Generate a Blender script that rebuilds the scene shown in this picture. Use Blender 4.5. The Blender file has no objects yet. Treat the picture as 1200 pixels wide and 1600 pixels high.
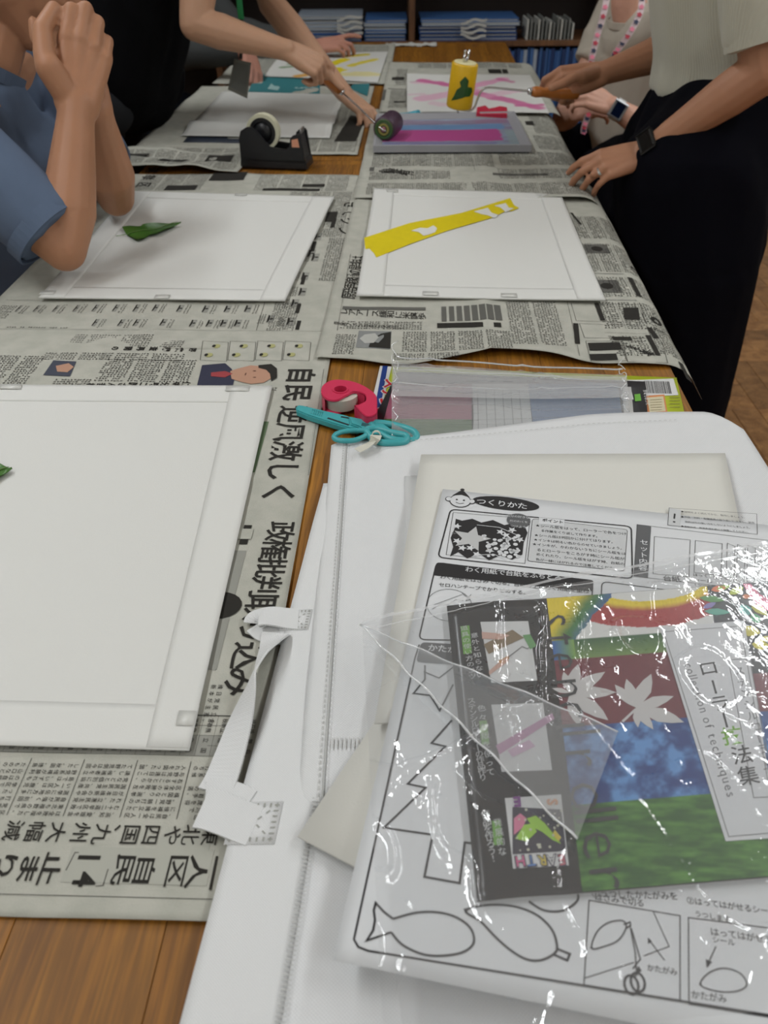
import bpy, bmesh, math, random
import numpy as np
from mathutils import Vector, Matrix
from mathutils.geometry import tessellate_polygon

SC = bpy.context.scene
COL = SC.collection
R = math.radians
random.seed(4)
rng = np.random.default_rng(7)

# ---------------------------------------------------------------- camera
TABLE_Z = 0.72
CAM_F, CAM_P, CAM_R = 1260.0, R(38.0), R(0.47)
CAM_POS = np.array([0.0, 0.0, TABLE_Z + 0.508])
cf = np.array([0, math.cos(CAM_P), -math.sin(CAM_P)])
cd = np.array([0, -math.sin(CAM_P), -math.cos(CAM_P)])
cx = np.array([1.0, 0, 0])
down = -math.sin(CAM_R) * cx + math.cos(CAM_R) * cd
right = math.cos(CAM_R) * cx + math.sin(CAM_R) * cd
cam_data = bpy.data.cameras.new('camera')
cam = bpy.data.objects.new('camera', cam_data)
COL.objects.link(cam)
m = Matrix(((right[0], -down[0], -cf[0], CAM_POS[0]),
            (right[1], -down[1], -cf[1], CAM_POS[1]),
            (right[2], -down[2], -cf[2], CAM_POS[2]),
            (0, 0, 0, 1)))
cam.matrix_world = m
cam_data.sensor_fit = 'VERTICAL'
cam_data.sensor_height = 36.0
cam_data.lens = CAM_F / 1600 * 36
cam_data.clip_start = 0.02
cam_data.clip_end = 50
cam_data.dof.use_dof = True
cam_data.dof.focus_distance = 0.82
cam_data.dof.aperture_fstop = 8.5
SC.camera = cam

# ---------------------------------------------------------------- world, lights, exposure
W = bpy.data.worlds.new('world'); SC.world = W
W.use_nodes = True
W.node_tree.nodes['Background'].inputs[0].default_value = (0.96, 1.0, 1.0, 1)
W.node_tree.nodes['Background'].inputs[1].default_value = 0.18
SC.view_settings.view_transform = 'Standard'
SC.view_settings.look = 'None'
SC.view_settings.exposure = 0.0
SC.view_settings.gamma = 1.0
SC.view_settings.use_curve_mapping = False
SC.cycles.transparent_max_bounces = 16
SC.cycles.max_bounces = 8
LIGHT_POWER = 12.0
def area(loc, sx, sy, power, col=(0.955, 1.0, 1.035), rot=(0, 0, 0)):
    l = bpy.data.lights.new('tube_light', 'AREA')
    l.shape = 'RECTANGLE'; l.size = sx; l.size_y = sy; l.energy = power; l.color = col
    o = bpy.data.objects.new('tube_light', l); o.location = loc; o.rotation_euler = rot
    COL.objects.link(o)
    return o
FIX = [(x, y) for x in (-1.15, 1.70) for y in (-1.0, 0.75, 2.5)]
for (x, y) in FIX:
    area((x, y, 2.60), 0.16, 1.2, LIGHT_POWER * (1.0 if y < 0 else 1.10 if y < 2 else 1.25))

# ---------------------------------------------------------------- helpers
def srgb(r, g, b):
    f = lambda c: c / 12.92 if c <= 0.04045 else ((c + 0.055) / 1.055) ** 2.4
    return (f(r / 255), f(g / 255), f(b / 255))

def ray(u, v):
    a, b = u - 600.0, v - 800.0
    return cf + right * a / CAM_F + down * b / CAM_F
def at(u, v, z=TABLE_Z):
    """the point of the horizontal plane z seen at u, v of the survey photograph"""
    d = ray(u, v); return CAM_POS + d * (z - CAM_POS[2]) / d[2]
def atd(u, v, depth):
    return CAM_POS + ray(u, v) * depth
def atY(u, v, Y):
    d = ray(u, v); return CAM_POS + d * Y / d[1]

MATS = {}
def mat(name, col, rough=0.6, bump=0.0, bscale=200.0, metal=0.0, spec=0.5, var=0.0, vscale=8.0, sss=0.0, sheen=0.0, emit=0.0):
    if name in MATS: return MATS[name]
    mt = bpy.data.materials.new(name); mt.use_nodes = True
    nt = mt.node_tree; N = nt.nodes; L = nt.links
    p = N['Principled BSDF']
    p.inputs['Base Color'].default_value = (*col, 1)
    p.inputs['Roughness'].default_value = rough
    p.inputs['Metallic'].default_value = metal
    p.inputs['Specular IOR Level'].default_value = spec
    if sheen: p.inputs['Sheen Weight'].default_value = sheen
    if sss:
        p.inputs['Subsurface Weight'].default_value = sss
        p.inputs['Subsurface Radius'].default_value = (0.02, 0.008, 0.004)
    if emit:
        p.inputs['Emission Color'].default_value = (*col, 1); p.inputs['Emission Strength'].default_value = emit
    tc = N.new('ShaderNodeTexCoord')
    if var:
        n = N.new('ShaderNodeTexNoise'); n.inputs['Scale'].default_value = vscale; n.inputs['Detail'].default_value = 4
        L.new(tc.outputs['Object'], n.inputs['Vector'])
        mx = N.new('ShaderNodeMix'); mx.data_type = 'RGBA'
        mx.inputs[6].default_value = (*[c * (1 - var) for c in col], 1)
        mx.inputs[7].default_value = (*[min(1, c * (1 + var)) for c in col], 1)
        L.new(n.outputs['Fac'], mx.inputs[0]); L.new(mx.outputs[2], p.inputs['Base Color'])
    if bump:
        n = N.new('ShaderNodeTexNoise'); n.inputs['Scale'].default_value = bscale; n.inputs['Detail'].default_value = 5
        L.new(tc.outputs['Object'], n.inputs['Vector'])
        b = N.new('ShaderNodeBump'); b.inputs['Strength'].default_value = bump; b.inputs['Distance'].default_value = 0.002
        L.new(n.outputs['Fac'], b.inputs['Height']); L.new(b.outputs[0], p.inputs['Normal'])
    MATS[name] = mt
    return mt

def painted(name, rough=0.6, spec=0.5):
    """pigment stored per vertex (printed or painted picture)"""
    if name in MATS: return MATS[name]
    mt = mat(name, (1, 1, 1), rough, spec=spec)
    a = mt.node_tree.nodes.new('ShaderNodeVertexColor'); a.layer_name = 'pigment'
    mt.node_tree.links.new(a.outputs[0], mt.node_tree.nodes['Principled BSDF'].inputs['Base Color'])
    return mt

def tag(o, label=None, cat=None, group=None, kind=None):
    if label: o['label'] = label
    if cat: o['category'] = cat
    if group: o['group'] = group
    if kind: o['kind'] = kind
    return o
def empty(name, loc=(0, 0, 0), rz=0.0, label=None, cat=None, group=None):
    o = bpy.data.objects.new(name, None); o.location = loc; o.rotation_euler = (0, 0, rz)
    o.empty_display_size = 0.05
    COL.objects.link(o); tag(o, label, cat, group)
    return o
def link(name, me, mt=None, parent=None, world=True):
    o = bpy.data.objects.new(name, me)
    if mt is not None:
        me.materials.clear()
        for k in (mt if isinstance(mt, (list, tuple)) else [mt]): me.materials.append(k)
    COL.objects.link(o)
    if parent is not None:
        o.parent = parent
        if world:   # geometry given in world coordinates
            loc = Matrix.Translation(parent.location) @ parent.rotation_euler.to_matrix().to_4x4()
            g = parent.parent
            while g is not None:
                loc = (Matrix.Translation(g.location) @ g.rotation_euler.to_matrix().to_4x4()) @ loc; g = g.parent
            me.transform(loc.inverted())
    return o
def mesh_np(name, V, faces, mt=None, parent=None, smooth=False, world=True):
    me = bpy.data.meshes.new(name)
    me.from_pydata([tuple(map(float, v)) for v in V], [], [tuple(map(int, f)) for f in faces])
    if smooth: me.shade_smooth()
    me.update()
    return link(name, me, mt, parent, world)
def fast_mesh(name, V, F, mt=None, parent=None, smooth=False, world=True):
    """V Nx3 array, F Mxk array (k = 3 or 4)"""
    V = np.asarray(V, np.float32); F = np.asarray(F, np.int32)
    me = bpy.data.meshes.new(name); k = F.shape[1]
    me.vertices.add(len(V)); me.vertices.foreach_set('co', V.ravel())
    me.loops.add(F.size); me.loops.foreach_set('vertex_index', F.ravel())
    me.polygons.add(len(F)); me.polygons.foreach_set('loop_start', np.arange(0, F.size, k, dtype=np.int32))
    me.update(calc_edges=True); me.validate()
    if smooth: me.shade_smooth()
    return link(name, me, mt, parent, world)

def bm_box(bm, x0, x1, y0, y1, z0, z1, bev=0.0, M=None):
    r = bmesh.ops.create_cube(bm, size=1.0)
    vs = r['verts']
    for v in vs:
        v.co = Vector(((x0 + x1) / 2 + v.co.x * (x1 - x0), (y0 + y1) / 2 + v.co.y * (y1 - y0), (z0 + z1) / 2 + v.co.z * (z1 - z0)))
    if M is not None:
        for v in vs: v.co = M @ v.co
    if bev:
        es = set(e for v in vs for e in v.link_edges)
        bmesh.ops.bevel(bm, geom=list(es), offset=bev, segments=2, affect='EDGES', profile=0.5)
def bm_obj(name, bm, mt, parent=None, smooth=False, world=True):
    me = bpy.data.meshes.new(name); bm.normal_update(); bm.to_mesh(me); bm.free()
    if smooth: me.shade_smooth()
    return link(name, me, mt, parent, world)
def box(name, x0, x1, y0, y1, z0, z1, mt, parent=None, bev=0.0, M=None):
    bm = bmesh.new(); bm_box(bm, x0, x1, y0, y1, z0, z1, bev, M)
    return bm_obj(name, bm, mt, parent)

def tube_np(pts, rad, n=10, closed=False, flat=None):
    """swept tube; rad may be list; flat=(a,b) scales the cross-section"""
    P = [Vector(p) for p in pts]; k = len(P)
    rad = rad if isinstance(rad, (list, tuple)) else [rad] * k
    V = []; Fc = []
    T = []
    for i in range(k):
        if closed: t = P[(i + 1) % k] - P[i - 1]
        else: t = P[min(i + 1, k - 1)] - P[max(i - 1, 0)]
        T.append(t.normalized())
    u = T[0].orthogonal().normalized()
    for i in range(k):
        u = (u - T[i] * u.dot(T[i])).normalized(); w = T[i].cross(u)
        for j in range(n):
            a = 2 * math.pi * j / n
            V.append(P[i] + (u * math.cos(a) + w * math.sin(a)) * rad[i])
    m_ = k if closed else k - 1
    for i in range(m_):
        i2 = (i + 1) % k
        for j in range(n):
            j2 = (j + 1) % n
            Fc.append((i * n + j, i * n + j2, i2 * n + j2, i2 * n + j))
    if not closed:
        Fc.append(tuple(reversed(range(n)))); Fc.append(tuple(range((k - 1) * n, k * n)))
    return V, Fc
def tube(name, pts, rad, mt, parent=None, n=10, closed=False):
    V, Fc = tube_np(pts, rad, n, closed)
    return mesh_np(name, V, Fc, mt, parent, smooth=True)
def catmull(pts, k=6):
    P = [np.array(p, float) for p in pts]; out = []
    for i in range(len(P) - 1):
        p0 = P[max(i - 1, 0)]; p1 = P[i]; p2 = P[i + 1]; p3 = P[min(i + 2, len(P) - 1)]
        for j in range(k):
            t = j / k
            out.append(0.5 * ((2 * p1) + (-p0 + p2) * t + (2 * p0 - 5 * p1 + 4 * p2 - p3) * t * t + (-p0 + 3 * p1 - 3 * p2 + p3) * t ** 3))
    out.append(P[-1]); return out

def lathe(name, prof, mt, parent=None, n=32, M=None, world=True):
    """prof: list of (r, z)"""
    V = []; Fc = []
    for (r, z) in prof:
        for j in range(n):
            a = 2 * math.pi * j / n; V.append(Vector((r * math.cos(a), r * math.sin(a), z)))
    for i in range(len(prof) - 1):
        for j in range(n):
            j2 = (j + 1) % n; Fc.append((i * n + j, i * n + j2, (i + 1) * n + j2, (i + 1) * n + j))
    Fc.append(tuple(reversed(range(n)))); Fc.append(tuple(range((len(prof) - 1) * n, len(prof) * n)))
    if M is not None: V = [M @ v for v in V]
    o = mesh_np(name, V, Fc, mt, parent, smooth=False, world=world)
    for p in o.data.polygons: p.use_smooth = len(p.vertices) == 4
    return o
def ribbon(name, pts, wdir, width, mt, parent=None, thick=0.0012):
    """a strap: centre line pts, width directions wdir (one per point or one vector)"""
    P = [np.array(p, float) for p in pts]; k = len(P)
    Wd = [np.array(w, float) / np.linalg.norm(w) for w in (wdir if isinstance(wdir, list) else [wdir] * k)]
    V = []; Fc = []
    for i in range(k):
        t = P[min(i + 1, k - 1)] - P[max(i - 1, 0)]; t /= np.linalg.norm(t)
        w = Wd[i] - t * Wd[i].dot(t); w /= np.linalg.norm(w); nrm = np.cross(t, w)
        for a, b in ((-1, -1), (1, -1), (1, 1), (-1, 1)):
            V.append(P[i] + w * a * width / 2 + nrm * b * thick / 2)
    for i in range(k - 1):
        for j in range(4):
            j2 = (j + 1) % 4; Fc.append((i * 4 + j, i * 4 + j2, (i + 1) * 4 + j2, (i + 1) * 4 + j))
    Fc.append((3, 2, 1, 0)); Fc.append(tuple(range((k - 1) * 4, k * 4)))
    return mesh_np(name, V, Fc, mt, parent, smooth=False)

TMP = bpy.data.scenes.new('workshop')     # scratch scene for evaluating modifiers and text
def evaluate(obs):
    for o in obs: TMP.collection.objects.link(o)
    with bpy.context.temp_override(scene=TMP, view_layer=TMP.view_layers[0]):
        dg = bpy.context.evaluated_depsgraph_get()
    dg.update()
    out = [bpy.data.meshes.new_from_object(o.evaluated_get(dg)) for o in obs]
    for o in obs: TMP.collection.objects.unlink(o)
    return out

# smooth value noise
class Noise:
    def __init__(s, seed, n=64):
        s.g = np.random.default_rng(seed).random((n, n)) * 2 - 1; s.n = n
    def __call__(s, x, y):
        x = np.asarray(x, float); y = np.asarray(y, float)
        xi = np.floor(x).astype(int); yi = np.floor(y).astype(int); fx = x - xi; fy = y - yi
        fx = fx * fx * fx * (fx * (fx * 6 - 15) + 10); fy = fy * fy * fy * (fy * (fy * 6 - 15) + 10)
        g = s.g; n = s.n
        a = g[xi % n, yi % n]; b = g[(xi + 1) % n, yi % n]; c = g[xi % n, (yi + 1) % n]; d = g[(xi + 1) % n, (yi + 1) % n]
        return (a * (1 - fx) + b * fx) * (1 - fy) + (c * (1 - fx) + d * fx) * fy

# ---------------------------------------------------------------- sheets and printing
class Surf:
    """a sheet of w x h metres; corner O, turned by ang; hf(u, v) its height above the table plane; bend = (u where it starts to droop, radius, max angle)"""
    def __init__(s, O, ang, w, h, z, hf=None, bend=None):
        s.O = np.array(O[:2], float); s.a = ang; s.w = w; s.h = h; s.z = z; s.hf = hf; s.bend = bend
        s.e1 = np.array([math.cos(ang), math.sin(ang)]); s.e2 = np.array([-math.sin(ang), math.cos(ang)])
    def pos(s, u, v, e=0.0):
        u = np.asarray(u, float); v = np.asarray(v, float)
        z = np.full(np.broadcast(u, v).shape, s.z + e)
        if s.hf is not None: z = z + s.hf(u, v)
        uu = u
        if s.bend is not None:
            ub, rad, mx = s.bend
            ub = ub(v) if callable(ub) else ub
            d = np.maximum(u - ub, 0); ph = np.minimum(d / rad, mx); rest = np.maximum(d - rad * mx, 0)
            uu = np.where(d > 0, ub + rad * np.sin(ph) + rest * np.cos(mx), u)
            z = z - np.where(d > 0, rad * (1 - np.cos(ph)) + rest * np.sin(mx), 0)
        x = s.O[0] + s.e1[0] * uu + s.e2[0] * v; y = s.O[1] + s.e1[1] * uu + s.e2[1] * v
        return np.stack([x, y, z], -1)
    def uv(s, px, py):
        """sheet coordinates of a surveyed point"""
        p = at(px, py, s.z)[:2] - s.O
        return float(p @ s.e1), float(p @ s.e2)
    def build(s, name, mt, parent=None, nu=24, nv=24, t=0.0002, u0=0.0, v0=0.0, u1=None, v1=None, e=0.0, edge=None, smooth=True):
        u1 = s.w if u1 is None else u1; v1 = s.h if v1 is None else v1
        U, V = np.meshgrid(np.linspace(u0, u1, nu + 1), np.linspace(v0, v1, nv + 1), indexing='ij')
        if edge is not None: U, V = edge(U, V)
        top = s.pos(U, V, e).reshape(-1, 3); bot = top.copy(); bot[:, 2] -= t
        n2 = nv + 1; N = (nu + 1) * n2
        i, j = np.meshgrid(np.arange(nu), np.arange(nv), indexing='ij'); a = (i * n2 + j).ravel()
        Ft = np.stack([a, a + n2, a + n2 + 1, a + 1], 1); Fb = Ft[:, ::-1] + N
        ring = [k * n2 for k in range(nu + 1)] + [nu * n2 + k for k in range(1, nv + 1)] + [k * n2 + nv for k in range(nu - 1, -1, -1)] + [k for k in range(nv - 1, 0, -1)]
        Fs = [(ring[k], ring[k] + N, ring[(k + 1) % len(ring)] + N, ring[(k + 1) % len(ring)]) for k in range(len(ring))]
        o = fast_mesh(name, np.concatenate([top, bot]), np.concatenate([Ft, Fb, np.array(Fs)[:, ::-1] if False else np.array(Fs)]), mt, parent, smooth=False)
        if smooth:
            fl = np.zeros(len(o.data.polygons), bool); fl[:2 * nu * nv] = True
            o.data.polygons.foreach_set('use_smooth', fl)
        return o
    def picture(s, name, fn, u0, v0, u1, v1, nu, nv, mt, parent=None, e=0.0004):
        """a printed or painted picture: fn(U, V in 0..1) gives the pigment"""
        A, B = np.meshgrid(np.linspace(0, 1, nu + 1), np.linspace(0, 1, nv + 1), indexing='ij')
        P = s.pos(u0 + (u1 - u0) * A, v0 + (v1 - v0) * B, e).reshape(-1, 3)
        n2 = nv + 1
        i, j = np.meshgrid(np.arange(nu), np.arange(nv), indexing='ij'); a = (i * n2 + j).ravel()
        keep = None
        C = fn(A, B)
        Fq = np.stack([a, a + n2, a + n2 + 1, a + 1], 1)
        if C.shape[-1] == 4:
            al = C[..., 3].ravel(); Fq = Fq[(al[Fq] > 0.5).any(1)]
        o = fast_mesh(name, P, Fq, mt, parent, smooth=True)
        if len(o.data.vertices) == len(P):
            ca = o.data.color_attributes.new('pigment', 'FLOAT_COLOR', 'POINT')
            Cc = np.ones((len(P), 4), np.float32); Cc[:, :3] = C[..., :3].reshape(-1, 3)
            ca.data.foreach_set('color', Cc.ravel())
        return o

# glyph outlines of the built-in font
GL = {}
def load_glyphs(chars, bold=0.0, res=2):
    todo = [c for c in dict.fromkeys(chars) if (c, bold) not in GL and not c.isspace()]
    obs = []
    for c in todo:
        cu = bpy.data.curves.new('g', 'FONT'); cu.body = c; cu.size = 1.0; cu.resolution_u = res; cu.offset = bold
        o = bpy.data.objects.new('g', cu); obs.append(o)
    for c, me in zip(todo, evaluate(obs) if obs else []):
        n = len(me.vertices); V = np.zeros(n * 3); me.vertices.foreach_get('co', V); V = V.reshape(-1, 3)[:, :2]
        me.calc_loop_triangles(); T = np.zeros(len(me.loop_triangles) * 3, np.int32); me.loop_triangles.foreach_get('vertices', T)
        GL[(c, bold)] = (V, T.reshape(-1, 3))
        bpy.data.meshes.remove(me)
    for o in obs:
        cu = o.data; bpy.data.objects.remove(o); bpy.data.curves.remove(cu)
EM = 0.93     # glyph em box of the CJK face at size 1

class Ink:
    """collects flat print for one sheet, one colour"""
    def __init__(s, S, e=0.0003): s.S = S; s.e = e; s.V = []; s.T = []; s.n = 0
    def add(s, P, T):
        s.V.append(np.asarray(P, float)); s.T.append(np.asarray(T, int) + s.n); s.n += len(P)
    def glyph(s, c, u, v, size, rot=0.0, bold=0.0, sx=1.0, sy=1.0, shear=0.0):
        """centre of the em box at u, v"""
        if (c, bold) not in GL: load_glyphs(c, bold)
        V, T = GL[(c, bold)]
        if len(V) == 0: return
        k = size / EM
        if ord(c) > 0x2000: q = (V - np.array([0.5, 0.32])) * k
        else: q = (V - np.array([(V[:, 0].max() + V[:, 0].min()) / 2, 0.33])) * k
        q = q * np.array([sx, sy]); q[:, 0] += q[:, 1] * shear
        cr, sr = math.cos(rot), math.sin(rot)
        s.add(np.stack([u + cr * q[:, 0] - sr * q[:, 1], v + sr * q[:, 0] + cr * q[:, 1]], 1), T)
    def line_text(s, txt, u, v, du, dv, size, rot=0.0, bold=0.0, sx=1.0, sy=1.0):
        """first glyph centre u, v; step du, dv"""
        load_glyphs(txt, bold)
        for i, c in enumerate(txt):
            if not c.isspace(): s.glyph(c, u + du * i, v + dv * i, size, rot, bold, sx, sy)
    def latin(s, txt, u, v, size, rot=0.0, bold=0.0, track=0.0):
        """proportional latin text, left end at u, v baseline middle"""
        load_glyphs(txt, bold); cr, sr = math.cos(rot), math.sin(rot); x = 0.0
        for c in txt:
            if c == ' ': x += size * 0.35; continue
            V, T = GL[(c, bold)]; w = V[:, 0].max() - V[:, 0].min()
            q = (V - np.array([V[:, 0].min(), 0.33])) * size / EM; q[:, 0] += x
            s.add(np.stack([u + cr * q[:, 0] - sr * q[:, 1], v + sr * q[:, 0] + cr * q[:, 1]], 1), T)
            x += (w + 0.09) * size / EM + track
        return x
    def rect(s, u0, v0, u1, v1, cell=0.03):
        nu = max(1, int(abs(u1 - u0) / cell)); nv = max(1, int(abs(v1 - v0) / cell))
        U, V = np.meshgrid(np.linspace(u0, u1, nu + 1), np.linspace(v0, v1, nv + 1), indexing='ij')
        i, j = np.meshgrid(np.arange(nu), np.arange(nv), indexing='ij'); a = (i * (nv + 1) + j).ravel(); b = a + nv + 1
        s.add(np.stack([U.ravel(), V.ravel()], 1), np.concatenate([np.stack([a, b, b + 1], 1), np.stack([a, b + 1, a + 1], 1)]))
    def poly(s, pts):
        t = tessellate_polygon([[Vector((p[0], p[1], 0)) for p in pts]])
        pts = np.array(pts, float); T = np.array(t)
        ar = (pts[T[:, 1]] - pts[T[:, 0]]); br = (pts[T[:, 2]] - pts[T[:, 0]])
        fl = (ar[:, 0] * br[:, 1] - ar[:, 1] * br[:, 0]) < 0
        T[fl] = T[fl][:, ::-1]
        s.add(pts, T)
    def disc(s, u, v, r, ry=None, n=20, rot=0.0):
        ry = r if ry is None else ry; cr, sr = math.cos(rot), math.sin(rot)
        s.poly([(u + cr * r * math.cos(a) - sr * ry * math.sin(a), v + sr * r * math.cos(a) + cr * ry * math.sin(a)) for a in [2 * math.pi * k / n for k in range(n)]])
    def stroke(s, pts, w, closed=False):
        P = np.array(pts, float); k = len(P); L_ = []; Rr = []
        for i in range(k):
            if closed: a, b = P[i - 1], P[(i + 1) % k]
            else: a, b = P[max(i - 1, 0)], P[min(i + 1, k - 1)]
            if closed or 0 < i < k - 1:
                d1 = P[i] - a; d2 = b - P[i]; d1 = d1 / (np.linalg.norm(d1) + 1e-12); d2 = d2 / (np.linalg.norm(d2) + 1e-12)
                t = d1 + d2; t = t / (np.linalg.norm(t) + 1e-12); sc = 1 / max(0.4, float(t @ d1))
            else:
                t = b - a; t = t / (np.linalg.norm(t) + 1e-12); sc = 1
            nn = np.array([-t[1], t[0]]) * w / 2 * sc
            L_.append(P[i] + nn); Rr.append(P[i] - nn)
        V = np.array(L_ + Rr); T = []
        for i in range(k if closed else k - 1):
            j = (i + 1) % k; T += [(i, i + k, j + k), (i, j + k, j)]
        s.add(V, T)
    def box_line(s, u0, v0, u1, v1, w, r=0.0):
        if r <= 0: pts = [(u0, v0), (u1, v0), (u1, v1), (u0, v1)]
        else:
            pts = []
            for cxx, cyy, a0 in ((u1 - r, v0 + r, -90), (u1 - r, v1 - r, 0), (u0 + r, v1 - r, 90), (u0 + r, v0 + r, 180)):
                for q in range(5):
                    a = R(a0 + q * 22.5); pts.append((cxx + r * math.cos(a), cyy + r * math.sin(a)))
        s.stroke(pts, w, True)
    def pseudo(s, u, v, size, n=4):
        """tiny characters too small to read: a few short strokes each (arrays of centres)"""
        u = np.asarray(u, float).ravel(); v = np.asarray(v, float).ravel(); k = len(u)
        for q in range(n):
            hor = rng.random(k) < 0.5; off = (rng.random((k, 2)) - 0.5) * size * 0.6
            L_ = size * (0.35 + 0.4 * rng.random(k)); t = size * 0.19
            hx = np.where(hor, L_, t) / 2; hy = np.where(hor, t, L_) / 2
            c = np.stack([u, v], 1) + off
            P = np.stack([c + np.stack([a * hx, b * hy], 1) for a, b in ((-1, -1), (1, -1), (1, 1), (-1, 1))], 1).reshape(-1, 2)
            i = np.arange(k) * 4
            s.add(P, np.concatenate([np.stack([i, i + 1, i + 2], 1), np.stack([i, i + 2, i + 3], 1)]))
    def build(s, name, mt, parent):
        if not s.V: return None
        P = np.concatenate(s.V); T = np.concatenate(s.T)
        o = fast_mesh(name, s.S.pos(P[:, 0], P[:, 1], s.e), T, mt, parent)
        if len(s.V) > 2 and not name.endswith('character'): o['kind'] = 'stuff'      # small print, too fine to pick apart
        return o
# ================================================================ room shell
plaster = mat('plaster', (0.70, 0.70, 0.66), 0.9, var=0.03)
ceil_m = mat('ceiling_board', (0.78, 0.78, 0.76), 0.95)
def struct(o): o['kind'] = 'structure'; return o
struct(box('wall_back', -3.0, 3.2, 4.75, 4.85, 0, 2.7, plaster))
struct(box('wall_front', -3.0, 3.2, -2.35, -2.25, 0, 2.7, plaster))
struct(box('wall_left', -3.1, -3.0, -2.35, 4.85, 0, 2.7, plaster))
struct(box('wall_right', 3.2, 3.3, -2.35, 4.85, 0, 2.7, plaster))
struct(box('ceiling', -3.1, 3.3, -2.35, 4.85, 2.7, 2.8, ceil_m))
fixm = mat('fixture_white', (0.8, 0.8, 0.8), 0.4)
glow = mat('lit_tube', (1.0, 0.985, 0.94), 0.4, emit=6.0)
fx0 = None
for k, (x, y) in enumerate(FIX):
    e = empty('ceiling_light', (x, y, 2.7), 0, 'white twin tube ceiling light above the table', 'ceiling light', 'tube lights on the ceiling')
    box('housing', x - 0.12, x + 0.12, y - 0.63, y + 0.63, 2.655, 2.70, fixm, e, 0.004)
    for s in (-1, 1):
        V, Fc = tube_np([(x + s * 0.055, y - 0.6, 2.635), (x + s * 0.055, y + 0.6, 2.635)], 0.014, 10)
        mesh_np('tube', V, Fc, glow, e, True)

# wood: grain along local y, tone per piece
def wood(name, c1, c2, gscale=(60, 2.2, 60), rough=0.42, rnd=0.25, coat=0.0):
    mt = bpy.data.materials.new(name); mt.use_nodes = True; nt = mt.node_tree; N = nt.nodes; L = nt.links
    p = N['Principled BSDF']; p.inputs['Roughness'].default_value = rough
    tc = N.new('ShaderNodeTexCoord'); oi = N.new('ShaderNodeObjectInfo')
    sh = N.new('ShaderNodeVectorMath'); sh.operation = 'ADD'
    sc = N.new('ShaderNodeVectorMath'); sc.operation = 'SCALE'; sc.inputs['Scale'].default_value = 13.0
    cmb = N.new('ShaderNodeCombineXYZ'); L.new(oi.outputs['Random'], cmb.inputs[0]); L.new(oi.outputs['Random'], cmb.inputs[1])
    L.new(cmb.outputs[0], sc.inputs[0]); L.new(tc.outputs['Object'], sh.inputs[0]); L.new(sc.outputs[0], sh.inputs[1])
    mp = N.new('ShaderNodeMapping'); mp.inputs['Scale'].default_value = gscale; L.new(sh.outputs[0], mp.inputs[0])
    n1 = N.new('ShaderNodeTexNoise'); n1.inputs['Scale'].default_value = 1.0; n1.inputs['Detail'].default_value = 6; n1.inputs['Roughness'].default_value = 0.65; n1.inputs['Distortion'].default_value = 0.6
    L.new(mp.outputs[0], n1.inputs[0])
    mp2 = N.new('ShaderNodeMapping'); mp2.inputs['Scale'].default_value = (gscale[0] * 9, gscale[1] * 12, gscale[2] * 9); L.new(sh.outputs[0], mp2.inputs[0])
    n2 = N.new('ShaderNodeTexNoise'); n2.inputs['Scale'].default_value = 1.0; n2.inputs['Detail'].default_value = 3; L.new(mp2.outputs[0], n2.inputs[0])
    cr = N.new('ShaderNodeValToRGB'); cr.color_ramp.elements[0].position = 0.3; cr.color_ramp.elements[1].position = 0.72
    cr.color_ramp.elements[0].color = (*c1, 1); cr.color_ramp.elements[1].color = (*c2, 1)
    L.new(n1.outputs['Fac'], cr.inputs[0])
    pr = N.new('ShaderNodeMapRange'); pr.inputs[1].default_value = 0.42; pr.inputs[2].default_value = 0.62; pr.inputs[3].default_value = 0.72; pr.inputs[4].default_value = 1.06
    L.new(n2.outputs['Fac'], pr.inputs[0])
    tr = N.new('ShaderNodeMapRange'); tr.inputs[3].default_value = 1 - rnd; tr.inputs[4].default_value = 1 + rnd * 0.6; L.new(oi.outputs['Random'], tr.inputs[0])
    mu = N.new('ShaderNodeMath'); mu.operation = 'MULTIPLY'; L.new(pr.outputs[0], mu.inputs[0]); L.new(tr.outputs[0], mu.inputs[1])
    vm = N.new('ShaderNodeVectorMath'); vm.operation = 'SCALE'; L.new(cr.outputs[0], vm.inputs[0]); L.new(mu.outputs[0], vm.inputs['Scale'])
    L.new(vm.outputs[0], p.inputs['Base Color'])
    b = N.new('ShaderNodeBump'); b.inputs['Strength'].default_value = 0.12; b.inputs['Distance'].default_value = 0.001
    L.new(n2.outputs['Fac'], b.inputs['Height']); L.new(b.outputs[0], p.inputs['Normal'])
    MATS[name] = mt; return mt
table_w = wood('table_oak', srgb(118, 72, 10), srgb(162, 108, 26), (34, 1.2, 34), 0.55, 0.14)
floor_w = wood('parquet', srgb(122, 78, 38), srgb(190, 140, 86), (26, 26, 26), 0.35, 0.3)
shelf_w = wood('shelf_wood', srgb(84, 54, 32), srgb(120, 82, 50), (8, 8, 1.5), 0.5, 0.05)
dark_m = mat('dark_edge', srgb(58, 36, 22), 0.6)

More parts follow.
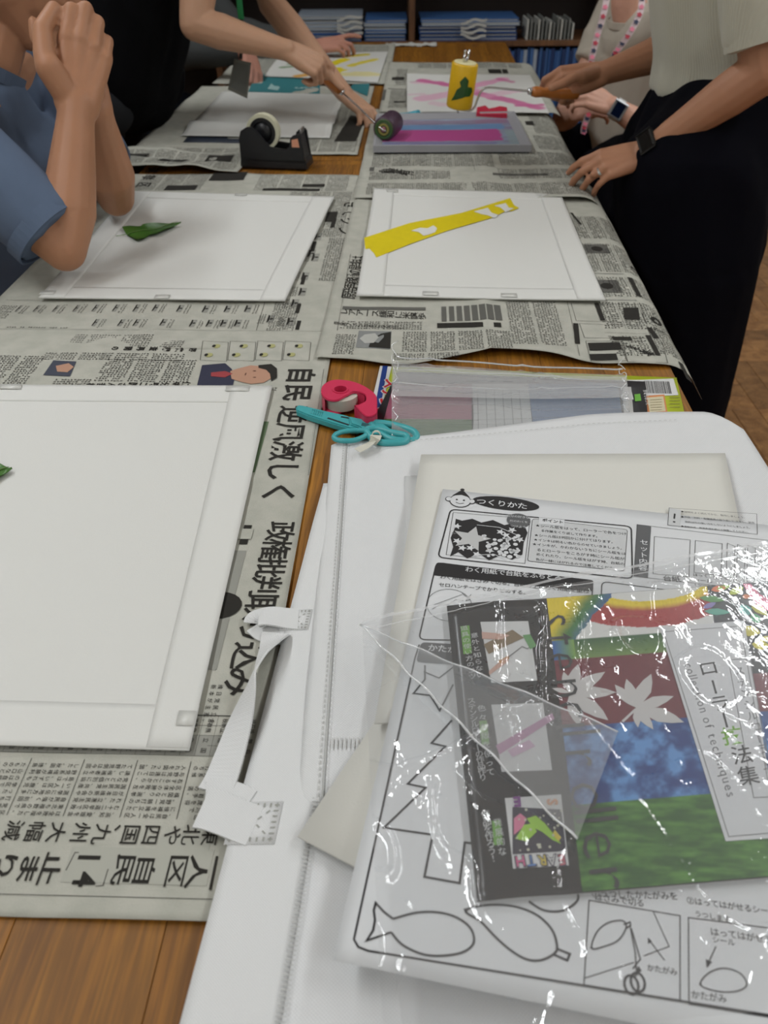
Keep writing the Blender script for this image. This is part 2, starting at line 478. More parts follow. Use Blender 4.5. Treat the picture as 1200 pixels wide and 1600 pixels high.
# floor: slab with the parquet blocks that can be seen laid on it one by one
struct(box('floor', -3.0, 3.2, -2.25, 4.75, -0.06, -0.004, mat('floor_base', srgb(104, 68, 36), 0.5, var=0.2, vscale=14)))
floor_o = bpy.data.objects['floor']
blocks = {}
TS = 0.30; NB = 4
for o_ in (0, 1):
    bm = bmesh.new(); wd = TS / NB
    bm_box(bm, -TS / 2 + 0.0006, TS / 2 - 0.0006, -wd / 2 + 0.0006, wd / 2 - 0.0006, -0.004, 0.0, 0.0008)
    me = bpy.data.meshes.new('block'); bm.to_mesh(me); bm.free(); me.materials.append(floor_w); blocks[o_] = me
rest = bmesh.new(); first = True
for i in range(-10, 11):
    for j in range(-7, 16):
        cx0, cy0 = i * TS + 0.05, j * TS + 0.1
        if not (-2.9 < cx0 < 3.0 and -2.1 < cy0 < 4.6): continue
        near = 0.75 < cx0 < 2.0 and 1.2 < cy0 < 4.0
        for k in range(NB):
            off = (k - (NB - 1) / 2) * TS / NB
            rot = (i + j) % 2
            p = (cx0 - off, cy0, 0) if rot else (cx0, cy0 + off, 0)
            if near:
                o = bpy.data.objects.new('parquet_block', blocks[0]); COL.objects.link(o); o.parent = floor_o
                o.location = p; o.rotation_euler = (0, 0, math.pi / 2 if rot else 0)
            else:
                a, b = (TS / NB / 2, TS / 2) if rot else (TS / 2, TS / NB / 2)
                bm_box(rest, p[0] - a + 0.0006, p[0] + a - 0.0006, p[1] - b + 0.0006, p[1] + b - 0.0006, -0.004, 0)
o = bm_obj('parquet', rest, floor_w, floor_o); o['kind'] = 'stuff'

# tables: two of them end to end, tops of glued boards
TA = -0.044
T1 = np.array([math.cos(TA), math.sin(TA)]); T2 = np.array([-math.sin(TA), math.cos(TA)])
TO = np.array([0.380, 0.95]); TWID = 0.96
def tb(u, v): return TO + T1 * u + T2 * v
def table(name, v0, v1, label):
    c = tb(-TWID / 2, (v0 + v1) / 2)
    e = empty(name, (c[0], c[1], 0), TA, label, 'table')
    L_ = (v1 - v0) / 2; Wd = TWID / 2
    x = -Wd
    r = random.Random(name + label)
    while x < Wd - 0.001:
        w = r.choice((0.055, 0.07, 0.08, 0.095, 0.11)); x2 = min(Wd, x + w)
        if Wd - x2 < 0.03: x2 = Wd
        bm = bmesh.new(); bm_box(bm, x + 0.0002, x2 - 0.0002, -L_ + 0.03, L_ - 0.03, TABLE_Z - 0.028, TABLE_Z, 0.0004)
        o = bm_obj('board', bm, table_w, e, world=False); o.location = (0, 0, 0)
        x = x2
    for s in (-1, 1):
        bm = bmesh.new(); bm_box(bm, -Wd, Wd, s * L_ - (0.03 if s > 0 else 0) + 0.0002, s * L_ + (0.03 if s < 0 else 0) - 0.0002, TABLE_Z - 0.028, TABLE_Z, 0.0006)
        bm_obj('end_board', bm, table_w, e, world=False)
    bm = bmesh.new()
    for s in (-1, 1):
        bm_box(bm, s * (Wd - 0.06) - 0.01, s * (Wd - 0.06) + 0.01, -L_ + 0.08, L_ - 0.08, TABLE_Z - 0.10, TABLE_Z - 0.0285)
        bm_box(bm, -Wd + 0.05, Wd - 0.05, s * (L_ - 0.08) - 0.01, s * (L_ - 0.08) + 0.01, TABLE_Z - 0.10, TABLE_Z - 0.0285)
    bm_obj('apron', bm, dark_m, e, world=False)
    for sx in (-1, 1):
        for sy in (-1, 1):
            bm = bmesh.new(); bm_box(bm, sx * (Wd - 0.07) - 0.03, sx * (Wd - 0.07) + 0.03, sy * (L_ - 0.09) - 0.03, sy * (L_ - 0.09) + 0.03, 0, TABLE_Z - 0.0285, 0.003)
            bm_obj('leg', bm, dark_m, e, world=False)
    return e
table('wooden_table', -0.86, 1.000, 'brown wooden table in the foreground under the tote bag and nearest newspapers')
table('wooden_table', 1.003, 2.745, 'brown wooden table at the far end in front of the bookshelf')

# bookshelf along the back
BY = 4.05
bs = empty('bookshelf', (0.2, BY, 0), 0, 'dark open wooden bookshelf behind the far end of the table', 'bookshelf')
def shp(name, *a, m=shelf_w): return box(name, *a, m, bs, 0.001)
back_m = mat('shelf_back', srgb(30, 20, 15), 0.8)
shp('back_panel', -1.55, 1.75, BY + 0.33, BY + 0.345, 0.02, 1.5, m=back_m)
for x in (-1.55, -0.73, 0.125, 1.0, 1.73): shp('divider', x, x + 0.026, BY, BY + 0.33, 0.02, 1.5)
for z in (0.02, 0.315, 0.655, 1.05, 1.5): shp('shelf', -1.55, 1.756, BY + 0.002, BY + 0.33, z, z + 0.022)
blue = [mat('folder_blue', srgb(38, 78, 132), 0.5), mat('folder_deep_blue', srgb(24, 48, 92), 0.5), mat('folder_pale', srgb(150, 160, 172), 0.5), mat('folder_mid_blue', srgb(58, 96, 148), 0.5)]
pagew = mat('page_edges', (0.62, 0.62, 0.58), 0.8)
def folder_flat(x0, x1, y0, z0, t, m, label, group):
    e = empty('folder', ((x0 + x1) / 2, y0, z0), 0, label, 'folder', group)
    bm = bmesh.new()
    bm_box(bm, x0, x1, y0, y0 + 0.24, z0, z0 + t * 0.30); bm_box(bm, x0, x1, y0, y0 + 0.24, z0 + t * 0.70, z0 + t)
    bm_box(bm, x0, x0 + 0.003, y0, y0 + 0.24, z0 + t * 0.30, z0 + t * 0.70)
    bm_obj('cover', bm, m, e)
    box('pages', x0 + 0.004, x1 - 0.004, y0 + 0.004, y0 + 0.236, z0 + t * 0.31, z0 + t * 0.69, pagew, e)
zz = 0.677
ORD = ['lowest flat folder of the %s', 'second flat folder from the bottom of the %s', 'third flat folder from the bottom of the %s', 'fourth flat folder from the bottom of the %s', 'fifth flat folder from the bottom of the %s', 'sixth flat folder from the bottom of the %s', 'topmost flat folder of the %s']
NTH = ['first', 'second', 'third', 'fourth', 'fifth', 'sixth', 'seventh', 'eighth', 'ninth', 'tenth', 'eleventh', 'twelfth', 'thirteenth', 'fourteenth', 'fifteenth', 'sixteenth', 'seventeenth', 'eighteenth', 'nineteenth', 'twentieth', 'twenty-first', 'twenty-second', 'twenty-third', 'twenty-fourth']
for gx, (x0, x1) in enumerate([(-0.36, -0.075), (-0.065, 0.12)]):
    z = zz; 
    for k in range(7 if gx == 0 else 6):
        t = 0.0135; dx = random.uniform(-0.006, 0.004)
        folder_flat(x0 + dx, x1 + dx - 0.004, BY + 0.012 + random.uniform(0, 0.01), z, t, random.choice(blue if k else blue[:1]),
                    ORD[k] % ('left stack on the bookshelf' if gx == 0 else 'stack left of the bookshelf divider'), ('left stack of flat folders' if gx == 0 else 'stack of flat folders by the divider'))
        z += t + 0.0004
z = zz
for k in range(6):
    t = 0.0135; dx = random.uniform(-0.008, 0.008)
    folder_flat(0.175 + dx, 0.60 + dx, BY + 0.012 + random.uniform(0, 0.01), z, t, blue[(0, 1, 0, 1, 2, 3)[k]], ORD[k] % 'wide stack right of the bookshelf divider', 'right stack of flat folders')
    z += t + 0.0004
zt = z
# curled white paper bundles tucked on the stacks
cur_m = mat('curled_paper', (0.50, 0.50, 0.46), 0.7)
for (xc, z0, nn, lab) in ((-0.13, 0.715, 4, 'curled white paper bundle between the left folder stacks'), (0.405, 0.70, 4, 'curled white paper bundle in front of the right folder stack')):
    e = empty('paper_bundle', (xc, BY - 0.02, z0), 0, lab, 'paper bundle')
    for k in range(nn):
        zz_ = z0 + 0.016 * k
        pts = [(xc - 0.055 + 0.011 * q, BY - 0.012 - 0.02 * math.sin(q / 10 * math.pi), zz_ + 0.006 * math.cos(q * 0.7 + k) + 0.0015 * q * (k - 1) * 0.5) for q in range(11)]
        ribbon('paper', pts, (0, 0, 1), 0.0095, cur_m, e, 0.001)
# upright folders in the lower bay
x = 0.985; k = 0
while x > 0.19:
    w = random.uniform(0.009, 0.017); h = random.uniform(0.296, 0.312); m = random.choice([blue[0], blue[1], blue[1], blue[3], blue[0], blue[2]] )
    y0 = BY + 0.008 + random.uniform(0, 0.012)
    o = box('folder', x - w + 0.0012, x, y0, y0 + 0.22, 0.3375, 0.3375 + h, m, None, 0.0008)
    cn = {'folder_blue': 'blue', 'folder_deep_blue': 'dark blue', 'folder_pale': 'pale grey', 'folder_mid_blue': 'medium blue'}[m.name]
    tag(o, ('upright %s folder, %s from the right end of the lower bay' % (cn, NTH[k])) if k < 24 else 'upright folder at the left of the lower bay, behind the table end', 'folder', 'upright folders in the lower bay')
    x -= w; k += 1
# loose magazines standing in the bay above
x = 0.64
for k in range(13):
    o = box('magazine', x, x + 0.006, BY + 0.01, BY + 0.16, 0.6775, 0.6775 + random.uniform(0.06, 0.085), mat('magazine_grey', srgb(120, 122, 118), 0.6) if k % 3 else cur_m)
    tag(o, 'small upright magazine, %s to the right of the wide folder stack' % NTH[k], 'magazine', 'magazines beside the right folder stack')
    x += 0.0165
# ================================================================ newspapers
def newsprint_mat():
    mt = mat('newsprint', srgb(176, 176, 164), 0.85, bump=0.15, bscale=900, spec=0.2)
    nt = mt.node_tree; N = nt.nodes; L = nt.links; p = N['Principled BSDF']
    tc = N.new('ShaderNodeTexCoord'); n = N.new('ShaderNodeTexNoise'); n.inputs['Scale'].default_value = 35; n.inputs['Detail'].default_value = 6
    L.new(tc.outputs['Object'], n.inputs[0])
    n2 = N.new('ShaderNodeTexNoise'); n2.inputs['Scale'].default_value = 900; n2.inputs['Detail'].default_value = 2; L.new(tc.outputs['Object'], n2.inputs[0])
    cr = N.new('ShaderNodeValToRGB'); cr.color_ramp.elements[0].position = 0.35; cr.color_ramp.elements[1].position = 0.65
    cr.color_ramp.elements[0].color = (*srgb(170, 170, 159), 1); cr.color_ramp.elements[1].color = (*srgb(181, 180, 169), 1)
    mx = N.new('ShaderNodeMath'); mx.operation = 'ADD'; mx.use_clamp = True; s2 = N.new('ShaderNodeMath'); s2.operation = 'MULTIPLY_ADD'
    s2.inputs[1].default_value = 0.35; s2.inputs[2].default_value = -0.17; L.new(n2.outputs['Fac'], s2.inputs[0])
    L.new(n.outputs['Fac'], mx.inputs[0]); L.new(s2.outputs[0], mx.inputs[1]); L.new(mx.outputs[0], cr.inputs[0])
    L.new(cr.outputs[0], p.inputs['Base Color']); return mt
news_m = newsprint_mat()
ink_m = mat('news_ink', srgb(44, 42, 38), 0.8, spec=0.2)
ink_grey = mat('news_ink_grey', srgb(96, 95, 90), 0.8, spec=0.2)
ink_light = mat('news_tint', srgb(146, 146, 138), 0.85, spec=0.2)
ink_fine = mat('news_fine_ink', srgb(54, 52, 49), 0.8, spec=0.2)

BODY = ('国民民主は富山、山梨、香川でそれぞれ議席を得た。立民は岩手、長野、三重での選挙区を落とした。野党系候補との一騎打ちの構図となった。'
        '年の前回選挙区で五つ敗えたのは自民は福井、山口などで勝利したものの、四国では全敗を喫した。東北も複数の県で自民が強く、前回選挙に伝地方に多い一人区は、'
        '鹿児島では、いずれも野党系候補が勝利した。秋田、徳島、高知、愛媛を含む十二選挙区で敗れた。立憲民主党が日本維新の会や国民民主党、共産党などと個別に協議し、'
        '候補者を立てた野党側は今回、自民は全一人区に候補を擁立した。野党一騎打ちの構図となり、選挙区全体の勝敗を左右することから、与野党は連日てこ入れを図った。')
load_glyphs(BODY)

def news(name, label, O, ang, w, h, z, seed, amp=0.0012, folds=(), bend=None, lift=None, nu=44, nv=56, edge=None):
    n1, n2 = Noise(seed), Noise(seed + 50)
    def hf(u, v):
        z_ = amp * (n1(u * 9 + seed, v * 7) + 0.45 * n2(u * 22, v * 19)) + amp
        for (ax, c, a, wd) in folds:
            d = (u if ax == 'u' else v) - c; z_ = z_ + a * np.exp(-np.abs(d) / wd)
        if lift is not None: z_ = z_ + lift(u, v)
        return z_
    S = Surf(O, ang, w, h, z, hf, bend)
    c = S.pos(w / 2, h / 2)
    e = empty('newspaper', (c[0], c[1], z), 0, label, 'newspaper', None)
    S.build('sheet', news_m, e, nu, nv, 0.00025, edge=edge)
    S.e = e; return S

def body(S, ik, u0, v0, u1, v1, size=0.0036, pitch=0.0056, dan=0.046, rot=-1, real=False, rules=None):
    """columns of set type; lines of each block run along u"""
    nb = max(1, int(round((u1 - u0) / dan))); d = (u1 - u0) / nb
    k = random.randrange(len(BODY))
    for b in range(nb):
        a0 = u0 + b * d + 0.0022; a1 = a0 + d - 0.0044
        nch = int((a1 - a0) / (size * 1.06)); st = (a1 - a0) / nch
        nl = int((v1 - v0) / pitch)
        us = a0 + (np.arange(nch) + 0.5) * st; vs = v0 + (np.arange(nl) + 0.5) * pitch
        if real:
            for v in vs:
                ln = nch if random.random() > 0.12 else random.randint(2, nch)
                for i in range(ln):
                    ch = BODY[k % len(BODY)]; k += 1
                    uu = us[nch - 1 - i] if rot < 0 else us[i]
                    ik.glyph(ch, uu, v, size, rot * math.pi / 2, 0.0, 0.95, 0.95)
        else:
            U, V = np.meshgrid(us, vs, indexing='ij'); keep = rng.random(U.shape) < 0.94
            ik.pseudo(U[keep], V[keep], size * 1.1)
        if rules is not None and b: rules.rect(u0 + b * d - 0.0002, v0 + 0.001, u0 + b * d + 0.0002, v1 - 0.001)

def portrait(S, ik_d, ik_g, ik_l, u0, v0, u1, v1, ang=0.0, hair=True):
    """a generic grey printed portrait: ground, shoulders, head, hair"""
    cu, cv = (u0 + u1) / 2, (v0 + v1) / 2; w, h = abs(u1 - u0), abs(v1 - v0)
    ik_l.rect(u0, v0, u1, v1)
    def P(x, y):   # x across, y up the picture, -1..1; the picture's up is turned by ang
        x *= w / 2; y *= h / 2
        if abs(math.sin(ang)) > 0.5: x, y = x * h / w, y * w / h
        return (cu + math.cos(ang) * x - math.sin(ang) * y, cv + math.sin(ang) * x + math.cos(ang) * y)
    ik_d.poly([P(-0.95, -1), P(-0.8, -0.5), P(-0.25, -0.3), P(0.25, -0.3), P(0.8, -0.5), P(0.95, -1)])
    r = min(w, h) * 0.24; c = P(0, 0.15)
    if hair:
        c2 = P(0, 0.34); ik_d.disc(c2[0], c2[1], r * 1.1, r * 1.0)
    ik_g.disc(c[0], c[1], r, r * 1.15 if abs(math.sin(ang)) < 0.5 else r)

def inks(S): return {k: Ink(S, e) for k, e in (('tint', 0.0004), ('fine', 0.0006), ('grey', 0.0006), ('dark', 0.0008), ('head', 0.0007))}
def finish(S, I, names=None):
    for k, mt_, nm in (('tint', ink_light, 'tinted_print'), ('fine', ink_fine, 'body_text'), ('grey', ink_grey, 'grey_print'), ('dark', ink_m, 'photo_print'), ('head', ink_m, 'headline')):
        I[k].build(nm, mt_, S.e)
CW = -math.pi / 2; CCW = math.pi / 2

# --- nearest sheet, left: front page lying on its side
N2 = news('newspaper', 'newspaper with rows of small portraits and a comic strip, under the leaf sheet', (-0.605, 1.030), -0.045, 0.56, 0.845, 0.7204, 21, 0.0013, folds=(('u', 0.27, 0.002, 0.02), ('v', 0.42, 0.002, 0.02)))
N1 = news('newspaper', 'front page newspaper with the largest black headlines under the nearest white sheet', (-0.645, 0.256), -0.036, 0.548, 0.832, 0.7220, 11, 0.0008, folds=(('v', 0.47, 0.0018, 0.012), ('u', 0.30, 0.001, 0.02)), nu=70, nv=130,
          lift=lambda u, v: 0.0016 * np.exp(-(v / 0.02)) * (0.5 + 0.5 * np.sin(u * 40)))
S = N1; I = inks(S)
def P1(px, py): return S.uv(px, py)
# headline running down the right side
txt = '自民逆風激しく'; pos = [(472, 590), (463, 620), (451, 660), (444, 689), (433, 724), (428, 752)]
def headline(txt, a, b, size, rot, bold=0.02, sx=1.0, sy=1.0, key='head'):
    (ua, va), (ub, vb) = S.uv(*a), S.uv(*b); n = len(txt) - 1
    I[key].line_text(txt, ua, va, (ub - ua) / n, (vb - va) / n, size, rot, bold, sx, sy)
def gone(c, u, v, size, sy, rot, bold, key):
    if key == 'head' and S is N1:
        q = Ink(S, 0.0007); q.glyph(c, u, v, size, rot, bold, 1.0, sy); q.build('headline_character', ink_m, S.e)
    else: I[key].glyph(c, u, v, size, rot, bold, 1.0, sy)
def gpx(items, size, sy, rot=CW, bold=0.012, key='head'):
    for c, x, y in items:
        u, v = S.uv(x, y); gone(c, u, v, size, sy, rot, bold, key)
def gspan(txt, a, b, size, sy, rot=CW, bold=0.012, key='head'):
    (ua, va), (ub, vb) = S.uv(*a), S.uv(*b); n = max(1, len(txt) - 1)
    for i, c in enumerate(txt): gone(c, ua + (ub - ua) * i / n, va + (vb - va) * i / n, size, sy, rot, bold, key)
gpx([('自', 468, 588), ('民', 463, 615)], 0.040, 0.90, CW, 0.022)
gspan('逆風激しく', (455, 648), (433, 771), 0.038, 0.95, CW, 0.013)
gspan('政権批判取り込み', (436, 831), (374, 1066), 0.029, 0.98, CW, 0.010)
I['head'].rect(*S.uv(374, 852), *S.uv(394, 822)); 
I2 = Ink(S, 0.0010)
u_, v_ = S.uv(385, 836); I2.rect(u_ - 0.008, v_ - 0.008, u_ + 0.006, v_ + 0.008); I2.build('printed_box', news_m, S.e)
# portrait half hidden under the white sheet
ua, va = S.uv(322, 1048); ub, vb = S.uv(392, 862)
I['tint'].rect(ua - 0.14, va, ub - 0.004, vb)
u_, v_ = S.uv(345, 948); I['dark'].disc(u_ - 0.002, v_, 0.021, 0.017)
# green cover photo edge beside the upper headline
gi = Ink(S, 0.0006); u_, v_ = S.uv(424, 660); u2_, v2_ = S.uv(404, 740); gi.rect(u_ - 0.16, v2_, u_ - 0.003, v_); gi.build('green_photo_print', mat('green_print', srgb(84, 104, 74), 0.8), S.e)
# thin rule and dateline along the page top
for (y0, y1) in ((575, 745),):
    a = S.uv(506, y0 + 4); b = S.uv(482, y1); I['fine'].stroke([a, b], 0.0004)
load_glyphs('2025年7月21日月曜日第一面総合')
a = S.uv(513, 590); I['fine'].line_text('2025年7月21日', a[0], a[1], 0, -0.0042, 0.003, CW)
a = S.uv(497, 650); I['fine'].line_text('月曜日', a[0], a[1], 0, -0.0042, 0.003, CW)
# small caption block and the table of results
a = S.uv(318, 1118); b = S.uv(350, 1060)
body(S, I['fine'], a[0] - 0.003, a[1] - 0.01, b[0] + 0.004, b[1], 0.0045, 0.0068, 0.05, -1, True)
# ruled table
a = S.uv(-20, 1178); u_l, vtop = a[0], S.uv(345, 1120)[1]; ur = S.uv(396, 1125)[0]; vbot = S.uv(330, 1183)[1]
I['fine'].rect(u_l, vtop, ur, vtop + 0.0006)
rows = np.linspace(vtop, vbot, 5)
I['tint'].rect(u_l, rows[4] , ur, rows[2])
for r_ in rows: I['fine'].stroke([(u_l, r_), (ur, r_)], 0.0003)
u_ = u_l; k = 0
load_glyphs('自民無立国維共青森岩手宮城秋田山形福島茨栃木群埼玉千葉新潟富石川井梨長野岐阜静岡')
names_ = '秋山福栃群新富石梨長岐静青岩宮'
while u_ < ur:
    I['fine'].stroke([(u_, vbot), (u_, vtop)], 0.0002)
    cu_ = u_ + 0.0055
    I['fine'].glyph(names_[k % 15], cu_, rows[0] - 0.0045, 0.004, CW); I['fine'].glyph('田形島木馬潟山川梨野阜岡森手城'[k % 15] if False else names_[(k + 5) % 15], cu_, rows[0] - 0.009, 0.004, CW)
    for q in (1, 2, 3): I['fine'].glyph('自無立国維自自'[(k * q + q) % 7], cu_, (rows[q] + rows[q + 1]) / 2, 0.0044, CW)
    u_ += 0.011; k += 1
# body text under the table
v1_ = vbot - 0.004; v0_ = S.uv(330, 1285)[1]
body(S, I['fine'], S.uv(-60, 1240)[0], v0_, ur, v1_, 0.0039, 0.0055, 0.0425, -1, True, I['fine'])
# two lines of headline at the foot, reading leftwards
gpx([('東', 328, 1307), ('北', 297, 1306), ('や', 268, 1307), ('四', 235, 1306), ('国', 203, 1306), ('、', 188, 1306), ('九', 158, 1305), ('州', 125, 1303), ('大', 88, 1302), ('幅', 54, 1301), ('減', 20, 1299)], 0.0148, 0.80, CW, 0.004)
gpx([('一', 332, 1366), ('人', 307, 1364), ('区', 275, 1362), ('自', 225, 1362), ('民', 192, 1361), ('止', 78, 1359), ('ま', 44, 1358), ('り', 8, 1354)], 0.0225, 0.58, CW, 0.012)
gpx([('1', 140, 1342), ('4', 133, 1376)], 0.019, 1.0, CW, 0.02)
for q in (((104, 1362), (118, 1334), (124, 1334)), ((150, 1387), (162, 1386), (170, 1360))): I['fine'].stroke([S.uv(*p) for p in q], 0.0005)
# ground tint behind the foot headlines, foot rule
I['fine'].stroke([S.uv(-60, 1397), S.uv(345, 1408)], 0.0004)
gl = Ink(S, 0.0004); 
for (x0, y0, x1, y1) in ((95, 1380, 335, 1330), (240, 1345, 330, 1312)):
    a = S.uv(x0, y0); b = S.uv(x1, y1); gl.rect(a[0], a[1], b[0], b[1])
gl.build('ground_tint_print', mat('show_through', srgb(170, 170, 159), 0.85), S.e)
# upper strip, above the white sheet: text, small photo, comic strip, colour portrait
def pxrect(ik, x0, y0, x1, y1):
    a = S.uv(x0, y1); b = S.uv(x1, y0); ik.rect(a[0], a[1], b[0], b[1])
a = S.uv(-80, 600); b = S.uv(305, 548)
body(S, I['fine'], S.uv(64, 560)[0], S.uv(100, 564)[1], S.uv(290, 560)[0], S.uv(100, 552)[1], 0.0036, 0.0055, 0.045, -1)
body(S, I['fine'], S.uv(380, 606)[0], S.uv(400, 612)[1] , S.uv(436, 606)[0], S.uv(436, 604)[1], 0.003, 0.005, 0.045, -1)
body(S, I['fine'], a[0], a[1], S.uv(62, 575)[0], S.uv(30, 556)[1], 0.0036, 0.0052, 0.04, -1)
body(S, I['fine'], S.uv(148, 590)[0], S.uv(200, 598)[1], S.uv(300, 590)[0], S.uv(200, 560)[1], 0.0036, 0.0052, 0.045, -1)
body(S, I['fine'], S.uv(80, 600)[0], S.uv(100, 606)[1], S.uv(150, 590)[0], S.uv(100, 592)[1], 0.0036, 0.0052, 0.045, -1)
headline('保守分裂二階さん苦杯', (290, 601), (140, 604), 0.011, CW, 0.03)
headline('医療調査再開の', (300, 548), (180, 546), 0.011, CW, 0.03)
# colour portrait: dark suit, red tie, skin, hair, lying on its side
a = S.uv(309, 603); b = S.uv(432, 570)
suit = Ink(S, 0.0007); skin_ = Ink(S, 0.0009); tie = Ink(S, 0.0010); hair_ = Ink(S, 0.0011)
pw = lambda *pts: [S.uv(*p) for p in pts]
suit.poly(pw((308, 604), (316, 572), (352, 569), (362, 578), (368, 590), (364, 604)))
tie.poly(pw((330, 584), (352, 582), (364, 586), (352, 592), (330, 590)))
skin_.poly(pw((360, 582), (372, 578), (392, 573), (412, 575), (424, 583), (424, 593), (412, 600), (392, 602), (374, 598), (362, 594)))
hair_.poly(pw((404, 573), (424, 571), (433, 578), (433, 592), (424, 598), (422, 586), (416, 580), (404, 577)))
suit.build('suit_print', mat('print_navy', srgb(38, 40, 62), 0.8), S.e); skin_.build('face_print', mat('print_skin', srgb(178, 136, 112), 0.8), S.e)
tie.build('tie_print', mat('print_red', srgb(150, 54, 58), 0.8), S.e); hair_.build('hair_print', ink_m, S.e)
ft = Ink(S, 0.0013)
for q in ((398, 582), (398, 592)): a = S.uv(*q); ft.disc(a[0], a[1], 0.0022, 0.0011)
a = S.uv(384, 587); ft.disc(a[0], a[1], 0.0008, 0.004)
ft.build('face_lines', mat('print_brown', srgb(96, 62, 48), 0.8), S.e)
# photo at left
ph = Ink(S, 0.0008); ph.poly(pw((68, 588), (84, 565), (120, 567), (110, 590))); ph.build('photo_print', mat('print_darkblue', srgb(58, 62, 76), 0.8), S.e)
ph = Ink(S, 0.0011); ph.poly(pw((88, 574), (108, 570), (116, 576), (106, 584), (90, 583))); ph.build('face_print', mat('print_skin', srgb(178, 136, 112), 0.8), S.e)
finish(S, I)

# --- second sheet, left (under the elbows)
S = N2; I = inks(S)
body(S, I['fine'], S.uv(60, 500)[0], S.uv(200, 545)[1], S.uv(300, 520)[0], S.uv(200, 524)[1], 0.0036, 0.0055, 0.05, -1)
# comic strip (on the front page sheet's far edge)
S = N1; I_keep = I; I = inks(S)
for k in range(4):
    x0 = 313 + 43 * k; x1 = x0 + 40
    q = pw((x0, 564), (x0 + 4, 534), (x1 + 4, 536), (x1 + 1, 566)); I['fine'].stroke(q, 0.0005, True)
    hd = Ink(S, 0.0006); c1 = S.uv(x0 + 14, 556); c2 = S.uv(x0 + 26, 542); hd.disc(c1[0], c1[1], 0.005, 0.006); hd.disc(c2[0], c2[1], 0.0048, 0.006)
    hd.build('comic_figure', mat('comic_tone', srgb(166, 164, 110), 0.8), S.e)
    for c in (c1, c2): I['dark'].disc(c[0] - 0.004, c[1], 0.0025, 0.004)
finish(S, I); S = N2; I = I_keep
# rows of small portraits with captions
for row, (y, xs) in enumerate(((483, (30, 58, 88, 120, 150, 182, 214, 244, 282, 322, 356, 388)), (506, (150, 190, 214, 256, 302, 328, 350, 372)))):
    for x in xs:
        a = S.uv(x - 7, y + 6); b = S.uv(x + 7, y - 5)
        portrait(S, I['dark'], I['grey'], I['tint'], a[0], a[1], b[0], b[1], CW)
        body(S, I['fine'], b[0] + 0.001 - 0.0, a[1] - 0.006, b[0] + 0.014, b[1] + 0.002, 0.0028, 0.0042, 0.014, -1)
for (x, y) in ((488, 398), (478, 434), (474, 458), (462, 476), (455, 504), (424, 500), (498, 372), (494, 404)):
    a = S.uv(x - 8, y + 6); b = S.uv(x + 6, y - 6)
    portrait(S, I['dark'], I['grey'], I['tint'], a[0], a[1], b[0], b[1], CW)
    body(S, I['fine'], a[0] - 0.016, a[1] - 0.004, a[0] - 0.001, b[1] + 0.004, 0.0028, 0.0042, 0.015, -1)
for (x, y) in ((490, 388), (474, 440), (466, 484), (466, 510), (521, 350)):
    a = S.uv(x - 5, y + 7); b = S.uv(x + 5, y - 7); I['dark'].rect(a[0], a[1], b[0], b[1])
I['fine'].stroke([S.uv(400, 520), S.uv(414, 474)], 0.0006)
I['fine'].stroke([S.uv(10, 470), S.uv(400, 474)], 0.0005); I['fine'].stroke([S.uv(0, 522), S.uv(480, 526)], 0.0005)
gspan('きてクン', (547, 322), (538, 362), 0.040, 0.75, CW, 0.01)
gspan('小選挙区', (244, 256), (224, 290), 0.035, 0.85, CW, 0.01)
# text above the leaf sheet
body(S, I['fine'], S.uv(205, 296)[0], S.uv(300, 299)[1], S.uv(320, 290)[0], S.uv(300, 272)[1], 0.0036, 0.0065, 0.05, -1)
body(S, I['fine'], S.uv(395, 296)[0], S.uv(420, 299)[1], S.uv(545, 290)[0], S.uv(420, 274)[1], 0.0036, 0.0065, 0.05, -1)
for q in ((326, 284, 388, 272), (256, 298, 310, 291), (472, 293, 508, 289), (410, 299, 500, 296)):
    pxrect(I['dark'], q[0], q[3], q[2], q[1])
body(S, I['fine'], S.uv(500, 420)[0], S.uv(500, 440)[1], S.uv(535, 420)[0], S.uv(500, 372)[1], 0.0036, 0.0055, 0.03, -1)
body(S, I['fine'], S.uv(430, 470)[0], S.uv(470, 520)[1], S.uv(475, 470)[0], S.uv(470, 474)[1], 0.0032, 0.005, 0.03, -1)
body(S, I['fine'], S.uv(400, 420)[0], S.uv(515, 372)[1], S.uv(525, 420)[0], S.uv(530, 300)[1], 0.0036, 0.0058, 0.045, -1)
body(S, I['fine'], S.uv(20, 500)[0], S.uv(60, 520)[1], S.uv(120, 500)[0], S.uv(60, 512)[1], 0.0034, 0.0055, 0.03, -1)
body(S, I['fine'], S.uv(0, 480)[0], S.uv(20, 500)[1], S.uv(30, 480)[0], S.uv(30, 476)[1], 0.0034, 0.0055, 0.03, -1)
pxrect(I['dark'], 512, 348, 524, 332)
finish(S, I)

# --- right-hand sheet, drooping over the table edge
bx = lambda v: 0.462 + 0 * v
N3 = news('newspaper', 'newspaper under the yellow striped sheet, its corner drooping off the table edge', (-0.090, 0.978), -0.052, 0.548, 0.83, 0.7228, 31, 0.0022,
          folds=(('u', 0.235, 0.004, 0.018), ('u', 0.01, 0.002, 0.01)), bend=(bx, 0.05, 1.05), nu=70, nv=70,
          lift=lambda u, v: np.exp(-v / 0.05) * (0.010 * np.exp(-((u - 0.28) / 0.07) ** 2) + 0.003 * np.sin(u * 25) ** 2),
          edge=lambda U, V: (U, V + np.exp(-V / 0.06) * (0.028 * np.exp(-((U - 0.26) / 0.07) ** 2) - 0.012 * np.exp(-((U - 0.10) / 0.06) ** 2))))
S = N3; I = inks(S)
gspan('原発再稼働の是非は', (546, 464), (561, 406), 0.0215, 1.1, CCW, 0.006)
gspan('レアアース緩和に米譲歩', (539, 488), (660, 496), 0.025, 0.47, CCW, 0.004)
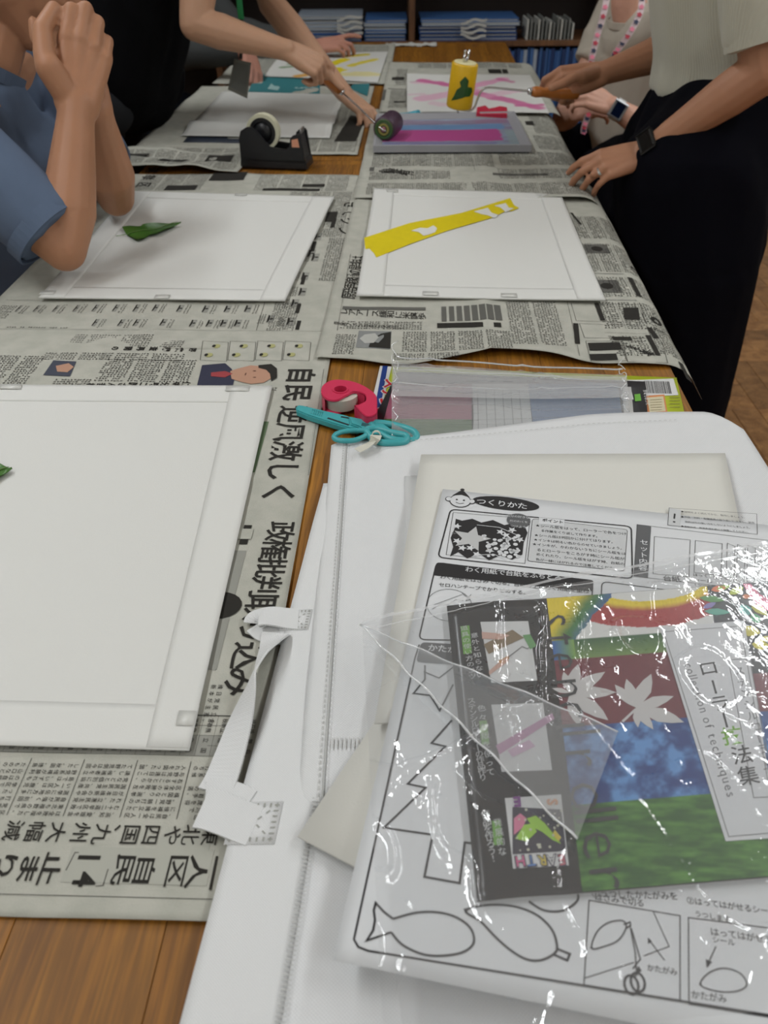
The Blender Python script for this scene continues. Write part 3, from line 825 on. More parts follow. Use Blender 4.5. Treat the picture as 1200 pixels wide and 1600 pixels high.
gspan('原発ファンの先に突き出た', (527, 508), (628, 514), 0.011, 0.8, CCW, 0.0, 'fine')
I['fine'].stroke([S.uv(527, 520), S.uv(548, 400)], 0.0005)
pxrect(I['grey'], 535, 482, 665, 485)
body(S, I['fine'], S.uv(528, 520)[0], S.uv(600, 517)[1], S.uv(662, 520)[0], S.uv(600, 503)[1], 0.0036, 0.0055, 0.05, 1)
# portrait photograph
gr = Ink(S, 0.0006); a = S.uv(556, 548); b = S.uv(612, 520); gr.rect(a[0], a[1], b[0], b[1]); gr.build('photo_print', mat('print_midgrey', srgb(128, 130, 128), 0.8), S.e)
I['dark'].poly(pw((576, 547), (580, 534), (596, 524), (611, 521), (610, 548)))
sk = Ink(S, 0.0011); sk.poly(pw((562, 533), (570, 526), (586, 524), (592, 531), (584, 540), (570, 541))); sk.build('face_print', mat('print_palegrey', srgb(172, 172, 166), 0.8), S.e)
# book list panel
pxrect(I['dark'], 683, 510, 782, 516)
for k in range(8):
    x = 690 + k * 12; a = S.uv(x, 506); b = S.uv(x + 7, 482); I['grey'].rect(a[0], a[1], b[0], b[1])
body(S, I['fine'], S.uv(625, 548)[0], S.uv(700, 553)[1], S.uv(800, 530)[0], S.uv(700, 521)[1], 0.0034, 0.0052, 0.042, 1)
body(S, I['fine'], S.uv(612, 560)[0], S.uv(640, 566)[1], S.uv(720, 560)[0], S.uv(640, 553)[1], 0.0034, 0.0052, 0.05, 1)
body(S, I['fine'], S.uv(515, 562)[0], S.uv(530, 560)[1], S.uv(556, 550)[0], S.uv(530, 524)[1], 0.0034, 0.0052, 0.03, 1)
body(S, I['fine'], S.uv(800, 555)[0], S.uv(850, 545)[1], S.uv(885, 530)[0], S.uv(850, 474)[1], 0.0034, 0.0052, 0.04, 1)
I['fine'].stroke([S.uv(886, 474), S.uv(905, 560)], 0.0005)
# advertisement boxes on the drooping side
for (x0, y0, x1, y1) in ((892, 476, 1000, 504), (905, 508, 1010, 530), (915, 535, 970, 568), (972, 535, 1035, 570)):
    I['fine'].stroke(pw((x0, y0), (x1, y0 + 1), (x1 + 8, y1), (x0 + 8, y1)), 0.0006, True)
for (x0, y0, x1, y1) in ((973, 482, 997, 500), (895, 508, 903, 540), (918, 538, 968, 550), (920, 556, 962, 566), (955, 528, 985, 534)):
    I['dark'].poly(pw((x0, y0), (x1, y0), (x1 + 3, y1), (x0 + 3, y1)))
I['dark'].poly(pw((1062, 560), (1072, 560), (1086, 592), (1074, 590)))
I['dark'].poly(pw((890, 334), (950, 330), (962, 356), (905, 352)))
I['dark'].poly(pw((1010, 512), (1018, 512), (1030, 528), (1022, 530)))
for (u0, v0, u1, v1) in ((0.40, 0.02, 0.455, 0.09), (0.46, 0.03, 0.53, 0.12), (0.40, 0.11, 0.53, 0.20), (0.40, 0.22, 0.53, 0.30), (0.405, 0.32, 0.53, 0.45), (0.41, 0.47, 0.53, 0.60)):
    body(S, I['head'], u0, v0, u1, v1, 0.0040, 0.0060, 0.032, 1, False, I['fine'])
    I['fine'].stroke([(u0, v1 + 0.006), (u1 + 0.004, v1 + 0.006)], 0.0005)
load_glyphs('エキスと検査案内', 0.03)
headline('エキスと検査', (982, 544), (1016, 556), 0.010, CCW, 0.03)
for v in (0.315, 0.21): I['tint'].rect(0.40, v - 0.004, 0.53, v)
for (u0, v0, u1, v1) in ((0.465, 0.13, 0.505, 0.165), (0.41, 0.235, 0.45, 0.285), (0.475, 0.34, 0.52, 0.37), (0.42, 0.40, 0.46, 0.44)): I['grey'].rect(u0, v0, u1, v1); I['dark'].disc((u0 + u1) / 2, (v0 + v1) / 2, 0.010, 0.012)
for (u0, v0, u1, v1) in ((0.455, 0.025, 0.462, 0.09), (0.525, 0.03, 0.534, 0.115), (0.40, 0.135, 0.407, 0.195), (0.47, 0.225, 0.478, 0.30)): I['dark'].rect(u0, v0, u1, v1)
finish(S, I)

N4 = news('newspaper', 'grey newspaper under the paint tray, draped over the right table edge beside the resting hand', (-0.056, 1.665), -0.046, 0.548, 0.82, 0.7248, 41, 0.0024,
          folds=(('v', 0.40, 0.004, 0.02), ('u', 0.27, 0.003, 0.03)), bend=(lambda v: 0.45 + 0 * v, 0.06, 0.95),
          lift=lambda u, v: 0.008 * np.exp(-v / 0.08) * np.sin(np.clip((u - 0.3) * 12, 0, 3.14)), edge=lambda U, V: (U + 0.010 * np.sin(V * 22) * (U > 0.5), V))
S = N4; I = inks(S)
for (u0, v0, u1, v1) in ((0.02, 0.02, 0.53, 0.11), (0.02, 0.13, 0.20, 0.20), (0.30, 0.14, 0.53, 0.22), (0.02, 0.23, 0.30, 0.36), (0.31, 0.25, 0.53, 0.36), (0.41, 0.38, 0.53, 0.52), (0.42, 0.54, 0.54, 0.80)):
    body(S, I['head'], u0, v0, u1, v1, 0.0042, 0.0066, 0.05, 1, False, I['fine']); I['fine'].stroke([(u0, v1 + 0.008), (u1, v1 + 0.008)], 0.0006)
pxrect(I['grey'], 770, 274, 855, 277)
I['dark'].poly(pw((820, 190), (832, 190), (835, 197), (822, 197)))
headline('円金利', (915, 226), (924, 238), 0.02, CCW, 0.02)
gspan('税制改正の行方', (604, 268), (640, 274), 0.034, 0.6, CCW, 0.01); pxrect(I['grey'], 578, 268, 584, 262); pxrect(I['grey'], 592, 269, 614, 267)
pxrect(I['dark'], 738, 272, 742, 250)
finish(S, I)
N5 = news('newspaper', 'newspaper under the pink painting at the far end of the table', (-0.005, 2.430), -0.046, 0.500, 0.775, 0.7262, 51, 0.002, folds=(('v', 0.4, 0.004, 0.02),), bend=(lambda v: 0.47 + 0 * v, 0.05, 0.8))
S = N5; I = inks(S)
body(S, I['head'], 0.02, 0.05, 0.08, 0.30, 0.0045, 0.007, 0.05, -1, False); body(S, I['head'], 0.03, 0.36, 0.07, 0.64, 0.0045, 0.007, 0.05, -1); body(S, I['head'], 0.1, 0.66, 0.46, 0.76, 0.0045, 0.007, 0.05, -1, False)
for (x0, y0, x1, y1) in ((612, 122, 632, 127), (615, 160, 634, 162), (764, 110, 782, 116), (786, 110, 792, 116)): pxrect(I['dark'], x0, y0, x1, y1)
for (x0, y0, x1, y1) in ((596, 142, 604, 158), (606, 140, 634, 141)): pxrect(I['grey'], x0, y0, x1, y1)
finish(S, I)
N7 = news('newspaper', 'newspaper with a teal advertisement under the stacked white sheets', (-0.600, 2.035), -0.045, 0.545, 0.80, 0.7228, 61, 0.002)
S = N7; I = inks(S)
body(S, I['head'], 0.40, 0.02, 0.54, 0.5, 0.004, 0.0065, 0.05, -1); body(S, I['head'], 0.02, 0.0, 0.38, 0.05, 0.004, 0.0065, 0.05, -1)
I['dark'].poly(pw((522, 224), (548, 182), (572, 186), (556, 222)))
te = Ink(S, 0.0009); te.poly(pw((388, 146), (400, 118), (500, 122), (500, 150))); te.poly(pw((545, 138), (556, 130), (578, 132), (574, 152)))
te.build('teal_advertisement', mat('print_teal', srgb(44, 118, 124), 0.7), S.e)
wt = Ink(S, 0.0013); load_glyphs('25', 0.03)
for c, x in (('5', 470), ('2', 480)): a = S.uv(x, 140); wt.glyph(c, a[0], a[1], 0.05, CW, 0.03)
wt.poly(pw((418, 142), (430, 124), (448, 124), (440, 136), (434, 144)))
wt.build('pale_lettering', mat('print_paleteal', srgb(150, 184, 182), 0.7), S.e)
finish(S, I)
N8 = news('newspaper', 'pale newspaper spread at the far left end of the table beneath the yellow painting', (-0.535, 2.86), -0.045, 0.56, 0.79, 0.7246, 71, 0.002)
S = N8; I = inks(S)
for (u0, v0, u1, v1) in ((0.28, 0.55, 0.54, 0.76), (0.28, 0.38, 0.54, 0.52), (0.05, 0.1, 0.25, 0.7)): body(S, I['head'], u0, v0, u1, v1, 0.0045, 0.009, 0.05, -1)
finish(S, I)
# crumpled folded newspaper behind the elbows
N6 = news('newspaper', 'crumpled folded newspaper between the resting elbows and the black tape dispenser', (-0.645, 1.895), -0.10, 0.33, 0.135, 0.7236, 81, 0.006, nu=40, nv=20,
          lift=lambda u, v: 0.012 * np.abs(np.sin(v * 30 + u * 6)) * np.exp(-np.abs(u - 0.08) / 0.15))
S = N6; I = inks(S)
body(S, I['fine'], 0.01, 0.01, 0.32, 0.12, 0.004, 0.006, 0.05, -1)
for q in ((0.05, 0.06, 0.1, 0.1), (0.14, 0.03, 0.2, 0.07), (0.24, 0.06, 0.3, 0.1)): I['dark'].rect(*q)
finish(S, I)
# torn white paper on the far table edge
n_ = Noise(5)
far = Surf((0.02, 3.60), -0.044, 0.20, 0.075, 0.7215, lambda u, v: 0.006 * np.abs(n_(u * 60, v * 40)))
o = far.build('torn_paper', mat('paper_white', srgb(205, 205, 198), 0.8), None, 30, 8, 0.0004, edge=lambda U, V: (U, V + 0.012 * n_(U * 90, 0 * U) * (V > 0.05)))
tag(o, 'strip of torn white paper on the far table edge', 'paper scrap')

# ================================================================ sheets of drawing paper
def quad_solve(pts, z): return [at(x, y, z)[:2] for x, y in pts]
class Quad(Surf):
    """a sheet through four surveyed corners: bottom-left, bottom-right, top-right, top-left"""
    def __init__(s, pts, z, hf=None):
        s.c = np.array(quad_solve(pts, z)); s.z = z; s.hf = hf; s.bend = None
        s.w = (np.linalg.norm(s.c[1] - s.c[0]) + np.linalg.norm(s.c[2] - s.c[3])) / 2
        s.h = (np.linalg.norm(s.c[3] - s.c[0]) + np.linalg.norm(s.c[2] - s.c[1])) / 2
    def pos(s, u, v, e=0.0):
        a = (np.asarray(u, float) / s.w)[..., None]; b = (np.asarray(v, float) / s.h)[..., None]
        xy = s.c[0] * (1 - a) * (1 - b) + s.c[1] * a * (1 - b) + s.c[2] * a * b + s.c[3] * (1 - a) * b
        z = np.full(xy.shape[:-1], s.z + e)
        if s.hf is not None: z = z + s.hf(np.asarray(u, float), np.asarray(v, float))
        return np.concatenate([xy, z[..., None]], -1)
    def uv(s, px, py):
        p = at(px, py, s.z)[:2]; u, v = s.w / 2, s.h / 2
        for _ in range(8):
            f0 = s.pos(u, v)[:2]; du = (s.pos(u + 1e-4, v)[:2] - f0) / 1e-4; dv = (s.pos(u, v + 1e-4)[:2] - f0) / 1e-4
            d = np.linalg.solve(np.stack([du, dv], 1), p - f0); u += d[0]; v += d[1]
        return float(u), float(v)
paper_m = mat('drawing_paper', srgb(214, 214, 209), 0.75, bump=0.10, bscale=700, spec=0.3)
strip_m = mat('frame_paper', srgb(215, 215, 210), 0.7, bump=0.08, bscale=900, spec=0.3)
tape_clear = None
def sheet(label, pts, z, m=0.041, hf=None, group=None, t=0.0016):
    Q = Quad(pts, z, hf); c = Q.pos(Q.w / 2, Q.h / 2)
    e = empty('drawing_sheet', (c[0], c[1], z), 0, label, 'paper', group); Q.e = e
    Q.build('board', paper_m, e, 40, 40, t)
    k = 0.00045
    Q.build('frame_strip', strip_m, e, 40, 6, 0.0004, -0.001, -0.001, Q.w + 0.001, m, k)
    Q.build('frame_strip', strip_m, e, 40, 6, 0.0004, -0.001, Q.h - m, Q.w + 0.001, Q.h + 0.001, k)
    Q.build('frame_strip', strip_m, e, 6, 40, 0.0004, -0.0005, m * 0.02, m, Q.h - m * 0.02, k * 2)
    Q.build('frame_strip', strip_m, e, 6, 40, 0.0004, Q.w - m, m * 0.02, Q.w + 0.0005, Q.h - m * 0.02, k * 2)
    return Q
nN = Noise(91)
NLx = at(295, 1172, 0.7265); 
S_NL = sheet('largest blank white framed sheet at the left foreground', [(-243, 1158), (295, 1173), (424, 605), (-83, 602)], 0.7262, hf=lambda u, v: 0.0012 * nN(u * 6, v * 5) + 0.001)
S_ML = sheet('white framed sheet with a green leaf on it, beside the elbows', [(62, 467), (445, 471), (522, 308), (205, 300)], 0.7262, hf=lambda u, v: 0.0015 * nN(u * 5 + 9, v * 5) + 0.0012)
S_MR = sheet('white framed sheet printed with one yellow diagonal stripe', [(558, 462), (945, 470), (875, 303), (585, 296)], 0.7305, hf=lambda u, v: 0.0016 * nN(u * 5 + 3, v * 5) + 0.0012)
# pieces of clear tape on the frames
tape_m = mat('matte_tape', srgb(208, 208, 202), 0.35)
for Q, spots in ((S_NL, ((0.9, 0.985), (0.985, 0.05), (0.2, 0.99))), (S_ML, ((0.5, 0.01), (0.55, 0.99), (0.02, 0.03))), (S_MR, ((0.3, 0.02), (0.62, 0.02), (0.1, 0.97), (0.9, 0.98)))):
    for a, b in spots:
        Q.build('tape_piece', tape_m, Q.e, 2, 2, 0.0001, a * Q.w - 0.012, b * Q.h - 0.007, min(a * Q.w + 0.012, Q.w), min(b * Q.h + 0.007, Q.h), 0.0018)
S = S_MR
yel = Ink(S, 0.0013)
yel.poly(pw((569, 374), (640, 350), (720, 334), (797, 311), (803, 322), (811, 326), (800, 331), (790, 331), (770, 341), (700, 362), (640, 384), (588, 405), (584, 398), (577, 391), (571, 392), (570, 384)))
yel.build('yellow_stripe', mat('yellow_ink', srgb(220, 200, 8), 0.45, var=0.08, vscale=60), S.e)
wh = Ink(S, 0.0017)
wh.poly(pw((642, 363), (656, 358), (668, 359), (677, 354), (683, 359), (680, 365), (670, 369), (662, 371), (654, 365)))
wh.poly(pw((740, 332), (762, 326), (768, 334), (778, 337), (774, 343), (762, 338), (752, 336)))
wh.poly(pw((772, 323), (790, 319), (795, 326), (803, 327), (790, 333), (782, 326)))
wh.build('unprinted_gap', strip_m, S.e)

# leaves
leaf_m = mat('leaf_green', srgb(66, 110, 38), 0.4, bump=0.3, bscale=300, var=0.25, vscale=60)
def leaf(label, c, ang, L_, Wd, z, lobes=True):
    """a lobed ivy-like leaf with a raised midrib, curling at the tip"""
    prof = [(0, 0), (-0.12, 0.25), (-0.06, 0.5), (0.12, 0.52), (0.3, 0.34), (0.36, 0.42), (0.5, 0.36), (0.7, 0.2), (0.88, 0.07), (1.0, 0)] if lobes else [(0, 0), (0.05, 0.2), (0.2, 0.42), (0.45, 0.48), (0.7, 0.3), (0.88, 0.12), (1, 0)]
    V = []; F = []; n = 24
    xs = np.linspace(0, 1, n)
    up = np.interp(xs, [max(p[0], i * 0.001) for i, p in enumerate(prof)], [p[1] for p in prof])
    V = []
    for i, x in enumerate(xs):
        for j, s in enumerate((-1, -0.5, 0, 0.5, 1)):
            hw = up[i] * (1 if s < 0 else 0.85); zz_ = 0.004 * abs(s) * hw / 0.5 + 0.006 * max(0, x - 0.5) + 0.0015 * math.sin(x * 9 + s * 3) + 0.002
            V.append((x * L_ + (-0.06 * L_ if abs(s) == 1 and x < 0.1 else 0), s * hw * Wd, zz_))
    m0 = len(V)
    V += [(v[0], v[1], v[2] - 0.0006) for v in V]
    for i in range(n - 1):
        for j in range(4):
            a = i * 5 + j; F.append((a, a + 5, a + 6, a + 1)); F.append((a + m0, a + 1 + m0, a + 6 + m0, a + 5 + m0))
    M = Matrix.Translation((c[0], c[1], z)) @ Matrix.Rotation(ang, 4, 'Z')
    e = empty('leaf', (c[0], c[1], z), 0, label, 'leaf')
    mesh_np('blade', [M @ Vector(v) for v in V], F, leaf_m, e, True)
    tube('midrib', [M @ Vector((x * L_, 0, 0.0032 + 0.006 * max(0, x - 0.5) + 0.0015 * math.sin(x * 9))) for x in np.linspace(0, 0.95, 9)], [0.0008] * 8 + [0.0002], mat('leaf_rib', srgb(96, 130, 60), 0.5), e, 6)
    tube('stalk', [M @ Vector((-0.25 * L_, 0.02 * L_, 0.002)), M @ Vector((-0.1 * L_, 0, 0.002)), M @ Vector((0.03 * L_, 0, 0.003))], 0.0007, mat('leaf_rib', srgb(96, 130, 60), 0.5), e, 6)
    return e
a = at(203, 368, 0.728); b = at(255, 356, 0.728)
leaf('green ivy leaf lying on the middle left white sheet', a, math.atan2(b[1] - a[1], b[0] - a[0]) - 0.10, 0.098, 0.085, 0.7292)
a = at(-50, 748, 0.7285)
leaf('green leaf tip at the left picture edge on the nearest sheet', a, 0.25, 0.046, 0.05, 0.7292, False)

# --- far-left white sheets, curled
def curl(u, v): return 0.004 + 0.010 * np.exp(-((v - 0.10) / 0.035) ** 2) + 0.006 * np.exp(-((v - 0.27) / 0.05) ** 2) * (u / 0.4)
Qc = Quad([(283, 214), (515, 218), (538, 150), (348, 145)], 0.7262, curl)
c = Qc.pos(Qc.w / 2, Qc.h / 2); e = empty('drawing_sheet', (c[0], c[1], 0.7262), 0, 'curling blank white sheet in front of the person in black', 'paper')
Qc.build('sheet', paper_m, e, 20, 50, 0.0006)
Qd = Quad([(286, 222), (500, 226), (530, 160), (345, 150)], 0.7252); c = Qd.pos(Qd.w / 2, Qd.h / 2)
e = empty('drawing_sheet', (c[0], c[1], 0.7252), 0, 'dark printed card under the curling white sheet', 'paper')
Qd.build('sheet', mat('dark_card', srgb(40, 48, 62), 0.6), e, 10, 10, 0.0006)
# yellow painting
def blot(A, B, items, base):
    C = np.zeros(A.shape + (3,)); C[:] = base; n1 = Noise(3)
    for (ax, ay, bx_, by_, w, col, al) in items:
        d = np.array([bx_ - ax, by_ - ay]); L2 = d @ d
        t = np.clip(((A - ax) * d[0] + (B - ay) * d[1]) / L2, 0, 1)
        dist = np.hypot(A - ax - t * d[0], B - ay - t * d[1]) + 0.25 * w * n1(A * 18, B * 18)
        k = np.clip((w - dist) / (0.25 * w) , 0, 1)[..., None] * al
        C = C * (1 - k) + np.array(col) * k
    return C
pic_m = painted('painted_paper', 0.6)
wcol = srgb(214, 214, 209)
Qy = Quad([(413, 120), (590, 130), (606, 82), (440, 86)], 0.728, lambda u, v: 0.0025 + 0.002 * nN(u * 9, v * 5)); c = Qy.pos(Qy.w / 2, Qy.h / 2)
e = empty('painting', (c[0], c[1], 0.728), 0, 'white sheet with loose yellow paint strokes at the far left', 'painting')
Qy.build('sheet', paper_m, e, 20, 20, 0.0006)
ye, gre = srgb(222, 204, 20), srgb(84, 128, 60)
Qy.picture('paint', lambda A, B: blot(A, B, [(0.50, 0.50, 0.62, 0.72, 0.06, ye, 1), (0.62, 0.85, 0.80, 0.90, 0.05, ye, 0.9), (0.72, 0.5, 0.90, 0.72, 0.05, ye, 0.9), (0.55, 0.1, 0.60, 0.35, 0.09, ye, 1), (0.7, 0.2, 0.93, 0.22, 0.08, ye, 0.5),
     (0.10, 0.35, 0.22, 0.45, 0.035, gre, 0.8), (0.15, 0.5, 0.25, 0.55, 0.03, gre, 0.7), (0.30, 0.05, 0.36, 0.12, 0.05, srgb(210, 150, 20), 0.9)], wcol), 0.0, 0.0, Qy.w, Qy.h, 90, 70, pic_m, e, 0.0006)
pk, pk2 = srgb(200, 96, 150), srgb(222, 160, 190)
Qp = Quad([(636, 176), (858, 179), (828, 119), (636, 117)], 0.7305, lambda u, v: 0.003 + 0.002 * nN(u * 9 + 4, v * 5)); c = Qp.pos(Qp.w / 2, Qp.h / 2)
e = empty('painting', (c[0], c[1], 0.7305), 0, 'white sheet with crossing pink paint strokes behind the yellow roller', 'painting')
Qp.build('sheet', paper_m, e, 20, 20, 0.0006)
Qp.picture('paint', lambda A, B: blot(A, B, [(0.12, 0.80, 0.48, 0.60, 0.055, pk, 0.95), (0.5, 0.5, 0.93, 0.12, 0.06, pk, 0.9), (0.5, 0.62, 0.78, 0.88, 0.05, pk2, 0.95), (0.75, 0.86, 0.83, 0.80, 0.04, pk, 0.7), (0.10, 0.30, 0.5, 0.55, 0.07, pk2, 0.7), (0.2, 0.2, 0.45, 0.1, 0.06, pk2, 0.4),
     (0.6, 0.4, 0.85, 0.55, 0.05, pk2, 0.5), (0.8, 0.15, 0.97, 0.18, 0.03, pk, 0.9), (0.05, 0.75, 0.15, 0.72, 0.03, pk2, 0.5), (0.03, 0.4, 0.12, 0.42, 0.03, pk2, 0.4)], wcol), 0.0, 0.0, Qp.w, Qp.h, 110, 80, pic_m, e, 0.0006)
# ================================================================ tote bag of white non-woven cloth
def cloth_mat(name, col, dot=1.0):
    mt = mat(name, col, 0.85, spec=0.25, sheen=0.1)
    nt = mt.node_tree; N = nt.nodes; L = nt.links; p = N['Principled BSDF']
    tc = N.new('ShaderNodeTexCoord'); mp0 = N.new('ShaderNodeMapping'); mp0.inputs['Scale'].default_value = (430 * 1.414 * dot, 450 * 1.414 * dot, 1); L.new(tc.outputs['Object'], mp0.inputs[0])
    mp = N.new('ShaderNodeMapping'); mp.inputs['Rotation'].default_value = (0, 0, math.pi / 4); L.new(mp0.outputs[0], mp.inputs[0])
    ck = N.new('ShaderNodeTexVoronoi'); ck.voronoi_dimensions = '2D'; ck.inputs['Scale'].default_value = 1.0; ck.inputs['Randomness'].default_value = 0.10; L.new(mp.outputs[0], ck.inputs[0])
    b = N.new('ShaderNodeBump'); b.inputs['Strength'].default_value = 0.5; b.inputs['Distance'].default_value = 0.0007
    L.new(ck.outputs['Distance'], b.inputs['Height']); L.new(b.outputs[0], p.inputs['Normal'])
    cr = N.new('ShaderNodeMapRange'); cr.inputs[1].default_value = 0.0; cr.inputs[2].default_value = 0.38; cr.inputs[3].default_value = 0.80; cr.inputs[4].default_value = 1.0
    L.new(ck.outputs['Distance'], cr.inputs[0])
    vm = N.new('ShaderNodeVectorMath'); vm.operation = 'SCALE'; vm.inputs[0].default_value = col; L.new(cr.outputs[0], vm.inputs['Scale']); L.new(vm.outputs[0], p.inputs['Base Color'])
    return mt
bag_m = cloth_mat('nonwoven_cloth', srgb(220, 221, 221)); hem_m = cloth_mat('hem_cloth', srgb(222, 223, 222), 1.25)
seam_m = mat('pressed_seam', srgb(186, 187, 184), 0.8)
bag = empty('tote_bag', (0.15, 0.45, 0.724), 0, 'large white non-woven tote bag under the instruction sheet', 'bag')
class WQuad(Quad):
    def __init__(s, c, z, hf=None):
        s.c = np.array([np.array(x, float)[:2] for x in c]); s.z = z; s.hf = hf; s.bend = None
        s.w = (np.linalg.norm(s.c[1] - s.c[0]) + np.linalg.norm(s.c[2] - s.c[3])) / 2
        s.h = (np.linalg.norm(s.c[3] - s.c[0]) + np.linalg.norm(s.c[2] - s.c[1])) / 2
zL = 0.7262
bn = Noise(55)
A = at(285, 1600, zL)[:2]; B = at(506, 757, zL)[:2]; d_ = (A - B) / np.linalg.norm(A - B)
bl = A + d_ * 0.05
def lhf(u, v): return 0.0015 * (bn(u * 6, v * 6) + 1) + 0.0010 * bn(u * 16, v * 14)
L1 = WQuad([bl, (0.41, 0.12), (0.395, 0.72), B], zL, lhf)
L1.build('body_panel', bag_m, bag, 50, 60, 0.0008)
hem_w = 0.052
L1.build('hem', hem_m, bag, 8, 60, 0.0006, -0.0004, 0.0, hem_w, L1.h, 0.0012)
zU = 0.7330
def uhf(u, v): return 0.0012 * bn(u * 7 + 3, v * 6) - 0.0050 * np.exp(-u / 0.010) - 0.004 * np.exp(-v / 0.012) + 0.010 * np.clip((u - 0.05) / 0.25, 0, 1) ** 1.5 * np.exp(-((v - 0.46) / 0.12) ** 2)
tl, tr, br_, bl_ = at(518, 690, zU), at(1142, 646, zU + 0.008), (0.418, 0.30), at(463, 1258, zU)
def top_edge(U, V):      # the fold at the far side bows away from the viewer
    k = np.clip(U / U.max(), 0, 1); t = np.clip((V / V.max() - 0.75) / 0.25, 0, 1)
    return U, V + t * (0.020 * np.sin(k * math.pi) ** 1.0 * (k - 0.28) * 1.6) - 0.035 * t * np.clip((k - 0.93) / 0.07, 0, 1) ** 2
U1 = WQuad([bl_, br_, tr, tl], zU, uhf)
U1.build('gusset_panel', bag_m, bag, 60, 60, 0.0035, edge=top_edge)
U1.build('hem', hem_m, bag, 4, 60, 0.0005, -0.0005, 0.0, 0.017, U1.h, 0.0011)
U1.build('seam', seam_m, bag, 1, 50, 0.0003, 0.0165, 0.0, 0.0178, U1.h, 0.0014)
# inner pocket edge showing beside the cards
px_ = [at(640, 1000, zU), at(700, 1000, zU), at(700, 742, zU), at(632, 746, zU)]
WQuad(px_, zU + 0.0008, lambda u, v: 0.001 + 0 * u).build('pocket', hem_m, bag, 6, 10, 0.0010)
# stitches: little pressed dashes
def dashes(S_, pts, step, ln, wd, e=0.0018, name='stitching'):
    bm = bmesh.new()
    P = [np.array(p) for p in pts]
    for i in range(len(P) - 1):
        d = P[i + 1] - P[i]; L_ = np.linalg.norm(d); d = d / L_; n = max(1, int(L_ / step))
        for k in range(n):
            q = P[i] + d * (k + 0.5) * L_ / n
            a = S_.pos(q[0], q[1], e); b = S_.pos(q[0] + d[0] * ln, q[1] + d[1] * ln, e); t = b - a; t = t / np.linalg.norm(t); w = np.array([-t[1], t[0], 0]) * wd / 2
            vs = [bm.verts.new(tuple(x)) for x in (a - w, b - w, b + w, a + w)]; up = [bm.verts.new((v.co.x, v.co.y, v.co.z + 0.0002)) for v in vs]
            bm.faces.new(up)
            for j in range(4): bm.faces.new((vs[j], vs[(j + 1) % 4], up[(j + 1) % 4], up[j]))
    o = bm_obj(name, bm, seam_m, bag); o['kind'] = 'stuff'; return o
dashes(U1, [(0.0142, 0.005), (0.0142, U1.h - 0.004)], 0.0052, 0.0030, 0.0009)
dashes(U1, [(0.0192, 0.005), (0.0192, U1.h - 0.004)], 0.0052, 0.0030, 0.0006)
dashes(L1, [(hem_w + 0.0, 0.01), (hem_w, L1.h)], 0.0028, 0.0007, 0.006, 0.0024)
dashes(U1, [(0.02, 0.052), (0.22, 0.052)], 0.003, 0.0007, 0.009, 0.0016)
dashes(U1, [(0.02, U1.h - 0.012), (0.40, U1.h - 0.012)], 0.006, 0.003, 0.0007, 0.0016)
# handle patches: square of pressed marks with a cross
def patch(px, py, s):
    cu, cv = L1.uv(px, py)
    L1.build('handle_patch', hem_m, bag, 3, 3, 0.0006, cu - s * 0.62, cv - s * 0.62, cu + s * 0.62, cv + s * 0.62, 0.0020)
    bm = bmesh.new()
    marks = []
    for k in range(7):
        t = (k / 6 - 0.5) * s
        marks += [((cu + t, cv - s / 2), 90), ((cu + t, cv + s / 2), 90), ((cu - s / 2, cv + t), 0), ((cu + s / 2, cv + t), 0)]
    for k in (-0.3, -0.12, 0.12, 0.3): marks += [((cu + k * s, cv + k * s), 45), ((cu + k * s, cv - k * s), -45)]
    for (q, a) in marks:
        d = np.array([math.cos(R(a)), math.sin(R(a))]) * s * 0.062; n = np.array([-d[1], d[0]]) * 0.34
        vs = [bm.verts.new(tuple(L1.pos(q[0] + x[0], q[1] + x[1], 0.0024))) for x in (-d - n, d - n, d + n, -d + n)]
        bm.faces.new(vs)
    o = bm_obj('pressed_mark', bm, mat('pressed_mark', srgb(158, 159, 152), 0.8), bag); o['kind'] = 'stuff'
patch(463, 972, 0.020); patch(398, 1290, 0.026)
# the handle: a doubled strap looping left onto the newspaper and back
zn = 0.7245
def strap(pts, tilt, width, thick=0.0016, k=6):
    c = catmull(pts, k); wd = []
    for i in range(len(c)):
        t = c[min(i + 1, len(c) - 1)] - c[max(i - 1, 0)]; h = np.array([-t[1], t[0], 0]); h /= np.linalg.norm(h) + 1e-9
        a = R(float(np.interp(i / (len(c) - 1), np.linspace(0, 1, len(tilt)), tilt)))
        wd.append(tuple(h * math.cos(a) + np.array([0, 0, 1]) * math.sin(a)))
    return ribbon('handle', c, wd, width, hem_m, bag, thick)
zh = 0.7262
strap([at(466, 968, 0.7290), at(447, 966, 0.7310), at(428, 963, 0.7335), at(412, 963, 0.7335), at(403, 967, 0.7310), at(402, 974, 0.7275)], [0, 0, 4, 8, 10, 10], 0.0235)
strap([at(402, 976, 0.7268), at(414, 986, 0.7262), at(430, 990, 0.7265), at(446, 990, 0.7275)], [0, 5, 8, 5], 0.022)
strap([at(432, 990, 0.7290), at(424, 1006, 0.7330), at(408, 1032, 0.7380), at(393, 1060, 0.7390), at(385, 1090, 0.7370), at(374, 1130, 0.7345), at(360, 1175, 0.7320), at(346, 1215, 0.7305), at(335, 1238, 0.7300)], [0, 35, 62, 68, 50, 30, 18, 8, 0], 0.0245)
strap([at(315, 1262, 0.7325), at(330, 1265, 0.7335), at(352, 1273, 0.7330), at(374, 1282, 0.7312), at(398, 1291, 0.7297)], [6, 3, 0, 0, 0], 0.0290)
strap([at(322, 1236, 0.7300), at(345, 1234, 0.7312), at(368, 1238, 0.7308), at(392, 1250, 0.7297)], [10, 5, 0, 0], 0.0150)

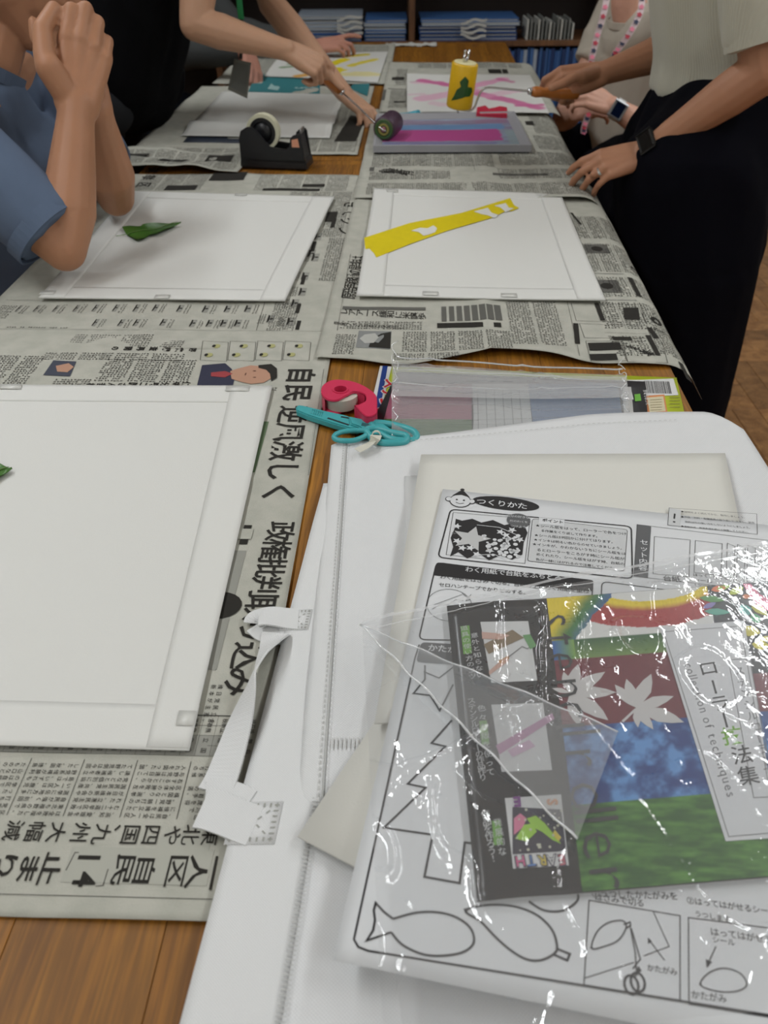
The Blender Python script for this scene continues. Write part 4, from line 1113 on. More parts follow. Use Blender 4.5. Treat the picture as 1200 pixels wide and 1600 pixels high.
# ================================================================ cards and printed sheets lying on the bag
card_m = mat('cream_card', srgb(214, 213, 205), 0.7, bump=0.06, bscale=500, spec=0.3)
zc = 0.7475
def flat(name, label, cat, px, z, m, t, hf=None, nu=16, nv=16):
    Q = Quad(px, z, hf); c = Q.pos(Q.w / 2, Q.h / 2); e = empty(name, (c[0], c[1], z), 0, label, cat); Q.e = e
    Q.build('sheet', m, e, nu, nv, t); return Q
dip = lambda u, v: -0.0 * u
# rotated card below
cb = [at(465, 1308, 0.7365), at(552, 1354, 0.7365)]; dv = cb[1][:2] - cb[0][:2]; dv /= np.linalg.norm(dv); up_ = np.array([-dv[1], dv[0]])
Cb = WQuad([cb[0][:2], cb[0][:2] + dv * 0.30, cb[0][:2] + dv * 0.30 + up_ * 0.27, cb[0][:2] + up_ * 0.27], 0.7375)
e = empty('card', tuple(Cb.pos(0.18, 0.13)), 0, 'cream card lying askew, its corner showing left of the instruction sheet', 'card'); Cb.e = e
Cb.build('sheet', card_m, e, 4, 4, 0.0014)
flat('card', 'large cream card behind the instruction sheet, top edge showing', 'card', [(585, 1130), (1215, 1100), (1133, 708), (658, 710)], 0.7455, card_m, 0.0014)
white_p = mat('copy_paper', srgb(213, 215, 216), 0.55, bump=0.04, bscale=500, spec=0.4)
zi = 0.7475
TLi, BLi = at(692, 765, zi)[:2], at(520, 1502, zi)[:2]
di = TLi - BLi; hi = np.linalg.norm(di); di /= hi; ei = np.array([di[1], -di[0]])
a_i = math.atan2(ei[1], ei[0])
IS = Surf(BLi, a_i, 0.40, hi, zi, lambda u, v: 0.0008 + 0.0008 * bn(u * 5, v * 5 + 7))
e = empty('instruction_sheet', tuple(IS.pos(0.25, 0.23)), 0, 'white instruction sheet printed in black with cut-out outlines and how-to panels', 'sheet'); IS.e = e
IS.build('sheet', white_p, e, 30, 30, 0.0003)
S = IS
blk = mat('black_print', srgb(38, 37, 38), 0.55); gry = mat('grey_print', srgb(152, 153, 152), 0.6); dgr = mat('dark_grey_print', srgb(92, 93, 94), 0.6)
K = Ink(S, 0.0004); Kt = Ink(S, 0.0008); G = Ink(S, 0.0003); G2 = Ink(S, 0.0004); Wt = Ink(S, 0.0008)
def uvp(*pts): return [S.uv(*p) for p in pts]
def tx(ik, s_, a, b, bold=0.0, k=1.0):
    """horizontal line of text between the centres of its first and last glyphs"""
    (ua, va), (ub, vb) = S.uv(*a), S.uv(*b); n = max(1, len(s_) - 1); st = math.hypot(ub - ua, vb - va) / n; rt = math.atan2(vb - va, ub - ua)
    for i, c in enumerate(s_):
        if not c.isspace(): ik.glyph(c, ua + (ub - ua) * i / n, va + (vb - va) * i / n, st * 0.97 * k, rt, bold)
# title oval and child's face
q = uvp((790, 788), (834, 792)); K.disc(q[0][0], q[0][1], 0.0325, 0.0105, 28, -0.0)
tx(Wt, 'つくりかた', (752, 786), (816, 793), 0.012)
q = S.uv(719, 784)
K.disc(q[0], q[1], 0.0108, 0.0108); Kf = Ink(S, 0.0006); Kf.disc(q[0], q[1], 0.0098, 0.0098)
for s_ in (-1, 1): K.disc(q[0] + s_ * 0.0115, q[1] + 0.001, 0.0035, 0.004); Kf.disc(q[0] + s_ * 0.0115, q[1] + 0.001, 0.0026, 0.0031)
Kf.build('face_print', white_p, e)
Kt.disc(q[0] - 0.0035, q[1] + 0.001, 0.0011); Kt.disc(q[0] + 0.0035, q[1] + 0.001, 0.0011)
Kt.stroke([(q[0] - 0.004, q[1] - 0.0035), (q[0], q[1] - 0.0052), (q[0] + 0.004, q[1] - 0.0035)], 0.0007)
Kt.poly([(q[0] - 0.009, q[1] + 0.0065), (q[0] - 0.002, q[1] + 0.016), (q[0] + 0.002, q[1] + 0.016), (q[0] + 0.009, q[1] + 0.0065), (q[0], q[1] + 0.0095)])
Kt.disc(q[0], q[1] + 0.018, 0.0022)
# panel with picture
def rrect(ik, pts, w, r=0.006):
    P = [np.array(S.uv(*p)) for p in pts]; out = []
    for i in range(4):
        a, b, c = P[i - 1], P[i], P[(i + 1) % 4]; d1 = (a - b) / np.linalg.norm(a - b); d2 = (c - b) / np.linalg.norm(c - b)
        for t in np.linspace(0, 1, 5): out.append((1 - t) ** 2 * (b + d1 * r) + 2 * t * (1 - t) * b + t * t * (b + d2 * r))
    ik.stroke(out, w, True); return out
def rfill(ik, pts, r=0.006):
    t = Ink(S); ik.poly([tuple(p) for p in rrect(t, pts, 0.001, r)])
rrect(K, [(684, 872), (988, 906), (986, 824), (704, 797)], 0.0013)
P_ = [(703, 871), (716, 864), (730, 874), (748, 866), (764, 877), (782, 869), (800, 876), (816, 868), (818, 850), (824, 834), (819, 822), (806, 818), (788, 822), (770, 814), (752, 818), (738, 812), (722, 815), (712, 812), (710, 828), (704, 842), (708, 856)]
K.poly(uvp(*P_))
K.stroke(uvp((697, 868), (820, 882), (828, 812), (708, 802)), 0.0004, True)
def star(ik, px, py, r, n=5, rot=0.3, inner=0.45):
    u, v = S.uv(px, py); ik.poly([(u + (r if k % 2 == 0 else r * inner) * math.sin(k * math.pi / n + rot), v + (r if k % 2 == 0 else r * inner) * math.cos(k * math.pi / n + rot)) for k in range(2 * n)])
star(G2, 734, 843, 0.0185, rot=0.0)
Wp = Ink(S, 0.0007)
G2x = Ink(S, 0.0006); star(G2x, 736, 843, 0.0185, rot=0.15); G2x.build('star_print', mat('pale_grey_print', srgb(190, 191, 190), 0.6), e)
rs = random.Random(2)
for k in range(60):
    x = rs.uniform(755, 812); y = rs.uniform(838, 872)
    if x - 755 < (y - 838) * 0.2: continue
    u, v = S.uv(x, y); Wp.disc(u, v, rs.uniform(0.0012, 0.0026), None, 10)
for (x, y) in ((714, 824), (722, 858), (745, 868), (782, 833), (765, 862), (800, 830), (714, 847), (812, 845), (735, 858), (790, 838)): star(Wp, x, y, 0.0045, rot=rs.random())
Wp.stroke(uvp((745, 822), (780, 826), (808, 838)), 0.0007); Wp.stroke(uvp((745, 869), (772, 868), (790, 876)), 0.0007)
Wp.build('star_print', white_p, e)
dg = Ink(S, 0.0006); q = S.uv(810, 815); dg.disc(q[0], q[1], 0.0112, 0.0108); dg.build('badge', dgr, e)
for s_, a, b in (('自分の好きな', (794, 808), (824, 811)), ('形のわくを', (799, 816), (822, 818)), ('つけよう', (800, 824), (819, 826))): tx(Wt, s_, a, b, 0.0)
# tip box
rfill(G, [(824, 878), (975, 894), (980, 829), (832, 812)], 0.003); rrect(K, [(824, 878), (975, 894), (980, 829), (832, 812)], 0.0005, 0.003)
G3 = Ink(S, 0.00036); 
q = uvp((842, 816), (880, 820)); Wb = Ink(S, 0.00055); Wb.poly(uvp((842, 810), (882, 814), (881, 824), (841, 820))); Wb.build('tip_title_ground', white_p, e)
tx(Kt, 'ポイント', (851, 815), (876, 818), 0.016)
lines = [('★シール版をはって、ローラーで色をつけ', (840, 823), (975, 836)), ('る作業をくり返して作ります。', (848, 831), (934, 840)), ('★シール版は何回かに分けてはります。', (838, 838), (958, 849)), ('★インキは明るい色からのせていきましょう。', (837, 845), (972, 859)),
         ('★インキが、かわかないうちにシール版をは', (835, 852), (974, 867)), ('るとローラーをころがす時にシール版が', (842, 861), (972, 875)), ('めくれたり、シール版をはがす時、台紙の', (841, 868), (972, 883)), ('色が一緒にはがれるので注意してください。', (840, 876), (968, 891))]
for l in lines: tx(K, *l, 0.006)
# second panel: black bar, text, circle
rrect(K, [(654, 1000), (920, 1005), (926, 912), (682, 880)], 0.0011)
rfill(K, [(676, 900), (926, 926), (927, 908), (682, 880)], 0.003)
tx(Wt, 'わく用紙で台紙をふちどる', (733, 892), (872, 905), 0.010)
tx(K, 'わく用紙をはさみで切る。台紙の上にわく用紙を重ね', (692, 903), (915, 926), 0.004); tx(K, 'セロハンテープでかりどめする。', (690, 915), (822, 928), 0.004)
q = S.uv(702, 946); K.stroke([(q[0] + 0.019 * math.cos(t), q[1] + 0.019 * math.sin(t)) for t in np.linspace(0, 2 * math.pi, 28)[:-1]], 0.0004, True)
K.stroke(uvp((675, 953), (690, 944), (700, 946), (712, 938), (724, 940)), 0.0004); K.stroke(uvp((678, 946), (722, 930)), 0.0004); K.stroke(uvp((722, 928), (734, 938), (728, 940), (736, 930)), 0.0005)
rrect(K, [(936, 1020), (1250, 1060), (1250, 950), (940, 910)], 0.0009)
# warning strip
G.poly(uvp((1043, 822), (1062, 825), (1064, 798), (1045, 795)))
K.stroke(uvp((1043, 822), (1183, 836), (1182, 804), (1045, 795)), 0.0004, True)
q = uvp((1054, 804), (1053, 812)); K.stroke([q[0], q[1]], 0.0016); q = S.uv(1053, 817); K.disc(q[0], q[1], 0.0012)
for l in (('●説明をよく読んでから、製作しましょう。', (1066, 801), (1164, 810)), ('●作品・材料・各種道具の取り扱いに注意し、使用', (1066, 809), (1176, 818)), ('目的以外の使い方をしないようにしましょう。', (1072, 817), (1172, 826)), ('●直射日光、高温多湿を避けて保管してください。', (1066, 824), (1170, 833))): tx(K, *l)
# contents panel
G2.poly(uvp((990, 902), (1012, 905), (1017, 824), (995, 821))); K.stroke(uvp((990, 902), (1240, 930), (1240, 850), (995, 821)), 0.0004, True)
for i, c in enumerate('セット内容'): u, v = S.uv(1006 - i * 0.5, 850 + i * 10); Wt.glyph(c, u, v, 0.0075, a_i * 0 + 0.0, 0.01)
for (x0, y0, x1, y1) in ((1022, 840, 1078, 898), (1086, 846, 1128, 896), (1136, 850, 1148, 905), (1152, 852, 1164, 908), (1168, 853, 1180, 910)): K.stroke(uvp((x0 - 2, y1), (x1 - 2, y1 + 5), (x1, y0 + 5), (x0, y0)), 0.0004, True)
tx(K, '台紙', (1042, 906), (1056, 907)); tx(K, 'はって はがせる', (1086, 900), (1142, 906)); tx(K, 'シール', (1088, 908), (1108, 910)); tx(K, '(シール版)', (1086, 915), (1122, 919))
# cut-out outlines: the tall left panel
panel = [(548, 1478), (1260, 1600), (1260, 1050), (655, 1006)]
out = [(655, 1008), (648, 1030), (553, 1470), (560, 1482), (575, 1488), (1230, 1592)]
K.stroke(uvp(*out), 0.0012)
rfill(G2, [(650, 1035), (720, 1040), (722, 1008), (658, 1004)], 0.004)
tx(Wt, 'かたがみ', (676, 1014), (722, 1018), 0.014)
K.stroke(uvp((662, 1050), (686, 1060), (712, 1040)), 0.0011); K.stroke(uvp((664, 1040), (664, 1062), (646, 1084), (672, 1087), (687, 1111), (708, 1070)), 0.0013)
tree = [(706, 1126), (674, 1162), (696, 1167), (637, 1226), (665, 1232), (600, 1295), (676, 1306), (663, 1372), (718, 1382), (726, 1318), (760, 1322)]
K.stroke(uvp(*tree), 0.0014)
# fish and leaf outlines
def smooth_px(pts, closed=True, k=6):
    P = [np.array(p, float) for p in pts]
    if closed: P = [P[-1]] + P + [P[0], P[1]]
    o = catmull(P, k); return o[k:-k] if closed else o
fb_ = smooth_px([(614, 1438), (652, 1428), (687, 1428), (716, 1437), (736, 1454), (739, 1477), (716, 1492), (669, 1495), (631, 1480), (611, 1459)], False)
ft_ = smooth_px([(611, 1459), (573, 1472), (583, 1456), (586, 1440), (583, 1425), (586, 1413), (600, 1424), (614, 1438)], False, 3)
K.stroke([S.uv(*p) for p in fb_], 0.0013); K.stroke([S.uv(*p) for p in ((611, 1459), (573, 1472), (583, 1456), (586, 1440), (584, 1425), (587, 1413), (600, 1427), (614, 1438))], 0.0013)
lf = smooth_px([(727, 1425), (762, 1416), (803, 1418), (838, 1431), (862, 1454), (870, 1480), (865, 1492), (844, 1502), (821, 1500), (797, 1486), (774, 1466), (751, 1442)], True)
K.stroke([S.uv(*p) for p in lf], 0.0013, True); K.stroke(uvp((870, 1484), (890, 1492), (886, 1502), (865, 1493)), 0.0013)
K.stroke([S.uv(*p) for p in smooth_px([(826, 1410), (850, 1424), (880, 1424), (902, 1408), (900, 1390)], False)], 0.0013)
# how-to steps at the foot
tx(K, '①うつしたかたがみを', (930, 1398), (1052, 1402), 0.002); tx(K, 'はさみで切る', (935, 1404), (1000, 1413), 0.002); tx(K, '②はってはがせるシールに', (1078, 1409), (1220, 1428), 0.002); tx(K, 'うつします', (1090, 1430), (1135, 1438), 0.002)
K.stroke(uvp((912, 1540), (1062, 1564), (1062, 1432), (920, 1408)), 0.0006, True); K.stroke(uvp((1076, 1570), (1230, 1595), (1230, 1455), (1075, 1435)), 0.0006, True)
lf2 = smooth_px([(924, 1483), (932, 1458), (950, 1443), (972, 1440), (978, 1450), (966, 1470), (944, 1480)]); K.stroke([S.uv(*p) for p in lf2], 0.0008, True); K.stroke(uvp((974, 1446), (984, 1442), (985, 1447), (978, 1452)), 0.0008)
K.stroke(uvp((984, 1448), (992, 1490), (994, 1520)), 0.0007); K.stroke(uvp((986, 1452), (1000, 1500), (988, 1515)), 0.0007)
for (x, y) in ((986, 1540), (996, 1536)): q = S.uv(x, y); K.stroke([(q[0] + 0.0038 * math.cos(t), q[1] + 0.005 * math.sin(t)) for t in np.linspace(0, 6.28, 14)[:-1]], 0.0013, True)
q = uvp((997, 1510), (1002, 1518), (990, 1530)); K.poly(q)
tx(K, 'かたがみ', (1016, 1514), (1052, 1520), 0.002); K.stroke(uvp((1038, 1502), (1014, 1470)), 0.0006); K.poly(uvp((1012, 1466), (1018, 1472), (1012, 1476)))
K.stroke(uvp((1020, 1425), (1045, 1480), (1005, 1495)), 0.0005); K.stroke(uvp((912, 1530), (990, 1505)), 0.0005)
tx(K, 'はってはがせる', (1116, 1458), (1200, 1470)); tx(K, 'シール', (1118, 1470), (1142, 1474)); K.stroke(uvp((1118, 1480), (1106, 1506)), 0.0006); K.poly(uvp((1102, 1500), (1112, 1504), (1104, 1514)))
lf3 = smooth_px([(1094, 1540), (1106, 1522), (1130, 1514), (1156, 1522), (1166, 1540), (1150, 1550), (1120, 1550)]); K.stroke([S.uv(*p) for p in lf3], 0.0007, True); tx(K, 'かたがみ', (1086, 1556), (1128, 1562))
G.build('pale_panel', mat('pale_panel', srgb(196, 198, 198), 0.6), e); G2.build('grey_panel', gry if False else dgr, e); K.build('black_print', blk, e); Kt.build('fine_print', blk, e); Wt.build('white_lettering', white_p, e)

# ================================================================ booklet
zb = 0.7515
BB = Quad([(745, 1411), (1330, 1362), (1250, 906), (698, 948)], zb, lambda u, v: 0.001 + 0.0015 * np.sin(np.clip(u / 0.06, 0, 1) * 3.14) + 0.0008 * bn(u * 6, v * 6))
e = empty('booklet', tuple(BB.pos(0.17, 0.12)), 0, 'colourful roller technique booklet inside the clear sleeve', 'booklet'); BB.e = e; S = BB
BB.build('pages', mat('pages', srgb(200, 200, 196), 0.7), e, 12, 12, 0.0025, 0.001, 0.001, BB.w - 0.001, BB.h - 0.001, -0.0006)
gloss = mat('booklet_black', srgb(34, 34, 36), 0.22, spec=0.5)
BB.build('cover', gloss, e, 30, 20, 0.0006)
# painted art: coordinates a,b in 0..1 over the art area
u0, v0 = BB.uv(940, 1396); u0 = (BB.uv(842, 938)[0] + BB.uv(925, 1396)[0]) / 2; ua_ = BB.uv(842, 938)[0]; ub_ = BB.uv(922, 1396)[0]
art_u0 = (ua_ + ub_) / 2; art_u1 = BB.w - 0.001
nA, nB_, nC = Noise(31, 128), Noise(32, 128), Noise(33, 128)
def fbm(n, x, y, o=4):
    s_ = 0; a = 0.5
    for k in range(o): s_ = s_ + a * n(x * 2 ** k + 7 * k, y * 2 ** k); a *= 0.55
    return s_
def lerp(a, b, t): return a * (1 - t[..., None]) + b * t[..., None]
vv = [BB.uv(870, y)[1] for y in (1003, 1034, 1139, 1262)]
bounds = [(v_ - 0.001) / (BB.h - 0.002) for v_ in vv]
def art(A, B):
    x = A; y = B
    # pixel-like coordinates relative to the top left of the art area, in metres
    X = A * (art_u1 - art_u0); Y = (1 - B) * BB.h
    C = np.zeros(A.shape + (3,)); Wc = np.array(srgb(216, 217, 214)); C[:] = Wc
    sl = 0.05 * X / 0.3
    tex = fbm(nA, X * 900, Y * 160) * 0.12
    # rainbow crescents at the top
    cx_, cy_ = 0.080, -0.032
    r = np.hypot((X - cx_) * 0.82, Y - cy_) + 0.0015 * fbm(nB_, X * 120, Y * 120)
    ring = (r > 0.045) & (r < 0.075) & (X > 0.028 + 0.3 * np.clip(0.02 - Y, 0, 1)) & (X < 0.124)
    t = np.clip((r - 0.045) / 0.030, 0, 1)
    bl_, yl, rd, gn, og = [np.array(srgb(*c)) for c in ((52, 88, 160), (226, 202, 44), (168, 58, 60), (64, 120, 66), (206, 128, 40))]
    rc = np.where((t < 0.18)[..., None], yl, np.where((t < 0.38)[..., None], lerp(yl, rd, np.clip((t - 0.18) / 0.2, 0, 1)), rd))
    C = np.where(ring[..., None] & (Y < 0.062)[..., None], rc * (1 + tex[..., None]), C)
    # left band: yellow, green, blue
    q = X + 0.55 * Y - 0.004 + 0.003 * fbm(nC, X * 150, Y * 150)
    k1 = np.clip((q - 0.018) / 0.014, 0, 1); k2 = np.clip((q - 0.034) / 0.014, 0, 1)
    lb = lerp(lerp(yl, gn, k1), bl_, k2); m1 = (X < 0.052 - 0.55 * Y) & (Y < 0.075) ; m1 = (q < 0.046 - 0.10 * Y) & (Y < 0.062)
    C = np.where(m1[..., None], lb * (1 + tex[..., None]), C)
    # bands
    b0, b1, b2, b3 = [b + 0.0 * x for b in bounds]
    sk = lambda b: B < b + 0.010 * fbm(nA, X * 200, 0 * Y) * 0.6
    gb = (B < b0) & (B > b1) & (X > 0.006)
    C = np.where(gb[..., None], lerp(np.array(srgb(52, 96, 58)), np.array(srgb(120, 150, 80)), np.clip((b0 - B) / (b0 - b1) * 0.9 - 0.1 + tex, 0, 1)), C)
    bl2 = (X < 0.016) & (B < b0) & (B > b1); C = np.where(bl2[..., None], lerp(np.array(srgb(40, 96, 170)), np.array(srgb(120, 160, 70)), np.clip(X / 0.016, 0, 1)), C)
    mm = (B <= b1) & (B > b2); C = np.where(mm[..., None], np.array(srgb(112, 48, 58)) * (1 + 1.2 * tex[..., None]), C)
    bm_ = (B <= b2) & (B > b3); t = np.clip(0.5 + 1.3 * fbm(nB_, X * 90, Y * 90), 0, 1); C = np.where(bm_[..., None], lerp(np.array(srgb(28, 60, 124)), np.array(srgb(96, 148, 204)), t ** 1.6), C)
    gm = (B <= b3); t = np.clip(0.42 + 1.0 * fbm(nC, X * 60 + Y * 30, Y * 300 - X * 40), 0, 1); C = np.where(gm[..., None], lerp(np.array(srgb(40, 88, 36)), np.array(srgb(88, 142, 60)), t ** 1.2), C)
    # dark floral area on the right
    fm = (X > 0.122 + 0.03 * Y) & (Y < 0.100); C = np.where(fm[..., None], np.array(srgb(34, 38, 46)), C)
    return np.clip(C, 0, 1)
BB.picture('cover_art', art, art_u0, 0.0005, art_u1, BB.h - 0.0005, 330, 260, painted('cover_print', 0.25), e, 0.0003)
# coloured leaves in the dark corner
for (x, y, w_, h_, a, c) in ((1112, 938, .010, .004, -0.3, (84, 150, 80)), (1120, 958, .010, .004, -0.2, (90, 170, 150)), (1108, 948, .006, .003, 0.5, (140, 130, 190)), (1122, 922, .006, .004, 0.2, (226, 120, 70)), (1150, 925, .007, .004, 0.6, (190, 206, 70)), (1130, 920, .006, .003, .4, (150, 190, 60)), (1165, 934, .003, .003, 0, (226, 140, 90)),
                             (1164, 955, .005, .007, 0.3, (70, 160, 150)), (1180, 968, .004, .006, 0.3, (80, 170, 120)), (1186, 955, .009, .004, -0.9, (190, 190, 60)), (1172, 988, .008, .006, -0.4, (200, 190, 60)), (1188, 1010, .007, .005, -0.3, (210, 200, 60)), (1196, 1000, .007, .003, .2, (200, 190, 70))):
    ik = Ink(S, 0.0006); u, v = S.uv(x, y); pts = [(u + math.cos(a) * p[0] * w_ - math.sin(a) * p[1] * h_, v + math.sin(a) * p[0] * w_ + math.cos(a) * p[1] * h_) for p in [(-1, 0), (-0.6, 0.7), (0, 1), (0.6, 0.6), (1, 0), (0.6, -0.6), (0, -1), (-0.6, -0.7)]]
    ik.poly(pts); ik.build('printed_leaf', mat('leafprint_%d_%d_%d' % c, srgb(*c), 0.3), e)
ik = Ink(S, 0.0006); ik.poly([S.uv(*p) for p in ((1172, 914), (1186, 930), (1205, 940), (1205, 960), (1182, 948), (1168, 930), (1160, 914))]); ik.build('printed_branch', mat('pink_branch', srgb(220, 120, 150), 0.3), e)
# maple leaves
ml = Ink(S, 0.0006)
def maple(cx_, cy_, tips, w=0.17):
    c = np.array(S.uv(cx_, cy_)); T_ = [np.array(S.uv(*t)) for t in tips]; pts = []
    for i, t in enumerate(T_):
        d = t - c; n = np.array([-d[1], d[0]]); nx = T_[(i + 1) % len(T_)] - c
        pts += [c + d * 0.22 + n * (-w * 0.6), c + d * 0.5 - n * w, c + d * 0.78 - n * w * 0.6, t, c + d * 0.78 + n * w * 0.6, c + d * 0.5 + n * w, c + d * 0.22 + n * w * 0.6]
    for i in range(0, len(pts), 7): ml.poly([tuple(c)] + [tuple(p) for p in pts[i:i + 7]])
maple(993, 1108, [(978, 1063), (1017, 1055), (1052, 1090), (1068, 1131), (1020, 1142), (996, 1139), (960, 1072)])
ml.stroke([S.uv(993, 1110), S.uv(972, 1130)], 0.002)
maple(890, 1085, [(880, 1052), (903, 1040), (945, 1052), (962, 1084), (950, 1128), (905, 1138), (862, 1078)])
ml.stroke([S.uv(962, 1084), S.uv(985, 1096)], 0.001)
ml.build('maple_leaf_print', mat('maple_pale', srgb(196, 194, 192), 0.3), e)
# title panel
pn = Ink(S, 0.0009); pn.poly([S.uv(*p) for p in ((1132, 1318), (1215, 1312), (1162, 972), (1030, 983))]); pn.build('title_panel', mat('panel_white', srgb(206, 208, 210), 0.3), e)
tl_ = Ink(S, 0.0012); tg = Ink(S, 0.0012); tgr = Ink(S, 0.0012); fr = Ink(S, 0.0011)
fr.stroke([S.uv(*p) for p in ((1137, 1311), (1212, 1304), (1156, 981), (1036, 990))], 0.0005, True); fr.stroke([S.uv(*p) for p in ((1176, 1250), (1210, 1248), (1170, 1032), (1137, 1034))], 0.0005, True)
rb = 0.10
for c, x, y in (('ロ', 1106, 1048), ('ー', 1117, 1076), ('ラ', 1124, 1103), ('ー', 1134, 1128), ('法', 1158, 1184), ('集', 1168, 1217)):
    u, v = S.uv(x, y); tl_.glyph(c, u, v, 0.0150, rb + (math.pi / 2 if c == 'ー' else 0), 0.004)
u, v = S.uv(1143, 1154); tg.glyph('技', u, v, 0.0152, rb, 0.010)
for i, c in enumerate('ステンシルローラーで'): u, v = S.uv(1154 + i * 5.2, 1052 + i * 17.5); tgr.glyph(c, u, v, 0.0085, rb + (math.pi / 2 if c == 'ー' else 0))
(ua, va), (ub, vb) = S.uv(1074, 1040), S.uv(1136, 1230); tgr.latin('collection of techniques', ua, va, 0.0092, math.atan2(vb - va, ub - ua), 0, 0.0010)
tl_.build('title_lettering', mat('title_black', srgb(58, 60, 62), 0.4), e); tg.build('green_lettering', mat('title_green', srgb(122, 180, 56), 0.4), e); tgr.build('grey_lettering', mat('title_grey', srgb(120, 122, 124), 0.4), e); fr.build('panel_rule', mat('rule_grey', srgb(110, 112, 112), 0.4), e)
# large latin title running down the spine side
lt = Ink(S, 0.0010); rr = math.atan2(S.uv(918, 1390)[1] - S.uv(855, 950)[1], S.uv(918, 1390)[0] - S.uv(855, 950)[0])
for c, x, y in (('s', 858, 972), ('t', 862, 1002), ('e', 869, 1036), ('n', 876, 1078), ('c', 884, 1112), ('i', 888, 1136), ('l', 890, 1148), ('r', 898, 1188), ('o', 908, 1247), ('l', 914, 1270), ('l', 917, 1284), ('e', 928, 1322), ('r', 940, 1376)):
    u, v = S.uv(x + 14, y); load_glyphs(c, -0.012); lt.glyph(c, u, v, 0.043, rr, -0.012)
lt.build('spine_title', mat('spine_black', srgb(40, 42, 44), 0.4), e)
# three pictures in the black band
wp = Ink(S, 0.0006)
for q in (((767, 1072), (839, 1066), (825, 973), (750, 976)), ((783, 1211), (862, 1206), (848, 1101), (767, 1106))): wp.poly([S.uv(*p) for p in q])
for q in (((801, 1362), (888, 1355), (876, 1244), (788, 1252)),): wp.poly([S.uv(*p) for p in q])
wp.build('picture_ground', mat('picture_white', srgb(206, 207, 206), 0.3), e)
def pic(name, col, pts, e_=0.0008):
    ik = Ink(S, e_); ik.poly([S.uv(*p) for p in pts]); return ik.build(name, mat('p_%d_%d_%d' % col, srgb(*col), 0.35), e)
pic('board_print', (128, 110, 84), ((755, 1012), (800, 988), (818, 1000), (763, 1027)))
pic('hand_print', (196, 160, 146), ((752, 992), (784, 995), (796, 997), (784, 1004), (753, 1003)))
pic('hand_print', (196, 160, 146), ((763, 1054), (782, 1037), (792, 1032), (794, 1038), (764, 1060)))
pic('handle_print', (190, 140, 80), ((778, 1038), (794, 1029), (795, 1034), (782, 1042)))
ik = Ink(S, 0.0008); ik.stroke([S.uv(*p) for p in ((793, 1032), (815, 1014), (824, 1017), (830, 1012))], 0.0009); ik.build('wire_print', mat('p_wire', srgb(120, 120, 120), 0.4), e)
pic('roller_print', (96, 150, 92), ((816, 996), (828, 994), (838, 1012), (828, 1018)))
pic('stripe_print', (176, 120, 158), ((774, 1170), (862, 1117), (866, 1126), (780, 1184)), 0.0007)
pic('stripe_print', (200, 160, 188), ((792, 1178), (826, 1160), (836, 1170), (800, 1188)), 0.0008)
# the third picture: night sky with shapes, letters above and below
pic('night_print', (46, 42, 58), ((800, 1340), (884, 1333), (876, 1268), (800, 1266)))
pic('shape_print', (206, 120, 150), ((802, 1310), (816, 1298), (822, 1284), (812, 1276), (802, 1284)), 0.0010)
pic('shape_print', (150, 196, 60), ((822, 1320), (838, 1304), (830, 1292), (818, 1294), (804, 1316)), 0.0011)
pic('shape_print', (150, 196, 60), ((822, 1284), (836, 1279), (850, 1290), (862, 1304), (876, 1322), (862, 1316), (846, 1304), (832, 1298)), 0.0010)
pic('shape_print', (210, 190, 70), ((866, 1300), (876, 1312), (872, 1318), (862, 1308)), 0.0011)
sp = Ink(S, 0.0012)
for k in range(22): u, v = S.uv(random.uniform(804, 878), random.uniform(1270, 1336)); sp.disc(u, v, 0.0006 + 0.0005 * random.random(), None, 8)
sp.build('star_print', mat('p_star', srgb(190, 190, 170), 0.4), e)
for c, x, y, col in (('H', 812, 1351, (206, 96, 140)), ('T', 829, 1350, (90, 130, 190)), ('R', 846, 1349, (196, 176, 70)), ('A', 861, 1348, (190, 190, 190)), ('E', 877, 1347, (196, 110, 120))):
    ik = Ink(S, 0.0011); u, v = S.uv(x, y); load_glyphs(c, 0.05); ik.glyph(c, u, v, 0.0100, math.pi + 0.08, 0.05); ik.build('letter_shadow', mat('p_shadow', srgb(46, 44, 70), 0.4), e)
    ik = Ink(S, 0.0013); load_glyphs(c, 0.01); ik.glyph(c, u, v, 0.0090, math.pi + 0.08, 0.01); ik.build('letter', mat('p_%d_%d_%d' % col, srgb(*col), 0.35), e)
ik = Ink(S, 0.0012); u, v = S.uv(807, 1258); load_glyphs('E', 0.05); ik.glyph('E', u, v, 0.0095, math.pi, 0.05); ik.build('letter', mat('p_mag', srgb(120, 60, 130), 0.4), e)
ik = Ink(S, 0.0012)
u, v = S.uv(862, 1257); load_glyphs('S', 0.05); ik.glyph('S', u, v, 0.0095, -math.pi / 2, 0.05); ik.build('letter', mat('p_orange', srgb(210, 150, 110), 0.4), e)
# white vertical captions with green tags
gt = Ink(S, 0.0006)
for q in (((724, 1026), (737, 1025), (733, 981), (719, 982)), ((752, 1168), (764, 1167), (760, 1130), (748, 1131)), ((771, 1325), (785, 1324), (781, 1286), (768, 1287))): gt.poly([S.uv(*p) for p in q])
gt.build('green_tag', mat('tag_green', srgb(104, 160, 62), 0.35), e)
wt = Ink(S, 0.0010)
def vtx(s_, a, b, size):
    for i, c in enumerate(s_):
        t = i / (len(s_) - 1); u, v = S.uv(a[0] + (b[0] - a[0]) * t, a[1] + (b[1] - a[1]) * t); wt.glyph(c, u, v, size, rb if c != 'ー' else rb + 1.57, 0.0)
vtx('意外と知らない', (741, 998), (750, 1060), 0.0056); vtx('道具の使い方のコツ', (725, 986), (738, 1062), 0.0056)
vtx('色々な版を使って', (752, 1112), (766, 1212), 0.0060); vtx('ステンシルローラーの作品作り', (736, 1100), (754, 1220), 0.0058)
